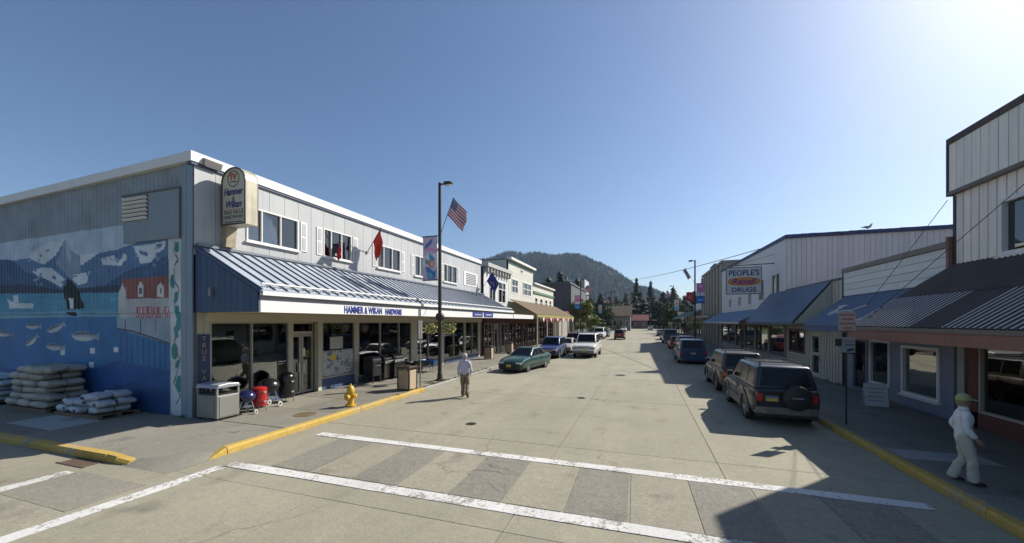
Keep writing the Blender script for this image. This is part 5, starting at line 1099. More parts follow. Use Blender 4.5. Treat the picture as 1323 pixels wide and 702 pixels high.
# porch roof in corrugated strips
def corrug(par, y0, y1, xw, zw, xf, zf, mat, pitch=.16, name='roof_sheet', sheet=.96, pat=None):
    d = Vector((xf-xw, 0, zf-zw)); nn = Vector((-d.z, 0, d.x)).normalized()
    if nn.z < 0: nn = -nn
    n = max(1, round((y1-y0)/sheet)); st = (y1-y0)/n; k = int(st/pitch); vs = []; fs = []
    prof = []
    for i in range(k):
        a = i*st/k; q = st/k
        prof += [(a+q*j/8, .022-.022*math.cos(2*math.pi*j/8)) for j in range(8)]
    prof.append((st-.004, 0))
    for t_ in (0, 1):
        for (a, h) in prof: vs.append((d.x*t_+nn.x*h, a, d.z*t_+nn.z*h))
    m_ = len(prof); fs = [(i, i+1, m_+i+1, m_+i) for i in range(m_-1)]
    # lower skin so that the sheet has thickness
    for t_ in (0, 1):
        for (a, h) in (prof[0], prof[-1]): vs.append((d.x*t_-nn.x*.012, a, d.z*t_-nn.z*.012))
    fs.append((2*m_, 2*m_+1, 2*m_+3, 2*m_+2))
    meshes = []
    for glint in (0, 1):
        me = MB().add(vs, fs).mesh(name, True); me.materials.append(mat); me.materials.append(M('crest_glint', (.55, .54, .52), .4, metal=.3, var=.3, vs=3))  # pale crest colour imitates bright reflections striping the corrugation
        if glint:
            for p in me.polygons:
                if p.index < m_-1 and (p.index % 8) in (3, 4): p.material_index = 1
        meshes.append(me)
    for i in range(n):
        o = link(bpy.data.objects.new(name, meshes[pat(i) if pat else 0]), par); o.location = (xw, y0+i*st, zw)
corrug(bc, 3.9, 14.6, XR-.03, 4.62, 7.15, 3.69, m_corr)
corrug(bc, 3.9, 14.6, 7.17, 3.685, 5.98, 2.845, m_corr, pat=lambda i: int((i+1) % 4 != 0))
MB().box(5.93, 6.02, 3.9, 14.64, 2.76, 2.85).build('gutter', M('gutter_grey', (.14, .125, .11), .5, metal=.3), bc)
MB().box(5.96, 6.04, 3.9, 14.62, 2.50, 2.755).build('fascia', m_rust, bc)
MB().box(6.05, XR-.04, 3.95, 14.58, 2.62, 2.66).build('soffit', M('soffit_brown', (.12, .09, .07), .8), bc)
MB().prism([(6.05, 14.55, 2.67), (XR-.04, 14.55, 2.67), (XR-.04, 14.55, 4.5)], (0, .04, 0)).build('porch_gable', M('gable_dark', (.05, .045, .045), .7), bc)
# ground floor: large window on oxide-red base
mb = MB(); FR.bx(mb, 3.9, 13.74, .15, .58, -.2, .03); mb.build('bulkhead', m_oxide, bc)
window(FR, bc, (9.9, 13.72, .585, 2.5), M('pale_frame', (.42, .38, .32), .5), g_shop, vm=(11.8,), fw=.06, dep=.08); window(FR, bc, (4.4, 9.5, .585, 2.5), MATS['pale_frame'], g_shop, vm=(6.9,), fw=.06)
for a, b, c_ in ((13.74, 14.05, m_oxide), (14.06, 14.18, m_dk), (14.19, 14.45, M('pale_pier', (.36, .35, .30), .6, var=.1)), (9.5, 9.9, m_oxide), (3.9, 4.4, m_oxide)):
    mb = MB(); FR.bx(mb, a, b, .15 if c_ is not m_oxide else .582, 2.62, -.2, .035); mb.build('pier', c_, bc)
mb = MB(); FR.bx(mb, 3.9, 14.45, 2.5, 2.615, -.2, .02); mb.build('header', m_rust, bc)
MB().box(XR+.25, 14, 4, 14.3, .05, .13).build('shop_floor', MATS['lino'], bc); MB().box(XR+.25, 19, 4, 14.3, 2.7, 2.76).build('shop_ceiling', MATS['ceiling_tile'], bc); MB().box(12.6, 12.8, 4.1, 14.3, .13, 2.7).build('back_wall', MATS['shop_back'], bc)
mb = MB(); FR.bx(mb, 10.1, 13.5, .6, 2.05, -.5, -.47); mb.build('curtain', M('grey_green_curtain', (.16, .16, .12), .9, var=.3, vs=2), bc)
for i in range(6):
    MB().box(XR+1.2, XR+1.9, 4.6+i*1.5, 5.5+i*1.5, .13, 1.1+.2*(i % 3)).build('display_stand', scols[i % 7], bc)
# ---- lavender shop with white boarded parapet and blue fabric awning
bl = thing('lavender_shop', 'single-storey lavender-blue shop with white boarded parapet and blue fabric awning', 'building', (12, 17.8, 0))
HL = [(15.15, 16.95, .55, 2.2), (17.65, 18.95, .62, 2.3), (19.15, 20.3, .17, 2.3)]
wall(FR, 'front_wall', m_lav, bl, (14.62, 20.95, .15, 4.12), HL, .2)
window(FR, bl, HL[0], m_white, g_refl, fw=.09, d=.0, inset=.05, sill=m_white); window(FR, bl, HL[1], m_white, g_shop, fw=.08, inset=.04)
d_ = window(FR, bl, HL[2], M('door_grey', (.15, .16, .2), .5), g_shop, fw=.12, inset=.02, name='door'); mb = MB(); FR.bx(mb, 19.3, 19.34, 1, 1.25, .03, .06); mb.build('handle', m_grey, d_)
boards(FR, 'parapet_board', M('white_parapet', (.66, .68, .66), .6, var=.08, streak=.15, tint=.03), bl, (14.62, 20.95, 4.13, 5.16), [], .26, gap=.014, th=.05, horiz=True)
mb = MB(); FR.bx(mb, 14.58, 21.0, 5.17, 5.34, -.1, .12); mb.build('parapet_cap', M('cap_taupe', (.20, .175, .15), .6), bl); mb = MB(); FR.bx(mb, 20.95, 21.05, .15, 5.16, -.1, .07); mb.build('corner_trim', MATS['dark_trim'], bl)
mb = MB(); FR.bx(mb, 14.56, 14.66, 2.9, 5.45, .06, .16); mb.build('corner_post', m_rust, bl)
MB().box(XR+.01, XR+.2, 14.6, 21.0, 4.12, 5.14).build('parapet_back', m_int, bl); side_box(bl, XR+.21, 20, 14.62, 20.98, 4.4, m_bat); MB().box(XR+.21, 20, 14.62, 20.98, 4.41, 4.5).build('roof', MATS['roof_felt'], bl)
def awning(par, y0, y1, xw, zw, xf, zf, mat, val=.2, sag=.0, name='awning', n=6):
    """cloth awning in panels with a hanging front valance and sewn hems"""
    st = (y1-y0)/n
    for i in range(n):
        a, b = y0+i*st+.004, y0+(i+1)*st-.004
        MB().prism([(xw, a, zw), (xf, a, zf), (xf+.012, a, zf-.02), (xw, a, zw-.03)], (0, b-a, 0)).build(name+'_panel', mat, par)
        if val: MB().box(xf-.006, xf+.006, a, b, zf-val, zf-.022).build(name+'_valance', mat, par)
awning(bl, 14.68, 20.9, XR-.03, 4.12, 6.9, 2.86, m_fab, .24)
nd = Vector((6.9-(XR-.03), 0, 2.86-4.12)); up_ = -nd.normalized(); nn_ = Vector((0, -1, 0)).cross(up_)
c0 = Vector((XR-.03, 18.9, 4.12))+nd*.62+nn_*.012
m_scr = M('script_white', (.6, .62, .64), .7); rt_ = Vector((0, -1, 0))
def flourish(name, o_, pts, r=.022): MB().tube([tuple(o_+rt_*p+up_*q+nn_*.01) for p, q in pts], r, 5).build(name, m_scr, bl)
flourish('awning_script', c0, [(-1.0, -.05), (-.85, .15), (-.7, .38), (-.5, .42), (-.62, .15), (-.75, -.12), (-.55, -.05), (-.38, .16), (-.3, .02), (-.18, .0), (-.05, .18), (-.02, .02), (.1, .0), (.22, .18), (.2, -.02), (.36, .0), (.5, .16), (.46, .0), (.62, .02), (.78, .2), (1.05, .34), (1.3, .4)])
flourish('awning_script', c0, [(-.95, .42), (-.6, .5), (-.3, .48)])
flourish('awning_script', Vector((XR-.03, 17.1, 4.12))+nd*.86, [(-.4, 0), (-.2, .1), (-.1, .0), (.1, .1), (.2, .02), (.45, .12)], .016)
MB().box(6.93, XR-.05, 20.86, 20.89, 2.6, 2.64).build('awning_frame', m_grey, bl)
MB().box(XR+.25, 13, 14.9, 20.8, .05, .13).build('shop_floor', MATS['lino'], bl); MB().box(12.2, 12.4, 14.9, 20.8, .13, 4).build('back_wall', MATS['shop_back'], bl); MB().box(XR+.3, 13, 14.8, 20.8, 3.4, 3.45).build('shop_ceiling', MATS['ceiling_tile'], bl)
for i in range(4): MB().box(XR+.6, XR+1.1, 15.2+i*1.3, 16.0+i*1.3, .13, .9+.25*(i % 2)).build('display_stand', scols[(i+2) % 7], bl)
# ---- low white batten shop under the drugstore's side
bw = thing('batten_shop', 'low white board-and-batten shop between lavender shop and drugstore', 'building', (12, 24.7, 0))
HB = [(23.4, 24.6, .17, 2.45), (25.4, 27.9, 1.2, 2.6)]
m_wb = M('white_batten', (.46, .45, .38), .6, var=.1, tint=.05, streak=.2)
wall(FR, 'front_wall', m_wb, bw, (21.06, 28.3, .15, 4.9), HB, .2); boards(FR, 'batten', m_wb, bw, (21.08, 28.28, .15, 4.9), [(h[0]-.1, h[1]+.1, h[2]-.1, h[3]+.1) for h in HB], .3, gap=.24, th=.025)
d_ = window(FR, bw, HB[0], m_wb, g_shop, hm=(1.35,), fw=.2, inset=.02, name='door'); mb = MB(); FR.bx(mb, 23.5, 23.54, 1.0, 1.3, .03, .07); mb.build('handle', m_grey, d_); window(FR, bw, HB[1], MATS['brown_frame'], g_refl, vm=(26.6,), fw=.12, inset=.03)
side_box(bw, XR+.21, 20, 21.06, 28.3, 4.7, m_wb, far=False); MB().box(XR-.05, 20, 21.06, 28.3, 4.91, 5.0).build('roof', MATS['roof_felt'], bw)
MB().box(XR+.25, 13, 21.3, 28.2, .05, .13).build('shop_floor', MATS['lino'], bw); MB().box(12.2, 12.4, 21.3, 28.2, .13, 4.5).build('back_wall', MATS['shop_back'], bw)
# ---- drugstore
bd = thing('drugstore', 'pale two-storey drugstore with blue roof edge and purple-grey ribbed side wall', 'building', (13, 38, 0))
HU = [(29.5, 31.2, 4.55, 6.25), (33.0, 34.4, 4.55, 6.2), (36.5, 37.6, 4.4, 5.4), (40.0, 41.2, 4.4, 5.4), (44.0, 45.3, 4.4, 5.4)]
m_dw = M('drug_white', (.66, .67, .67), .6, var=.08, streak=.15); m_pg = M('purple_grey_sheet', (.59, .54, .55), .5, metal=.15, var=.08, tint=.05, streak=.16)
FRd = Face('R', XR)
wall(FRd, 'upper_wall', m_dw, bd, (28.4, 49.2, 3.1, 8.2), HU, .25)
for h in HU: window(FRd, bd, h, m_white, g_far, vm=((h[0]+h[1])/2,), fw=.09, inset=.03, sill=m_white)
MB().prism([(XR-.08, 28.3, 8.2), (XR-.08, 49.3, 8.62), (XR-.08, 49.3, 8.84), (XR-.08, 28.3, 8.42)], (.3, 0, 0)).build('roof_edge', M('roof_edge_blue', (.03, .04, .12), .5, var=.2), bd)
MB().prism([(XR+.0, 28.4, 8.195), (XR+.0, 49.2, 8.195), (XR+.0, 49.2, 8.62), (XR+.0, 28.4, 8.22)], (.2, 0, 0)).build('gable_board', m_dw, bd)
FSd = Face('S', 28.4)
wall(FSd, 'side_backing', m_pg, bd, (XR+.02, 20, 3.0, 8.2), [], .15); boards(FSd, 'siding_sheet', m_pg, bd, (XR+.02, 19.5, 4.2, 8.2), [], .26, gap=.014, th=.03)
for i in range(28):
    a = XR-.05+i*.4; MB().prism([(a, 28.22, 8.2), (a+.385, 28.22, 8.2), (a+.385, 28.22, 8.42+random.uniform(-.012, .012)), (a, 28.22, 8.42+random.uniform(-.012, .012))], (0, .4, 0)).build('roof_sheet_end', MATS['roof_edge_blue'], bd)
MB().box(XR+.2, 20, 28.6, 49.2, 8.21, 8.3).build('roof', MATS['roof_felt'], bd); MB().box(XR+.2, 20, 49.0, 49.2, 0, 8.2).build('side_wall', m_dw, bd); MB().box(19.8, 20, 28.6, 49, 0, 8.2).build('rear_wall', m_dw, bd)
shopfront(bd, FRd, 28.45, 49.2, 6, M('drug_frame', (.22, .17, .13), .6), M('drug_base', (.30, .29, .27), .6), z0=.75, z1=2.75, mull=False, glassm=g_refl, wallm=M('drug_pier', (.26, .22, .19), .6, var=.15), top=3.1)
awning(bd, 22.22, 31.5, XR-.03, 4.96, 6.9, 2.98, m_roofblue, .12, name='canopy', n=8)
MB().prism([(6.95, 22.17, 2.93), (XR-.03, 22.17, 2.93), (XR-.03, 22.17, 4.86)], (0, .04, 0)).build('canopy_gable', M('gable_white', (.42, .43, .36), .6, var=.18, vs=1.4, streak=.3), bd)
MB().prism([(6.88, 22.15, 2.93), (XR-.03, 22.15, 4.88), (XR-.03, 22.15, 4.98), (6.88, 22.15, 3.03)], (0, .04, 0)).build('canopy_edge', M('roof_edge_blue2', (.02, .028, .06), .5), bd)
awning(bd, 31.55, 49.2, XR-.03, 4.0, 6.5, 3.02, M('awning_teal_blue', (.075, .16, .26), .65, var=.14), .0, name='canopy', n=10)
MB().box(6.50, 6.56, 31.55, 49.2, 2.86, 3.0).build('canopy_fascia', M('pale_fascia', (.46, .48, .48), .6), bd)
# hanging sign: PEOPLE'S / Rexall / DRUGS
ds = thing('drugstore_sign', 'hanging white drugs sign with orange oval on an iron arm', 'sign', (6.65, 30.7, 4.9))
MB().box(5.6, 7.7, 30.62, 30.78, 4.97, 6.75).build('panel', M('sign_white', (.52, .53, .52), .5, var=.1, streak=.25), ds)
for r in ((5.56, 7.74, 6.752, 6.80), (5.56, 7.74, 4.92, 4.968), (5.56, 5.598, 4.97, 6.75), (7.702, 7.74, 4.97, 6.75)): MB().box(r[0], r[1], 30.6, 30.8, r[2], r[3]).build('frame', M('sign_frame', (.13, .14, .14), .6), ds)
mb = MB(); mb.prism([(6.65+.98*math.cos(a)*(1 if abs(math.cos(a)) < .6 else 1), 30.612, 5.80+.30*math.copysign(abs(math.sin(a))**.6, math.sin(a))) for a in [2*math.pi*i/28 for i in range(28)]], (0, .006, 0)); mb.build('oval', M('oval_orange', (.50, .20, .04), .5, var=.2), ds)
m_sb = M('sign_blue', (.03, .05, .20), .5); m_sp = M('sign_purple', (.20, .03, .16), .5)
text('lettering', "PEOPLE'S", .5, (6.65, 30.61, 6.22), (1, 0, 0), (0, 0, 1), m_sb, ds, bold=.012, width=1.85, height=.42); text('lettering', 'Rexall', .5, (6.65, 30.604, 5.64), (1, 0, 0), (0, 0, 1), m_sp, ds, bold=.015, shear=.3, width=1.5, height=.4); text('lettering', 'DRUGS', .45, (6.65, 30.61, 5.08), (1, 0, 0), (0, 0, 1), m_sb, ds, bold=.012, width=1.5, height=.34)
MB().tube([(XR, 30.7, 6.98), (5.7, 30.7, 6.93)], .03, 6).build('arm', m_dk, ds); MB().tube([(XR, 30.7, 7.6), (6.2, 30.7, 6.97)], .012, 5).build('stay', m_dk, ds)
for x in (5.9, 7.4): MB().tube([(x, 30.7, 6.94), (x, 30.7, 6.8)], .015, 5).build('hanger', m_dk, ds)
# tall narrow tan building with pilasters beyond the drugstore
bt = thing('tan_building', 'tall windowless tan building with vertical pilasters beyond the drugstore', 'building', (13, 57, 0))
m_tan = M('tan_stucco', (.36, .33, .27), .75, var=.1, streak=.2)
MB().box(XR+.3, 20, 50.2, 66, 0, 9.8).build('wall', m_tan, bt); MB().box(XR+.1, 20.1, 50.1, 66.1, 9.805, 10.1).build('cap', M('tan_cap', (.30, .28, .24), .7), bt)
for y in np.arange(50.3, 66, 2.2): mb = MB(); Face('R', XR+.3).bx(mb, y, y+.7, .15, 9.7, .005, .22); mb.build('pilaster', m_tan, bt)
for y in np.arange(51.3, 64, 4.4): window(Face('R', XR+.3), bt, (y-.1, y+1.0, .6, 2.6), m_grey, g_far, d=.04, dep=.03)
MB().box(7.2, XR+.07, 50.3, 65, 3.5, 3.8).build('ledge', m_tan, bt)
# long low shop with green metal canopy
bg_ = thing('green_canopy_shop', 'long low shop with pale green metal canopy beyond the tan building', 'building', (13, 82, 0))
F5 = Face('R', XR+.1)
MB().box(XR+.4, 20, 66.3, 98, 0, 4.9).build('wall', M('beige_wall', (.33, .30, .25), .7, var=.15), bg_); canopy(bg_, 66.3, 98, XR+.3, 5.0, 6.4, 3.7, 1.2, M('green_metal', (.20, .31, .29), .5, metal=.2, var=.12, tint=.06), M('green_rib', (.14, .22, .2), .5))
for y in np.arange(67, 97, 4.2): window(Face('R', XR+.4), bg_, (y, y+2.8, .7, 2.7), MATS['brown_frame'], g_far, vm=(y+1.4,), fw=.1, d=.06, dep=.05)
for y in np.arange(66.6, 98, 5.2): MB().box(6.6, 6.75, y, y+.15, .15, 3.72).build('post', m_brn, bg_)
MB().box(XR+.6, 16, 70, 80, 4.95, 6.2).build('rooftop_unit', m_dw, bg_)
# ---- street furniture on the right
lamp_post(5.4, 46.5, 'dark lamp post with pink and blue banner before the drugstore', arm=-1, banner=(1, 1), flagdir=(-.75, 0), fs=(.4, 1.15), extra=(2, -1, 5.1, 6.1), detail=False)
lamp_post(5.4, 78, 'distant lamp post with cream banner by the green canopy', arm=-1, banner=(3, 1), flagdir=(-.8, 0), fs=(.45, 1.1), detail=False)
t = thing('parking_sign', 'red-lettered parking sign plate on a dark post with a small sign under it', 'sign', (5.35, 13.15, .15))
MB().tube([(0, 0, 0), (0, 0, 3.15)], .024, 8).build('post', m_dk, t, False)
pl = MB().box(-.19, .19, -.055, -.04, 2.6, 3.14).build('plate', M('plate_pinkish', (.42, .33, .30), .5, var=.1), t, False)
for k, (a_, b_, z) in enumerate(((-.17, .17, 3.04), (-.12, .14, 2.92), (-.18, .18, 2.8), (-.1, .1, 2.68), (-.15, .13, 2.6))): MB().box(a_, b_, -.0585, -.0565, z-.02, z+.02).build('print_line', M('faded_red', (.34, .12, .09), .6), pl, False)
pl = MB().box(-.16, .18, -.055, -.04, 2.0, 2.42).build('plate', M('plate_pale', (.25, .28, .29), .5, var=.2, vs=6), t, False); MB().box(-.28, -.13, -.07, -.058, 2.18, 2.38).build('tag', m_dk, t, False)
MB().box(-.15, .17, -.0585, -.0565, 2.3, 2.33).build('print_line', MATS['faded_red'], pl, False); MB().box(-.05, .17, -.0585, -.0565, 2.2, 2.225).build('print_line', m_dk, pl, False); MB().prism([(-.02, -.0585, 2.03), (.14, -.0585, 2.06), (.16, -.0585, 2.12), (.0, -.0585, 2.1)], (0, .002, 0)).build('print_mark', m_dk, pl, False)
t = thing('sandwich_board', 'white folding sandwich board sign outside the lavender shop', 'sign', (7.45, 16.35, .15), -.2)
for sy in (-1, 1):
    b_ = MB().box(-.3, .3, -.012, .012, .02, .78, Matrix.Translation((0, sy*.2, 0)) @ Matrix.Rotation(sy*.24, 4, 'X')).build('board', M('board_white', (.55, .56, .57), .6, var=.1), t, False)
    if sy < 0:
        for i in range(4):
            z = .62-i*.14; MB().box(-.24+.03*(i % 2), .24-.05*(i % 2), -.015, -.0135, z-.018, z+.018, Matrix.Translation((0, sy*.2, 0)) @ Matrix.Rotation(sy*.24, 4, 'X')).build('print_line', M('board_print', (.30, .31, .33), .7), b_, False)
for x in (-.29, .29): MB().tube([(x, -.19, .3), (x, .19, .3)], .008, 5).build('stay', m_dk, t, False)
def hang_basket(x, y, z, label, flowers):
    t = thing('hanging_basket', label, 'flower basket', (x, y, z), group='flower baskets under the porch roof')
    MB().lathe([(.05, -.2), (.15, -.15), (.2, 0), (.2, .02)], n=12).build('basket', m_dk, t, False)
    rs = random.Random(int(y*10)); mb = MB(); mf = MB()
    for i in range(700):
        a, r, q = rs.uniform(0, 6.28), .34*rs.random()**.5, rs.uniform(-.32, .18); r *= 1-max(0, -q)*.7; p = Vector((r*math.cos(a), r*math.sin(a), .03+q))
        d1 = Vector((rs.uniform(-1, 1), rs.uniform(-1, 1), rs.uniform(-1, 1))).normalized()*.05; d2 = d1.orthogonal().normalized()*.035
        (mf if rs.random() < flowers else mb).poly([p-d1, p+d2, p+d1, p-d2])
    mb.build('leaves', M('dark_leaf', (.045, .075, .03), .7, var=.4, vs=20), t, False)['kind'] = 'stuff'
    if mf.v: mf.build('flowers', M('dull_flower', (.16, .09, .05), .7, var=.3), t, False)['kind'] = 'stuff'
    MB().tube([(0, 0, .05), (0, 0, 2.62-z)], .006, 4).build('chain', m_dk, t, False)
hang_basket(7.7, 18.6, 2.05, 'leafy hanging basket beneath the blue fabric awning', .1)
# gull on the drugstore roof
t = thing('gull', 'pale grey gull standing on the drugstore roof edge', 'gull', (12.6, 28.45, 8.42))
mb = MB(); mb.tube([(-.26, 0, .20), (-.12, 0, .18), (0, 0, .17), (.12, 0, .22), (.17, 0, .30), (.20, 0, .36), (.245, 0, .37)], [.012, .05, .085, .075, .045, .045, .018], 10); mb.build('body', M('gull_grey', (.38, .38, .39), .7), t, False, True)
MB().tube([(-.3, .06, .19), (-.1, .075, .21), (.06, .07, .22)], [.01, .04, .03], 8).build('wing', M('gull_wing', (.2, .2, .21), .7), t, False, True); MB().tube([(-.3, -.06, .19), (-.1, -.075, .21), (.06, -.07, .22)], [.01, .04, .03], 8).build('wing', MATS['gull_wing'], t, False, True)
for y in (-.03, .03): MB().tube([(0, y, 0), (0, y, .12)], .008, 5).build('leg', MATS['handle_yellow'], t, False)
MB().tube([(.24, 0, .37), (.3, 0, .355)], [.012, .004], 6).build('beak', MATS['handle_yellow'], t, False)
# stay cables and overhead wires
def wire(name, label, a, b, sag, r, cat='cable', group=None):
    a, b = Vector(a), Vector(b); n = 16
    return tag(MB().tube([tuple(a.lerp(b, i/n)-Vector((0, 0, sag*4*(i/n)*(1-i/n)))) for i in range(n+1)], r, 5).build(name, M('cable', (.05, .05, .055), .6)), label, cat, group)
wire('stay_cable', 'stay cable from the corner building down to the lavender shop awning', (8.3, 14.55, 6.5), (7.3, 16.6, 3.5), 0, .009)
wire('stay_cable', 'stay cable crossing the ribbed siding down to the porch roof', (8.44, 11.9, 6.45), (6.3, 14.2, 3.1), 0, .009)
wire('overhead_wire', 'overhead wire running from the drugstore roof across the street', (8.5, 33.3, 8.5), (-10.7, 120, 15.5), 1.0, .03)
# ================================================================ VEHICLES
m_tyre = M('tyre', (.018, .018, .018), .85, var=.2); m_rim = M('alloy', (.42, .42, .42), .35, metal=.8, var=.1); m_cglass = M('car_glass', (.006, .007, .008), .16, spec=.3, var=.02)
m_blk = M('black_print', (.03, .03, .04), .6); m_trim = M('black_trim', (.02, .02, .022), .5); m_tail = M('tail_red', (.42, .02, .015), .2, coat=.8, var=.1); m_head = M('head_lens', (.62, .63, .64), .12, coat=.8, var=.1); m_amber = M('amber_lens', (.55, .2, .02), .2, coat=.8); m_plate = M('plate_gold', (.55, .40, .06), .5)
m_chrome = M('chrome', (.6, .6, .6), .18, metal=1.)
def paint(nm, c): return M('paint_'+nm, c, .4, metal=.05, coat=.55, var=.05, vs=.8, fine=.02)
TYPES = dict(
    sedan=dict(L=4.45, W=1.70, belt=.90, hood=.90, nose=.66, tail=.92, roof=1.40, rb=-1.55, fb=.95, rt=-.95, ft=.15, wt=.56, wf=1.33, wr_=-1.28, wr=.30, gc=.2, panes=(-.42,), suv=0),
    suv=dict(L=4.35, W=1.76, belt=1.06, hood=1.04, nose=.84, tail=1.06, roof=1.72, rb=-2.08, fb=.98, rt=-1.92, ft=.35, wt=.66, wf=1.30, wr_=-1.28, wr=.36, gc=.3, panes=(-1.15, -.30), suv=1),
    bigsuv=dict(L=5.4, W=1.96, belt=1.22, hood=1.18, nose=1.02, tail=1.22, roof=1.98, rb=-2.62, fb=1.18, rt=-2.52, ft=.55, wt=.76, wf=1.65, wr_=-1.62, wr=.38, gc=.34, panes=(-1.5, -.45), suv=1),
    van=dict(L=4.85, W=1.92, belt=1.06, hood=1.0, nose=.80, tail=1.06, roof=1.74, rb=-2.36, fb=1.45, rt=-2.2, ft=.55, wt=.74, wf=1.50, wr_=-1.45, wr=.34, gc=.24, panes=(-1.25, -.15), suv=1))
def lerp(a, b, t): return a+(b-a)*t
def vehicle(name, label, kind, x, y, rz, paint_m, cat='car', lower=None, rack=False, spare=False, plate=None, plate_rear=True, bumper=None, group='vehicles along the street', detail=True):
    S = TYPES[kind]; L, W = S['L'], S['W']; h = W/2; t = thing(name, label, cat, (x, y, 0), rz, group)
    top = [(-L/2, S['tail']-.05), (-L/2+.12, S['tail']), (S['rb'], S['belt']), (S['fb'], S['hood']), (lerp(S['fb'], L/2, .6), lerp(S['hood'], S['nose'], .38)), (L/2-.14, S['nose']), (L/2, S['nose']-.12)]
    tx = [a for a, _ in top]; tz = [b for _, b in top]
    ys = sorted(set([round(v, 3) for v in list(np.linspace(-L/2, L/2, 21))+[S['rb'], S['fb'], -L/2+.05, -L/2+.12, L/2-.05, L/2-.14]])); V = []; rings = []
    for yy in ys:
        e = max(0, (abs(yy)-(L/2-.55))/.55); w = h*(1-.10*e**2.2); zt = float(np.interp(yy, tx, tz)); zb = S['gc']+.10*e**2
        if abs(yy) > L/2-.06: w *= .97; zb += .05; zt -= .03*(abs(yy) > L/2-.03)
        half = [(0, zb), (w*.84, zb), (w*.955, zb+.06), (w*.99, lerp(zb, zt, .35)), (w*1.0, lerp(zb, zt, .62)), (w*.975, zt-.09), (w*.93, zt-.02), (w*.84, zt+.005), (w*.4, zt+.02), (0, zt+.025)]
        rings.append([len(V)+i for i in range(2*len(half)-2)])
        V += [(a, yy, b) for a, b in half]+[(-a, yy, b) for a, b in half[-2:0:-1]]
    fs = []; n = len(rings[0])
    for a, b in zip(rings, rings[1:]): fs += [(a[i], b[i], b[(i+1) % n], a[(i+1) % n]) for i in range(n)]
    fs += [tuple(rings[0]), tuple(reversed(rings[-1]))]
    bd = MB().add(V, fs).build('body', paint_m, t, False, True)
    cut_ = MB()
    for wy in (S['wf'], S['wr_']):
        for s in (-1, 1): cut_.lathe([(.001, -.16), (S['wr']*1.14, -.16), (S['wr']*1.14, .16), (.001, .16)], (s*(h-.08), wy, S['wr']), 24, Matrix.Rotation(math.pi/2, 4, 'Y'))
    co = cut_.build('cutter', m_trim)
    bm = bd.modifiers.new('b', 'BOOLEAN'); bm.object = co; bm.operation = 'DIFFERENCE'; bm.solver = 'EXACT'
    bake(bd); bpy.data.objects.remove(co)
    for p in bd.data.polygons: p.use_smooth = True
    bd.data.set_sharp_from_angle(angle=R(32))
    MB().box(-h*.8, h*.8, -L/2+.3, L/2-.3, S['gc']-.06, S['gc']-.002).build('underbody', m_trim, t, False)
    # cabin
    zb, zr = S['belt']-.02, S['roof']; wb, wt = h*.90, S['wt']; rb, fb, rt, ft = S['rb']+.02, S['fb'], S['rt'], S['ft']
    base = [(-wb, rb), (wb, rb), (wb, fb), (-wb, fb)]; tp = [(-wt, rt), (wt, rt), (wt, ft), (-wt, ft)]
    cv = [(a, b, zb) for a, b in base]+[(a, b, zr-.03) for a, b in tp]+[(a*.82, lerp(b, (rt+ft)/2, .16), zr) for a, b in tp]
    cf = [(3, 2, 1, 0), (8, 9, 10, 11)]+[(k*4+i, k*4+(i+1) % 4, k*4+4+(i+1) % 4, k*4+4+i) for k in (0, 1) for i in range(4)]
    cb = MB().add(cv, cf).build('cabin', paint_m, t, False, True, bevel=.085, seg=4); cb.modifiers['bevel'].angle_limit = R(12)
    # glazing on the cabin planes
    def quad(A, B, C, D, m, u0, u1, v0, v1, nm, out):
        P = lambda u, v: Vector(A).lerp(Vector(B), u).lerp(Vector(D).lerp(Vector(C), u), v)
        pts = [P(u0, v0), P(u1, v0), P(u1, v1), P(u0, v1)]; nn = (pts[1]-pts[0]).cross(pts[3]-pts[0]).normalized()*out
        MB().prism([p-nn*.3 for p in pts], nn*1.0).build(nm, m, t, False)
    z2 = zr-.03
    quad((wb, fb, zb), (-wb, fb, zb), (-wt, ft, z2), (wt, ft, z2), m_cglass, .07, .93, .10, .93, 'windscreen', .016)
    quad((-wb, rb, zb), (wb, rb, zb), (wt, rt, z2), (-wt, rt, z2), m_cglass, .09, .91, .14 if S['suv'] else .12, .90, 'rear_window', .016)
    for s in (-1, 1):
        ed = [rb+.0]+list(S['panes'])+[fb]; et = [rt]+list(S['panes'])+[ft]
        for i in range(len(ed)-1):
            a0, a1, c0, c1 = ed[i], ed[i+1], et[i], et[i+1]; m0 = .16 if i == 0 else .035; m1 = .13 if i == len(ed)-2 else .035
            A, B, C, D = (s*wb, a0+m0, zb), (s*wb, a1-m1*1.4, zb), (s*wt, c1-m1, z2), (s*wt, c0+m0*.8, z2)
            if s > 0: quad(A, B, C, D, m_cglass, 0, 1, .14, .88, 'side_window', .014)
            else: quad(B, A, D, C, m_cglass, 0, 1, .14, .88, 'side_window', .014)
        # mirror, handles, seams
        MB().box(s*(wb+.02), s*(wb+.20), fb-.32, fb-.20, zb+.06, zb+.22).build('mirror', m_trim if detail else paint_m, t, False, bevel=.03)
        if detail:
            for a in S['panes']:
                MB().box(s*h*.972, s*(h*1.002), a-.006, a+.006, S['gc']+.2, S['belt']-.07).build('door_seam', m_trim, t, False)
                MB().box(s*h*.985, s*(h+.018), a-.24, a-.08, S['belt']-.19, S['belt']-.155).build('door_handle', m_trim, t, False)
            MB().box(s*h*.975, s*(h+.012), S['wr_']+S['wr']*1.25, S['wf']-S['wr']*1.25, S['gc']+.18, S['gc']+.25).build('side_moulding', lower or m_trim, t, False)
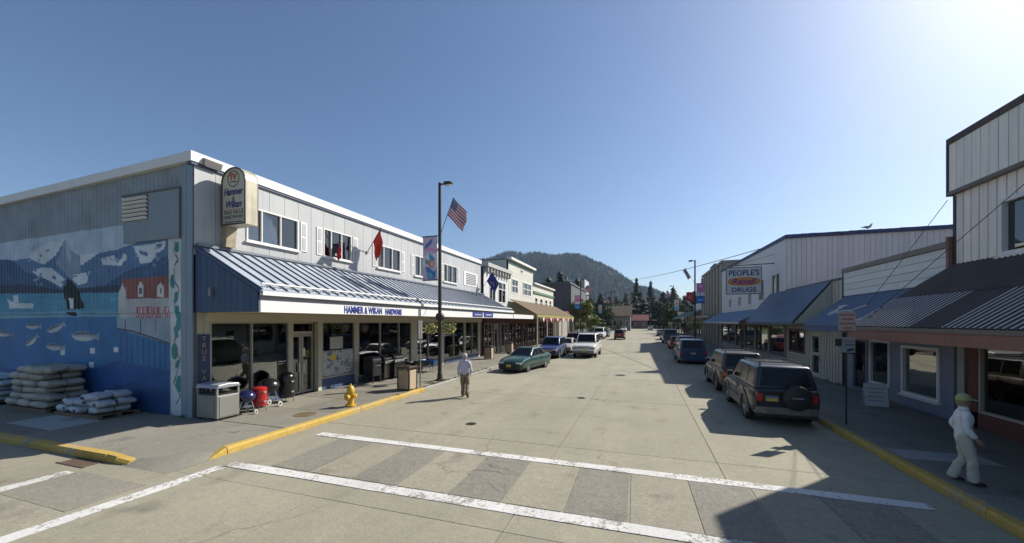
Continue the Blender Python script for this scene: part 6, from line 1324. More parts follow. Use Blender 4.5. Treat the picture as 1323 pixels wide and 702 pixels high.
        if lower:
            MB().box(s*h*.95, s*(h+.01), S['wr_']+S['wr']*1.2, S['wf']-S['wr']*1.2, S['gc']+.0, S['gc']+.16).build('sill_cladding', lower, t, False, bevel=.02)
            for wy in (S['wf'], S['wr_']):
                mb = MB(); r0, r1 = S['wr']*1.13, S['wr']*1.38
                for k in range(12):
                    a0, a1 = math.pi*(k/12*1.1-.05), math.pi*((k+1)/12*1.1-.05)
                    mb.prism([(s*h*.97, wy+r*math.cos(a), S['wr']+r*math.sin(a)) for r, a in ((r0, a0), (r0, a1), (r1, a1), (r1, a0))], (s*.055, 0, 0))
                mb.build('wheel_flare', lower, t, False)
        for wy in (S['wf'], S['wr_']):
            wr = S['wr']; m = Matrix.Rotation(s*math.pi/2, 4, 'Y')
            wh = MB().lathe([(wr*.62, -.10), (wr*.93, -.105), (wr, -.07), (wr, .07), (wr*.93, .105), (wr*.66, .10), (wr*.64, .06)], (s*(h-.115), wy, wr), 28, m).build('wheel', m_tyre, t, False, True)
            rm = MB().lathe([(wr*.66, .055), (wr*.66, .098), (wr*.60, .098), (wr*.58, .05), (.02, .05)], (s*(h-.115), wy, wr), 24, m)
            for k in range(5):
                a = k*2*math.pi/5; c, q = math.cos(a), math.sin(a); pr = [(s*(h-.115+.085), wy+(r*c-o_*q), wr+(r*q+o_*c)) for r, o_ in ((.03, -.035), (wr*.61, -.028), (wr*.61, .028), (.03, .035))]; rm.prism(pr, (-s*.03, 0, 0))
            rm.lathe([(.001, .06), (.05, .06), (.045, .1), (.001, .1)], (s*(h-.115), wy, wr), 10, m); rm.build('rim', m_rim, wh, False)
        # lamps
        zn = S['nose']
        if S['suv']:
            MB().box(s*h*.52, s*h*.90, L/2-.12, L/2+.0, zn-.26, zn-.07).build('headlight', m_head, t, False, bevel=.02); MB().box(s*h*.90, s*h*.955, L/2-.26, L/2-.05, zn-.26, zn-.08).build('indicator', m_amber, t, False, bevel=.015)
            MB().prism([(s*h*.66, -L/2-.008, S['tail']-.36), (s*h*.855, -L/2-.004, S['tail']-.36), (s*h*.925, -L/2+.2, S['tail']-.36), (s*h*.70, -L/2+.2, S['tail']-.36)][::s], (0, 0, .24)).build('tail_light', m_tail, t, False, bevel=.02)
        else:
            MB().box(s*h*.48, s*h*.88, L/2-.2, L/2-.012, zn-.17, zn-.045).build('headlight', m_head, t, False, bevel=.02); MB().box(s*h*.84, s*h*.925, L/2-.36, L/2-.1, zn-.17, zn-.06).build('indicator', m_amber, t, False, bevel=.015)
            MB().box(s*h*.45, s*h*.93, -L/2-.012, -L/2+.1, S['tail']-.24, S['tail']-.09).build('tail_light', m_tail, t, False, bevel=.02)
    bm_ = bumper or lower or (m_trim if not detail else paint_m)
    for s, nm in ((1, 'front_bumper'), (-1, 'rear_bumper')):
        yb = s*L/2; mb = MB().prism([(-h*.93, yb-s*.25, S['gc']+.05), (-h*.86, yb+s*.01, S['gc']+.05), (-h*.6, yb+s*.075, S['gc']+.05), (h*.6, yb+s*.075, S['gc']+.05), (h*.86, yb+s*.01, S['gc']+.05), (h*.93, yb-s*.25, S['gc']+.05)][::s], (0, 0, .21 if S['suv'] else .27)); mb.build(nm, bm_, t, False, bevel=.03); MB().box(-h*.8, h*.8, yb-s*.3, yb+s*.03, S['gc']-.02, S['gc']+.045).build('valance', m_trim, t, False)  # black valance also stands in for the shade low on the bumper
    MB().box(-h*.46, h*.46, L/2-.1, L/2+.004, S['nose']-.24, S['nose']-.08).build('grille', m_trim, t, False)
    if S['suv']:
        for k in range(3): MB().box(-h*.45, h*.45, L/2+.004, L/2+.014, S['nose']-.22+k*.055, S['nose']-.20+k*.055).build('grille_bar', m_chrome, t, False)
    MB().box(-.3, .3, L/2+.076, L/2+.082, S['gc']+.07, S['gc']+.14).build('air_intake', m_trim, t, False)
    pm = plate or m_plate
    MB().box(-.155, .155, L/2+.083, L/2+.09, S['gc']+.15, S['gc']+.30).build('number_plate', pm, t, False)
    if plate_rear:
        px = -.42*h if spare else 0; zp = S['tail']-.34 if S['suv'] else S['tail']-.26
        pl = MB().box(px-.155, px+.155, -L/2-.026, -L/2-.012, zp, zp+.15).build('number_plate', pm, t, False); MB().box(px-.15, px+.15, -L/2-.029, -L/2-.0265, zp+.09, zp+.145).build('plate_band', M('plate_blue', (.10, .16, .35), .5), pl, False)
    if rack:
        for s in (-1, 1): MB().tube([(s*wt*.86, rt+.12, zr-.01), (s*wt*.86, rt+.16, zr+.06), (s*wt*.86, ft-.35, zr+.06), (s*wt*.86, ft-.28, zr-.01)], .02, 6).build('roof_rail', m_trim, t, False)
        for yy in (rt+.45, ft-.7): MB().box(-wt*.86, wt*.86, yy-.02, yy+.02, zr+.05, zr+.075).build('rack_bar', m_trim, t, False)
    if spare:
        m = Matrix.Rotation(math.pi/2, 4, 'X'); sp = MB().lathe([(.10, 0), (.30, 0), (.345, .03), (.35, .10), (.33, .19), (.28, .21), (.02, .215)], (.24*h, -L/2+.02, .86), 28, m).build('spare_wheel', m_trim, t, False, True)
        MB().lathe([(.32, .08), (.36, .08), (.36, .16), (.32, .17)], (.24*h, -L/2+.02, .86), 28, m).build('spare_band', m_tyre, sp, False, True); MB().box(.24*h-.14, .24*h+.14, -L/2-.204, -L/2-.197, .84, .88).build('badge', m_grey, sp, False)
    if S['suv'] and detail:
        MB().box(-.25, .25, -L/2-.01, -L/2+.02, S['belt']-.08, S['belt']-.05).build('tailgate_trim', m_trim, t, False); MB().tube([(.1, rt-.12, lerp(zb, z2, .3)), (.32, rt-.1, lerp(zb, z2, .5))], .008, 5).build('wiper', m_trim, t, False)
    return t
PI = math.pi
m_beige = M('cladding_beige', (.165, .15, .125), .5, metal=.2, var=.1)
vehicle('parked_suv', 'dark blue-black off-roader with beige lower cladding and rear spare wheel', 'suv', 3.88, 15.1, 0, paint('midnight', (.008, .010, .018)), lower=m_beige, rack=True, spare=True)
vehicle('parked_suv', 'gold and dark off-roader with roof rack parked ahead of the spare-wheel one', 'suv', 3.9, 20.25, 0, paint('gold', (.055, .045, .032)), rack=True, lower=M('cladding_dark', (.06, .06, .055), .5))
vehicle('parked_minivan', 'blue minivan parked before the drugstore awning', 'van', 3.35, 32.2, 0, paint('blue', (.014, .04, .11)))
vehicle('parked_suv', 'maroon off-roader parked just ahead of the blue minivan', 'suv', 3.7, 39.5, 0, paint('maroon', (.12, .012, .015)), lower=m_beige)
vehicle('parked_car', 'red saloon parked near the dark lamp post', 'sedan', 3.6, 47.5, 0, paint('red', (.28, .02, .02)))
vehicle('parked_suv', 'grey-blue tall off-roader parked beyond the red saloon', 'bigsuv', 3.6, 60, 0, paint('slate', (.08, .10, .14)))
vehicle('parked_car', 'black saloon parked by the green canopy shop', 'sedan', 3.6, 70, 0, paint('black', (.012, .012, .014)))
vehicle('parked_car', 'silver saloon parked far along by the green canopy', 'sedan', 3.6, 88, 0, paint('silver', (.4, .4, .4)), detail=False)
vehicle('parked_car', 'dark green saloon standing at an angle to the kerb', 'sedan', -7.05, 23.65, PI-.17, paint('green', (.005, .05, .043)), bumper=M('bumper_green', (.006, .02, .018), .45))
vehicle('parked_suv', 'blue compact off-roader facing out behind the green saloon', 'suv', -7.35, 32.7, PI, paint('royal', (.02, .035, .14)), bumper=m_trim, lower=M('cladding_grey', (.07, .07, .075), .5))
vehicle('parked_car', 'beige saloon parked behind the blue compact off-roader', 'sedan', -7.2, 38.4, PI, paint('beige', (.42, .39, .32)))
vehicle('white_van', 'large white passenger van standing out in the street', 'bigsuv', -4.65, 34.8, PI, paint('white', (.66, .66, .62)), cat='van', rack=True, bumper=M('bumper_grey', (.16, .16, .16), .5))
vehicle('parked_suv', 'dark red off-roader parked by the cream shop canopy', 'suv', -7.6, 45, PI, paint('darkred', (.10, .012, .014)))
vehicle('parked_car', 'pale silver saloon parked by the cream annex', 'sedan', -7.6, 51, PI, MATS['paint_silver'])
vehicle('parked_car', 'dark saloon parked at the end of the cream annex', 'sedan', -7.6, 57, PI, MATS['paint_black'])
vehicle('parked_car', 'maroon saloon parked beyond the dark one by the annex end', 'sedan', -7.6, 62.5, PI, MATS['paint_darkred'], detail=False)
vehicle('parked_suv', 'white off-roader parked before the street tree', 'bigsuv', -7.3, 70, PI, MATS['paint_white'], detail=False)
vehicle('parked_car', 'dark blue saloon parked beyond the white off-roader', 'sedan', -7.2, 80, PI, MATS['paint_blue'], detail=False)
vehicle('moving_car', 'dark red car driving away down the middle of the street', 'suv', -3.75, 69, 0, paint('wine', (.13, .018, .025)), detail=False)
vehicle('moving_car', 'small white car far down near the brown-roofed hall', 'sedan', -5.6, 125, PI, MATS['paint_white'], detail=False)
vehicle('moving_car', 'tiny pale car at the far end of the street', 'sedan', 2.6, 150, PI, MATS['paint_beige'], detail=False)
# ================================================================ PEOPLE
def skin(name, verts, edges, radii, mat, parent, root=0, sub=2, fold=0):
    """grow a limb surface round a joint skeleton"""
    me = bpy.data.meshes.new(name); me.from_pydata([tuple(v) for v in verts], edges, [])
    o = link(bpy.data.objects.new(name, me), parent, False); o.modifiers.new('skin', 'SKIN')
    for i, r in enumerate(radii):
        sv = me.skin_vertices[0].data[i]; sv.radius = r if isinstance(r, tuple) else (r, r); sv.use_root = i == root
    s = o.modifiers.new('sub', 'SUBSURF'); s.levels = sub; s.render_levels = sub
    if fold:
        tx_ = bpy.data.textures.get('folds') or bpy.data.textures.new('folds', 'CLOUDS'); tx_.noise_scale = .13; tx_.noise_depth = 2
        d_ = o.modifiers.new('folds', 'DISPLACE'); d_.texture = tx_; d_.strength = fold; d_.mid_level = .5
    bake(o); o.data.materials.clear(); o.data.materials.append(mat)
    for p in o.data.polygons: p.use_smooth = True
    return o
def person(label, x, y, z, rz, skin_c, shirt_m, trouser_m, cap_m, pose, hair_c=(.3, .28, .26), loose=1.0, collar=None, hem=.86):
    """faces local +Y; pose gives knees, ankles, toes, elbows and hands in local metres"""
    t = thing('person', label, 'person', (x, y, z), rz)
    sm = M('skin_%g' % skin_c[0], skin_c, .55, var=.08); P = pose
    # body: one continuous figure with head, hands, feet
    V = [(0, 0, .95), (0, 0, 1.12), (0, .01, 1.33), (0, .0, 1.45), (0, .015, 1.52), (0, .025, 1.60), (0, .01, 1.675)]; E = [(i, i+1) for i in range(6)]; Rr = [(.125, .095), (.12, .09), (.135, .095), .052, (.062, .07), (.075, .095), (.06, .075)]
    def chain(start, pts, rs):
        p = start
        for q, r in zip(pts, rs): V.append(q); Rr.append(r); E.append((p, len(V)-1)); p = len(V)-1
        return p
    chain(5, [(0, .13, 1.585)], [.014]); chain(5, [(.085, .01, 1.59)], [.014]); chain(5, [(-.085, .01, 1.59)], [.014])
    for s, k in ((1, 'R'), (-1, 'L')):
        kn, an, to = P['leg'+k]; chain(0, [(s*.085, 0, .90), kn, an, to], [.085, .055, .038, .03])
        el, ha = P['arm'+k]; el, ha = Vector(el), Vector(ha); d = (ha-el).normalized()
        e = chain(2, [(s*.175, 0, 1.385), el, ha, ha+d*.055], [.052, .04, .027, (.036, .02)])
        u = d.cross(Vector((0, 1, 0))); u = u.normalized() if u.length > .1 else Vector((0, 1, 0)); v = Vector((0, 1, 0)); b = ha+d*.075
        for i, (o_, ln) in enumerate(((-.027, .065), (-.009, .078), (.009, .074), (.027, .058))):
            c0 = b+v*o_; chain(e, [c0, c0+d*ln*.5-u*.006*s, c0+d*ln-u*.022*s], [.009, .0085, .007])
        chain(e, [ha+d*.02+v*.038, ha+d*.055+v*.055, ha+d*.085+v*.05], [.011, .0095, .008])
    skin('body', V, E, Rr, sm, t, 0, 1)
    f = loose
    # trousers
    TV = [(0, 0, 1.08), (0, 0, .93)]; TE = [(0, 1)]; TR = [(.15*f, .115*f), (.155*f, .12*f)]
    for s, k in ((1, 'R'), (-1, 'L')):
        kn, an, to = [Vector(p) for p in P['leg'+k]]; i0 = len(TV)
        TV += [(s*.088, 0, .86), tuple(Vector((s*.088, 0, .86)).lerp(kn, .55)), tuple(kn), tuple(kn.lerp(an, .55)), tuple(an.lerp(kn, -.12))]; TR += [.105*f, .095*f, .084*f, .082*f, .088*f]; TE += [(1, i0)]+[(i0+j, i0+j+1) for j in range(4)]
    skin('trousers', TV, TE, TR, trouser_m, t, 0, 3, .05)
    # shirt or jacket with sleeves
    SV = [(0, 0, hem), (0, 0, 1.02), (0, .0, 1.2), (0, .005, 1.35), (0, -.005, 1.445)]; SE = [(i, i+1) for i in range(4)]; SR = [(.175*f, .135*f), (.17*f, .13*f), (.172*f, .125*f), (.165*f, .12*f), (.075, .07)]
    for s, k in ((1, 'R'), (-1, 'L')):
        el, ha = [Vector(p) for p in P['arm'+k]]; i0 = len(SV); sh_ = Vector((s*.178, 0, 1.38)); SV += [tuple(sh_), tuple(sh_.lerp(el, .55)), tuple(el), tuple(el.lerp(ha, .6)), tuple(el.lerp(ha, .96))]; SR += [.07*f, .062*f, .055*f, .05*f, .046*f]; SE += [(3, i0)]+[(i0+j, i0+j+1) for j in range(4)]
    skin('shirt', SV, SE, SR, shirt_m, t, 0, 3, .05)
    MB().lathe([(.062, 1.435), (.075, 1.44), (.07, 1.50), (.06, 1.50)], (0, 0, 0), 14).build('collar', collar or shirt_m, t, False, True)
    for s, k in ((1, 'R'), (-1, 'L')):
        kn, an, to = [Vector(p) for p in P['leg'+k]]; d = (to-an); d = d.normalized(); heel = an-d*.06-Vector((0, 0, .02)); tip = to+d*.06
        skin('shoe', [tuple(heel), tuple(an.lerp(to, .3)+Vector((0, 0, -.03))), tuple(to+Vector((0, 0, .005))), tuple(tip)], [(0, 1), (1, 2), (2, 3)], [(.045, .04), (.05, .045), (.048, .035), (.03, .022)], M('shoe_dark', (.018, .015, .013), .5), t, 0, 1)
    # hair and cap, eyes, mouth
    MB().lathe([(.088, 1.545), (.100, 1.59), (.100, 1.63), (.085, 1.69), (.04, 1.715)], (0, -.014, 0), 16).build('hair', M('hair_%g' % hair_c[0], hair_c, .8, var=.2), t, False, True)
    cp = MB().lathe([(.108, 1.635), (.110, 1.66), (.100, 1.71), (.07, 1.745), (.02, 1.76)], (0, -.004, 0), 18); cp.build('cap', cap_m, t, False, True)
    MB().prism([(-.085, .07, 1.645), (-.08, .15, 1.635), (-.04, .19, 1.63), (.04, .19, 1.63), (.08, .15, 1.635), (.085, .07, 1.645)], (0, 0, .012)).build('cap_brim', cap_m, t, False)
    for s in (-1, 1): MB().ball((s*.032, .108, 1.605), .011, 8).build('eye', m_dk, t, False)
    MB().box(-.024, .024, .103, .108, 1.535, 1.543).build('mouth', M('lips', (.3, .1, .09), .6), t, False)
    return t
walkA = dict(legR=((.10, .06, .50), (.14, -.22, .16), (.16, -.14, .05)), legL=((-.085, .10, .50), (-.09, .16, .09), (-.10, .29, .045)), armR=((.27, -.04, 1.13), (.22, .08, .93)), armL=((-.25, -.02, 1.12), (-.25, .05, .87)))
person('man in pale lilac shirt, khaki trousers and pale cap walking on the roadway', -6.70, 13.95, 0, .25, (.45, .27, .20), M('lilac_shirt', (.50, .48, .58), .8, var=.08, bump=.3, bs=30), M('khaki_brown', (.19, .155, .105), .85, var=.12, bump=.3, bs=30), M('pale_cap', (.55, .42, .43), .8), walkA, loose=1.1)
walkB = dict(legR=((.085, .09, .51), (.09, .10, .09), (.095, .23, .045)), legL=((-.085, .03, .50), (-.09, -.14, .10), (-.095, -.01, .045)), armR=((.225, -.02, 1.12), (.21, .12, .92)), armL=((-.23, -.10, 1.12), (-.22, .02, .90)))
rp = person('person in white jacket, cream trousers and yellow-green cap on the shaded pavement', 5.38, 9.05, .15, -PI/2-.30, (.30, .17, .12), M('white_jacket', (.60, .63, .64), .8, var=.08, bump=.4, bs=22), M('cream_trousers', (.42, .41, .35), .85, var=.1, bump=.3, bs=25), M('lime_cap', (.34, .34, .15), .85), walkB, (.2, .15, .1), 1.02, hem=.76)
rp.scale = (.9, .9, .9)
# ================================================================ FAR END OF THE STREET
bk = thing('grey_warehouse', 'large dark grey windowless building behind the low cream shops', 'building', (-22, 84, 0))
m_dg = M('dark_grey_sheet', (.085, .09, .095), .7, var=.12, tint=.05)
MB().box(-40, -13.4, 74, 98, 0, 10.4).build('wall', m_dg, bk); MB().box(-40.2, -13.2, 73.8, 98.2, 10.41, 10.7).build('roof', M('grey_roof', (.12, .12, .125), .8), bk)
for x in np.arange(-39.6, -13.6, 1.4): MB().box(x, x+1.37, 73.93, 73.995, .2, 10.35).build('siding_sheet', m_dg, bk)
bb = thing('white_block', 'pale flat-roofed block rising behind the dark grey building', 'building', (-22, 128, 0))
MB().box(-26.5, -17.6, 124, 134, 0, 16.2).build('wall', M('pale_block', (.42, .40, .36), .7, var=.1), bb); MB().box(-26.6, -17.5, 123.9, 134.1, 16.21, 16.5).build('roof', m_white, bb); MB().box(-17.59, -17.45, 125, 133, 12.5, 15.8).build('end_panel', m_white, bb)
for x in (-25.8, -23.5, -21.2): window(Face('S', 124), bb, (x, x+1.4, 13.2, 15.2), m_white, g_far, d=.05, dep=.04)
MB().box(-24.5, -23.5, 126, 127.5, 16.51, 17.8).build('chimney', m_dg, bb)
def shed(name, label, x0, x1, y0, y1, eave, ridge, wallm, roofm, nwin=3, porch=False):
    t = thing(name, label, 'building', ((x0+x1)/2, (y0+y1)/2, 0)); MB().box(x0, x1, y0, y1, 0, eave).build('wall', wallm, t); cx = (y0+y1)/2
    for a, b in ((y0-.5, cx), (y1+.5, cx)):
        MB().prism([(x0-.5, a, eave), (x0-.5, b, ridge), (x0-.5, b, ridge+.18), (x0-.5, a, eave+.18)], (x1-x0+1, 0, 0)).build('roof', roofm, t)
    for xg in (x0, x1-.1): MB().prism([(xg, y0, eave), (xg, y1, eave), (xg, cx, ridge)], (.1, 0, 0)).build('gable', wallm, t)
    st = (x1-x0)/nwin
    for i in range(nwin): window(Face('S', y0), t, (x0+i*st+st*.25, x0+i*st+st*.75, eave*.35, eave*.75), m_white, g_far, d=.06, dep=.05)
    MB().box(x0+st*.8, x0+st*.8+1.0, y0-.07, y0-.004, .1, 2.2).build('door', m_brn, t); return t
shed('brown_roof_hall', 'brown-roofed hall with grey walls at the far end of the street', -9.9, -3.9, 133, 141, 4.8, 8.3, M('hall_wall', (.17, .16, .145), .7, var=.1), M('hall_roof', (.17, .12, .085), .85, var=.2), 3)
shed('red_roof_kiosk', 'small red-roofed kiosk where the street ends', -4.2, 2.0, 176, 182, 3.4, 6.0, M('kiosk_wall', (.14, .11, .10), .7), M('kiosk_roof', (.28, .10, .08), .7), 2)
shed('pale_cottage', 'pale cottage with grey roof among the far trees', 10, 20, 168, 176, 3.6, 6.8, M('cottage', (.40, .38, .33), .7), M('cottage_roof', (.16, .15, .15), .8), 3)
shed('red_canopy_shop', 'low shop with red canopy roof past the brown shingled canopy', -20, -12.5, 60, 70, 3.2, 4.6, M('low_wall', (.32, .29, .25), .7), M('low_roof', (.28, .08, .06), .7), 3)
# utility poles with wires
for x, y, h, lb in ((-8.9, 118, 12.5, 'wooden utility pole before the brown-roofed hall'), (-9.6, 150, 12, 'wooden utility pole past the brown-roofed hall'), (7.5, 128, 12, 'wooden utility pole on the drugstore side far along'), (3.2, 190, 13, 'wooden utility pole beside the red-roofed kiosk')):
    t = thing('utility_pole', lb, 'pole', (x, y, 0), group='utility poles'); MB().tube([(0, 0, 0), (0, 0, h)], [.17, .12], 8).build('pole', M('pole_wood', (.10, .075, .055), .9, var=.3), t, False); MB().box(-1.2, 1.2, -.06, .06, h-.9, h-.75).build('crossarm', MATS['pole_wood'], t, False)
    for q in (-1.1, -.5, .5, 1.1): MB().lathe([(.03, 0), (.05, .05), (.03, .12)], (q, 0, h-.75), 8).build('insulator', m_grey, t, False)
for k, (a, b, s_) in enumerate((((-8.9, 118, 11.6), (7.5, 128, 11.1), .9), ((-9.6, 150, 11.1), (3.2, 190, 12.1), 1.2), ((7.5, 128, 11.1), (3.2, 190, 12.1), 1.2), ((-8.0, 118, 11.0), (7.5, 128, 10.4), 1.1))):
    wire('overhead_wire', ['overhead wire crossing between the near utility poles', 'overhead wire from hall pole to kiosk pole', 'overhead wire along the drugstore side far away', 'lower overhead wire crossing between the near utility poles'][k], a, b, s_, .03, group='far overhead wires')
# ---- trees
m_fir = M('fir_needles', (.032, .052, .03), .85, var=.45, vs=.6, tint=.2); m_bark = M('bark', (.07, .05, .04), .9, var=.3, vs=3); m_leafg = M('leaf_green', (.19, .22, .05), .75, var=.4, vs=1.5, tint=.12); m_bush = M('bush_green', (.05, .08, .025), .8, var=.4, vs=1.5, tint=.2)
def fir_mesh(seed):
    rs = random.Random(seed); mb = MB(); lv = 30
    for i in range(lv):
        z = .10+.9*i/lv; rad = .2*(1-z)**.8*rs.uniform(.75, 1.2)+.008; nb = 15
        for k in range(nb):
            a = rs.uniform(0, 6.28); r = rad*rs.uniform(.5, 1.12); dr = Vector((math.cos(a), math.sin(a), 0)); sd = Vector((-dr.y, dr.x, 0))
            for q in range(5):
                f0 = .1+.18*q; c_ = dr*r*f0+Vector((0, 0, z-.10*r*f0*4*rs.uniform(.4, 1.1)*f0+rs.uniform(-.008, .008))); wv = r*.40*(1-f0*.55); e = dr*r*.28+Vector((0, 0, -.028*rs.uniform(.4, 1.6)))
                mb.poly([c_-sd*wv, c_+e*.6-sd*wv*.3, c_+e, c_+e*.6+sd*wv*.3, c_+sd*wv*rs.uniform(.6, 1)])
    mb.lathe([(.03, .97), (.004, 1.04)], n=5); return mb.mesh('crown')
def broad_mesh(seed, n=2600, leaf=.045):
    rs = random.Random(seed); mb = MB(); cl = []
    for _ in range(26):
        a, r, z = rs.uniform(0, 6.28), .34*rs.random()**.6, rs.uniform(.32, .92); r *= 1-((z-.55)/.5)**2*.6; cl.append((Vector((r*math.cos(a), r*math.sin(a), z)), rs.uniform(.07, .15)))
    for _ in range(n):
        c_, r = rs.choice(cl); d = Vector((rs.gauss(0, 1), rs.gauss(0, 1), rs.gauss(0, 1))).normalized()*r*rs.random()**.35; p = c_+d
        d1 = Vector((rs.gauss(0, 1), rs.gauss(0, 1), rs.gauss(0, .6))).normalized()*leaf*rs.uniform(.5, 1); d2 = d1.cross(Vector((rs.gauss(0, 1), rs.gauss(0, 1), 1))).normalized()*leaf*.5; mb.poly([p-d1, p+d2, p+d1, p-d2])
    return mb.mesh('crown')
firs = [fir_mesh(s) for s in (1, 2, 3)]; broads = [broad_mesh(s) for s in (5, 6, 7)]
trunk_f = MB().tube([(0, 0, 0), (0, 0, .5), (.004, 0, .97)], [.022, .013, .003], 7).mesh('trunk'); trunk_f.materials.append(m_bark)
tb = MB().tube([(0, 0, 0), (.01, 0, .25), (0, .01, .5)], [.03, .022, .01], 7)
for a in range(5): tb.tube([(.005, 0, .25+.05*a), (.18*math.cos(a*1.3), .18*math.sin(a*1.3), .5+.06*a)], [.012, .003], 5)
trunk_b = tb.mesh('trunk'); trunk_b.materials.append(m_bark)
for m_ in firs: m_.materials.append(m_fir)
def tree(kind, x, y, h, wd, label, group, mat=None, z=0):
    t = thing('spruce_tree' if kind == 'f' else 'broadleaf_tree', label, 'tree', (x, y, z), random.uniform(0, 6.28), group)
    me = random.choice(firs if kind == 'f' else broads)
    if mat: me = me.copy(); me.materials.clear(); me.materials.append(mat)
    elif not me.materials: me.materials.append(m_bush)
    c_ = obj('crown', me, None, t, False); c_.scale = (wd*1.35, wd*1.35, h) if kind == 'f' else (wd, wd, h); r_ = obj('trunk', trunk_f if kind == 'f' else trunk_b, None, t, False); r_.scale = (h*.8, h*.8, h)
FT = [(-3.2, 216, 25.5, 30, 'tallest pointed spruce standing behind the red-roofed kiosk'), (4.0, 220, 24, 28, 'second tall spruce just right of the tallest one'), (-13, 212, 16, 34, 'dark bushy spruce left of the tall pair behind the hall'), (-22, 214, 17, 34, 'dark spruce behind the brown-roofed hall'), (-30, 222, 16, 36, 'dark spruce behind the pale flat-roofed block'),
      (10, 218, 18, 38, 'wide dark spruce to the right of the tall pair'), (16, 224, 19.5, 40, 'dark spruce behind the pale cottage'), (23, 222, 18, 38, 'dark spruce above the green metal canopy'), (30, 226, 19, 40, 'dark spruce near the tan building edge'), (38, 230, 20, 42, 'dark spruce hidden partly by the tan building'),
      (-21.2, 104, 16.3, 30, 'dark spruce behind the dark grey building roof'), (-17.2, 108, 14.6, 30, 'shorter dark spruce beside the pale block'), (-25, 106, 15, 30, 'dark spruce close to the cream shop parapet'), (17.5, 110, 17.2, 34, 'dark spruce rising above the tan building')]
FT += [(-36+7.5*i+random.uniform(-2, 2), 236+random.uniform(-6, 10), random.uniform(13.5, 18), 40, 'dark spruce in the row behind the street-end trees') for i in range(12)]
FT += [(-24+4.1*i, 196+3*(i % 3), 13.5+1.8*((i*5) % 3), 34, 'dark spruce in the clump behind the brown-roofed hall') for i in range(7)]
FT += [(5+4.6*i, 200+4*(i % 3), 15+2.2*((i*7) % 3), 36, 'dark spruce in the clump beside the pale cottage') for i in range(7)]
for i, (x, y, h, wd, lb) in enumerate(FT): tree('f', x, y, h, wd, lb, 'dark spruces beyond the street end')
for x, y, h, wd, lb in ((-10.9, 74.5, 7.4, 8, 'small yellow-green street tree beside the second lamp post'), (-12.8, 80, 6, 6, 'small yellow-green street tree before the dark grey building')): tree('b', x, y, h, wd, lb, 'yellow-green street trees', m_leafg)
for x, y, h, wd, lb in ((-9.8, 112, 6.5, 7, 'dark green bush-like tree by the near utility pole'), (-11.5, 125, 8, 8, 'dark green tree in front of the hall wall'), (6.8, 108, 7, 6, 'roundish green tree past the green canopy'), (9, 150, 10, 11, 'broad green tree before the pale cottage'), (-9.5, 165, 11, 12, 'broad green tree beside the hall gable'), (14, 190, 13, 15, 'broad green tree behind the pale cottage'), (7, 200, 12, 15, 'broad green tree right of the kiosk'), (-1, 205, 11, 16, 'broad green tree behind the kiosk roof')): tree('b', x, y, h, wd, lb, 'green trees at the street end', m_bush)
# low hedge at the end of the pavement
def hedge(x0, x1, y0, y1, h, label):
    rs = random.Random(int(y0)); mb = MB()
    for _ in range(1600):
        p = Vector((rs.uniform(x0, x1), rs.uniform(y0, y1), rs.random()**.7*h)); d1 = Vector((rs.gauss(0, 1), rs.gauss(0, 1), rs.gauss(0, 1))).normalized()*.22; d2 = d1.orthogonal().normalized()*.14; mb.poly([p-d1, p+d2, p+d1, p-d2])
    t = thing('hedge', label, 'hedge', ((x0+x1)/2, (y0+y1)/2, 0)); mb.build('leaves', m_leafg, t)['kind'] = 'stuff'; MB().box(x0+.2, x1-.2, y0+.2, y1-.2, 0, h*.75).build('core', m_bush, t)
hedge(-12.8, -9.6, 100, 116, 1.8, 'low yellow-green hedge past the far parked cars')
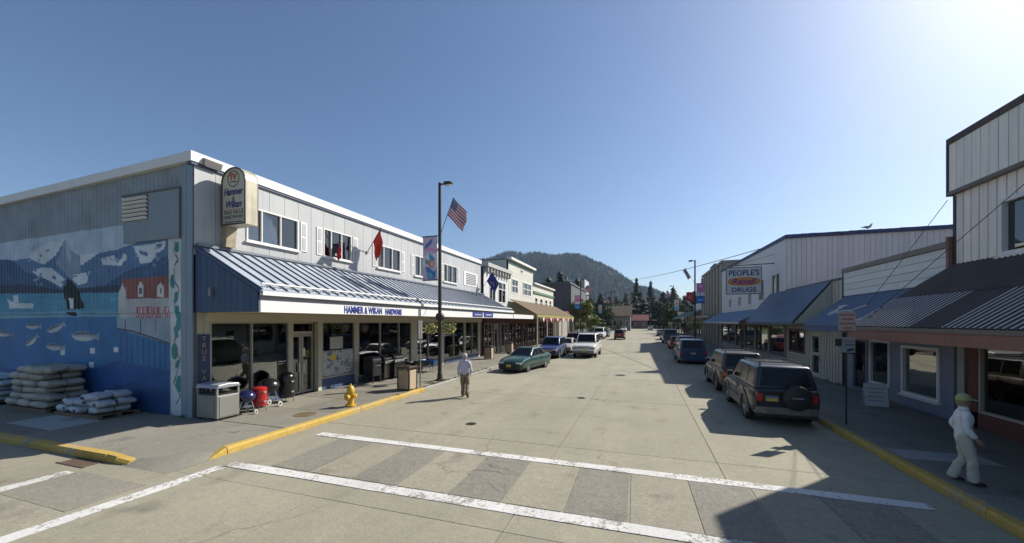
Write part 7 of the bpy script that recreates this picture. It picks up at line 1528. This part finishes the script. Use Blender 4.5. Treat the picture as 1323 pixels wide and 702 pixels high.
# ---- wooded hill
RIDGE = [(-1900, 60), (-1500, 150), (-1100, 205), (-850, 228), (-640, 245), (-520, 256), (-440, 262), (-330, 250), (-250, 232), (-180, 205), (-110, 165), (-55, 128), (0, 100), (70, 60), (160, 30), (300, 12), (700, 2)]
rx, rz = zip(*RIDGE)
def hill_z(x, y):
    r = np.interp(x+60*np.sin(y*.004), rx, rz); f = np.clip((y-980)/460, 0, 1); f = f*f*(3-2*f); b = np.clip((2300-y)/860, 0, 1); b = b*b*(3-2*b)
    n = np.sin(x*.021+np.sin(y*.013))*7+np.sin(x*.047+y*.031)*4+np.sin(y*.05-x*.013)*3
    return r*np.minimum(f, b)+n*np.minimum(f, b)-.3*(1-f)
nx_, ny_ = 130, 60
def hp(U, V): x = -1900+U*2600; y = 960+V*1350; return x, y, hill_z(x, y)
struct(obj('hill', paint_mesh('hill', nx_, ny_, hp, lambda U, V: np.full(U.shape+(3,), 1.)*np.array((.03, .045, .03)), mat=M('hill_floor', (.03, .045, .028), .95, var=.3, vs=.02)), None))
rs = np.random.RandomState(3); N = 26000
tx = rs.uniform(-1500, 420, N); ty = 985+(rs.rand(N)**1.15)*520; tz = hill_z(tx, ty); k = tz > 1.5; tx, ty, tz = tx[k], ty[k], tz[k]; n = len(tx)
th = rs.uniform(8, 17, n); tw = th*rs.uniform(.17, .27, n); ns = 6
vs = np.zeros((n, 2*ns+2, 3)); a0 = rs.uniform(0, 6.28, n)
for j in range(ns):
    a = a0+2*np.pi*j/ns; q = rs.uniform(.75, 1.2, n)
    vs[:, j] = np.stack([tx+tw*q*np.cos(a), ty+tw*q*np.sin(a), tz+th*.08], 1); vs[:, ns+j] = np.stack([tx+tw*.62*q*np.cos(a+.5), ty+tw*.62*q*np.sin(a+.5), tz+th*.45], 1)
vs[:, 2*ns] = np.stack([tx, ty, tz+th*.62], 1); vs[:, 2*ns+1] = np.stack([tx, ty, tz+th], 1)
fl = []
for j in range(ns):
    fl.append((j, (j+1) % ns, 2*ns)); fl.append((ns+j, ns+(j+1) % ns, 2*ns+1))
F_ = (np.array(fl)[None]+(np.arange(n)*(2*ns+2))[:, None, None]).reshape(-1, 3)
me = bpy.data.meshes.new('hill_forest'); me.from_pydata(vs.reshape(-1, 3).tolist(), [], F_.tolist())
me.materials.append(M('hill_trees', (.028, .06, .038), .9, var=.5, vs=.012))
tag(obj('hill_forest', me, None), 'dense conifer forest covering the hill behind the town', 'forest', kind='stuff')
# ---- the air
hz = bpy.data.materials.new('haze_air'); hz.use_nodes = True; n_ = hz.node_tree.nodes; n_.remove(n_['Principled BSDF'])
pv = n_.new('ShaderNodeVolumePrincipled'); pv.inputs['Color'].default_value = (.58, .75, 1, 1); pv.inputs['Density'].default_value = .0001; pv.inputs['Anisotropy'].default_value = .2
hz.node_tree.links.new(pv.outputs[0], n_['Material Output'].inputs['Volume'])
tag(MB().box(-2100, 1500, -400, 2500, -2, 300).build('haze', hz), 'pale blue air haze filling the valley', 'haze', kind='stuff')
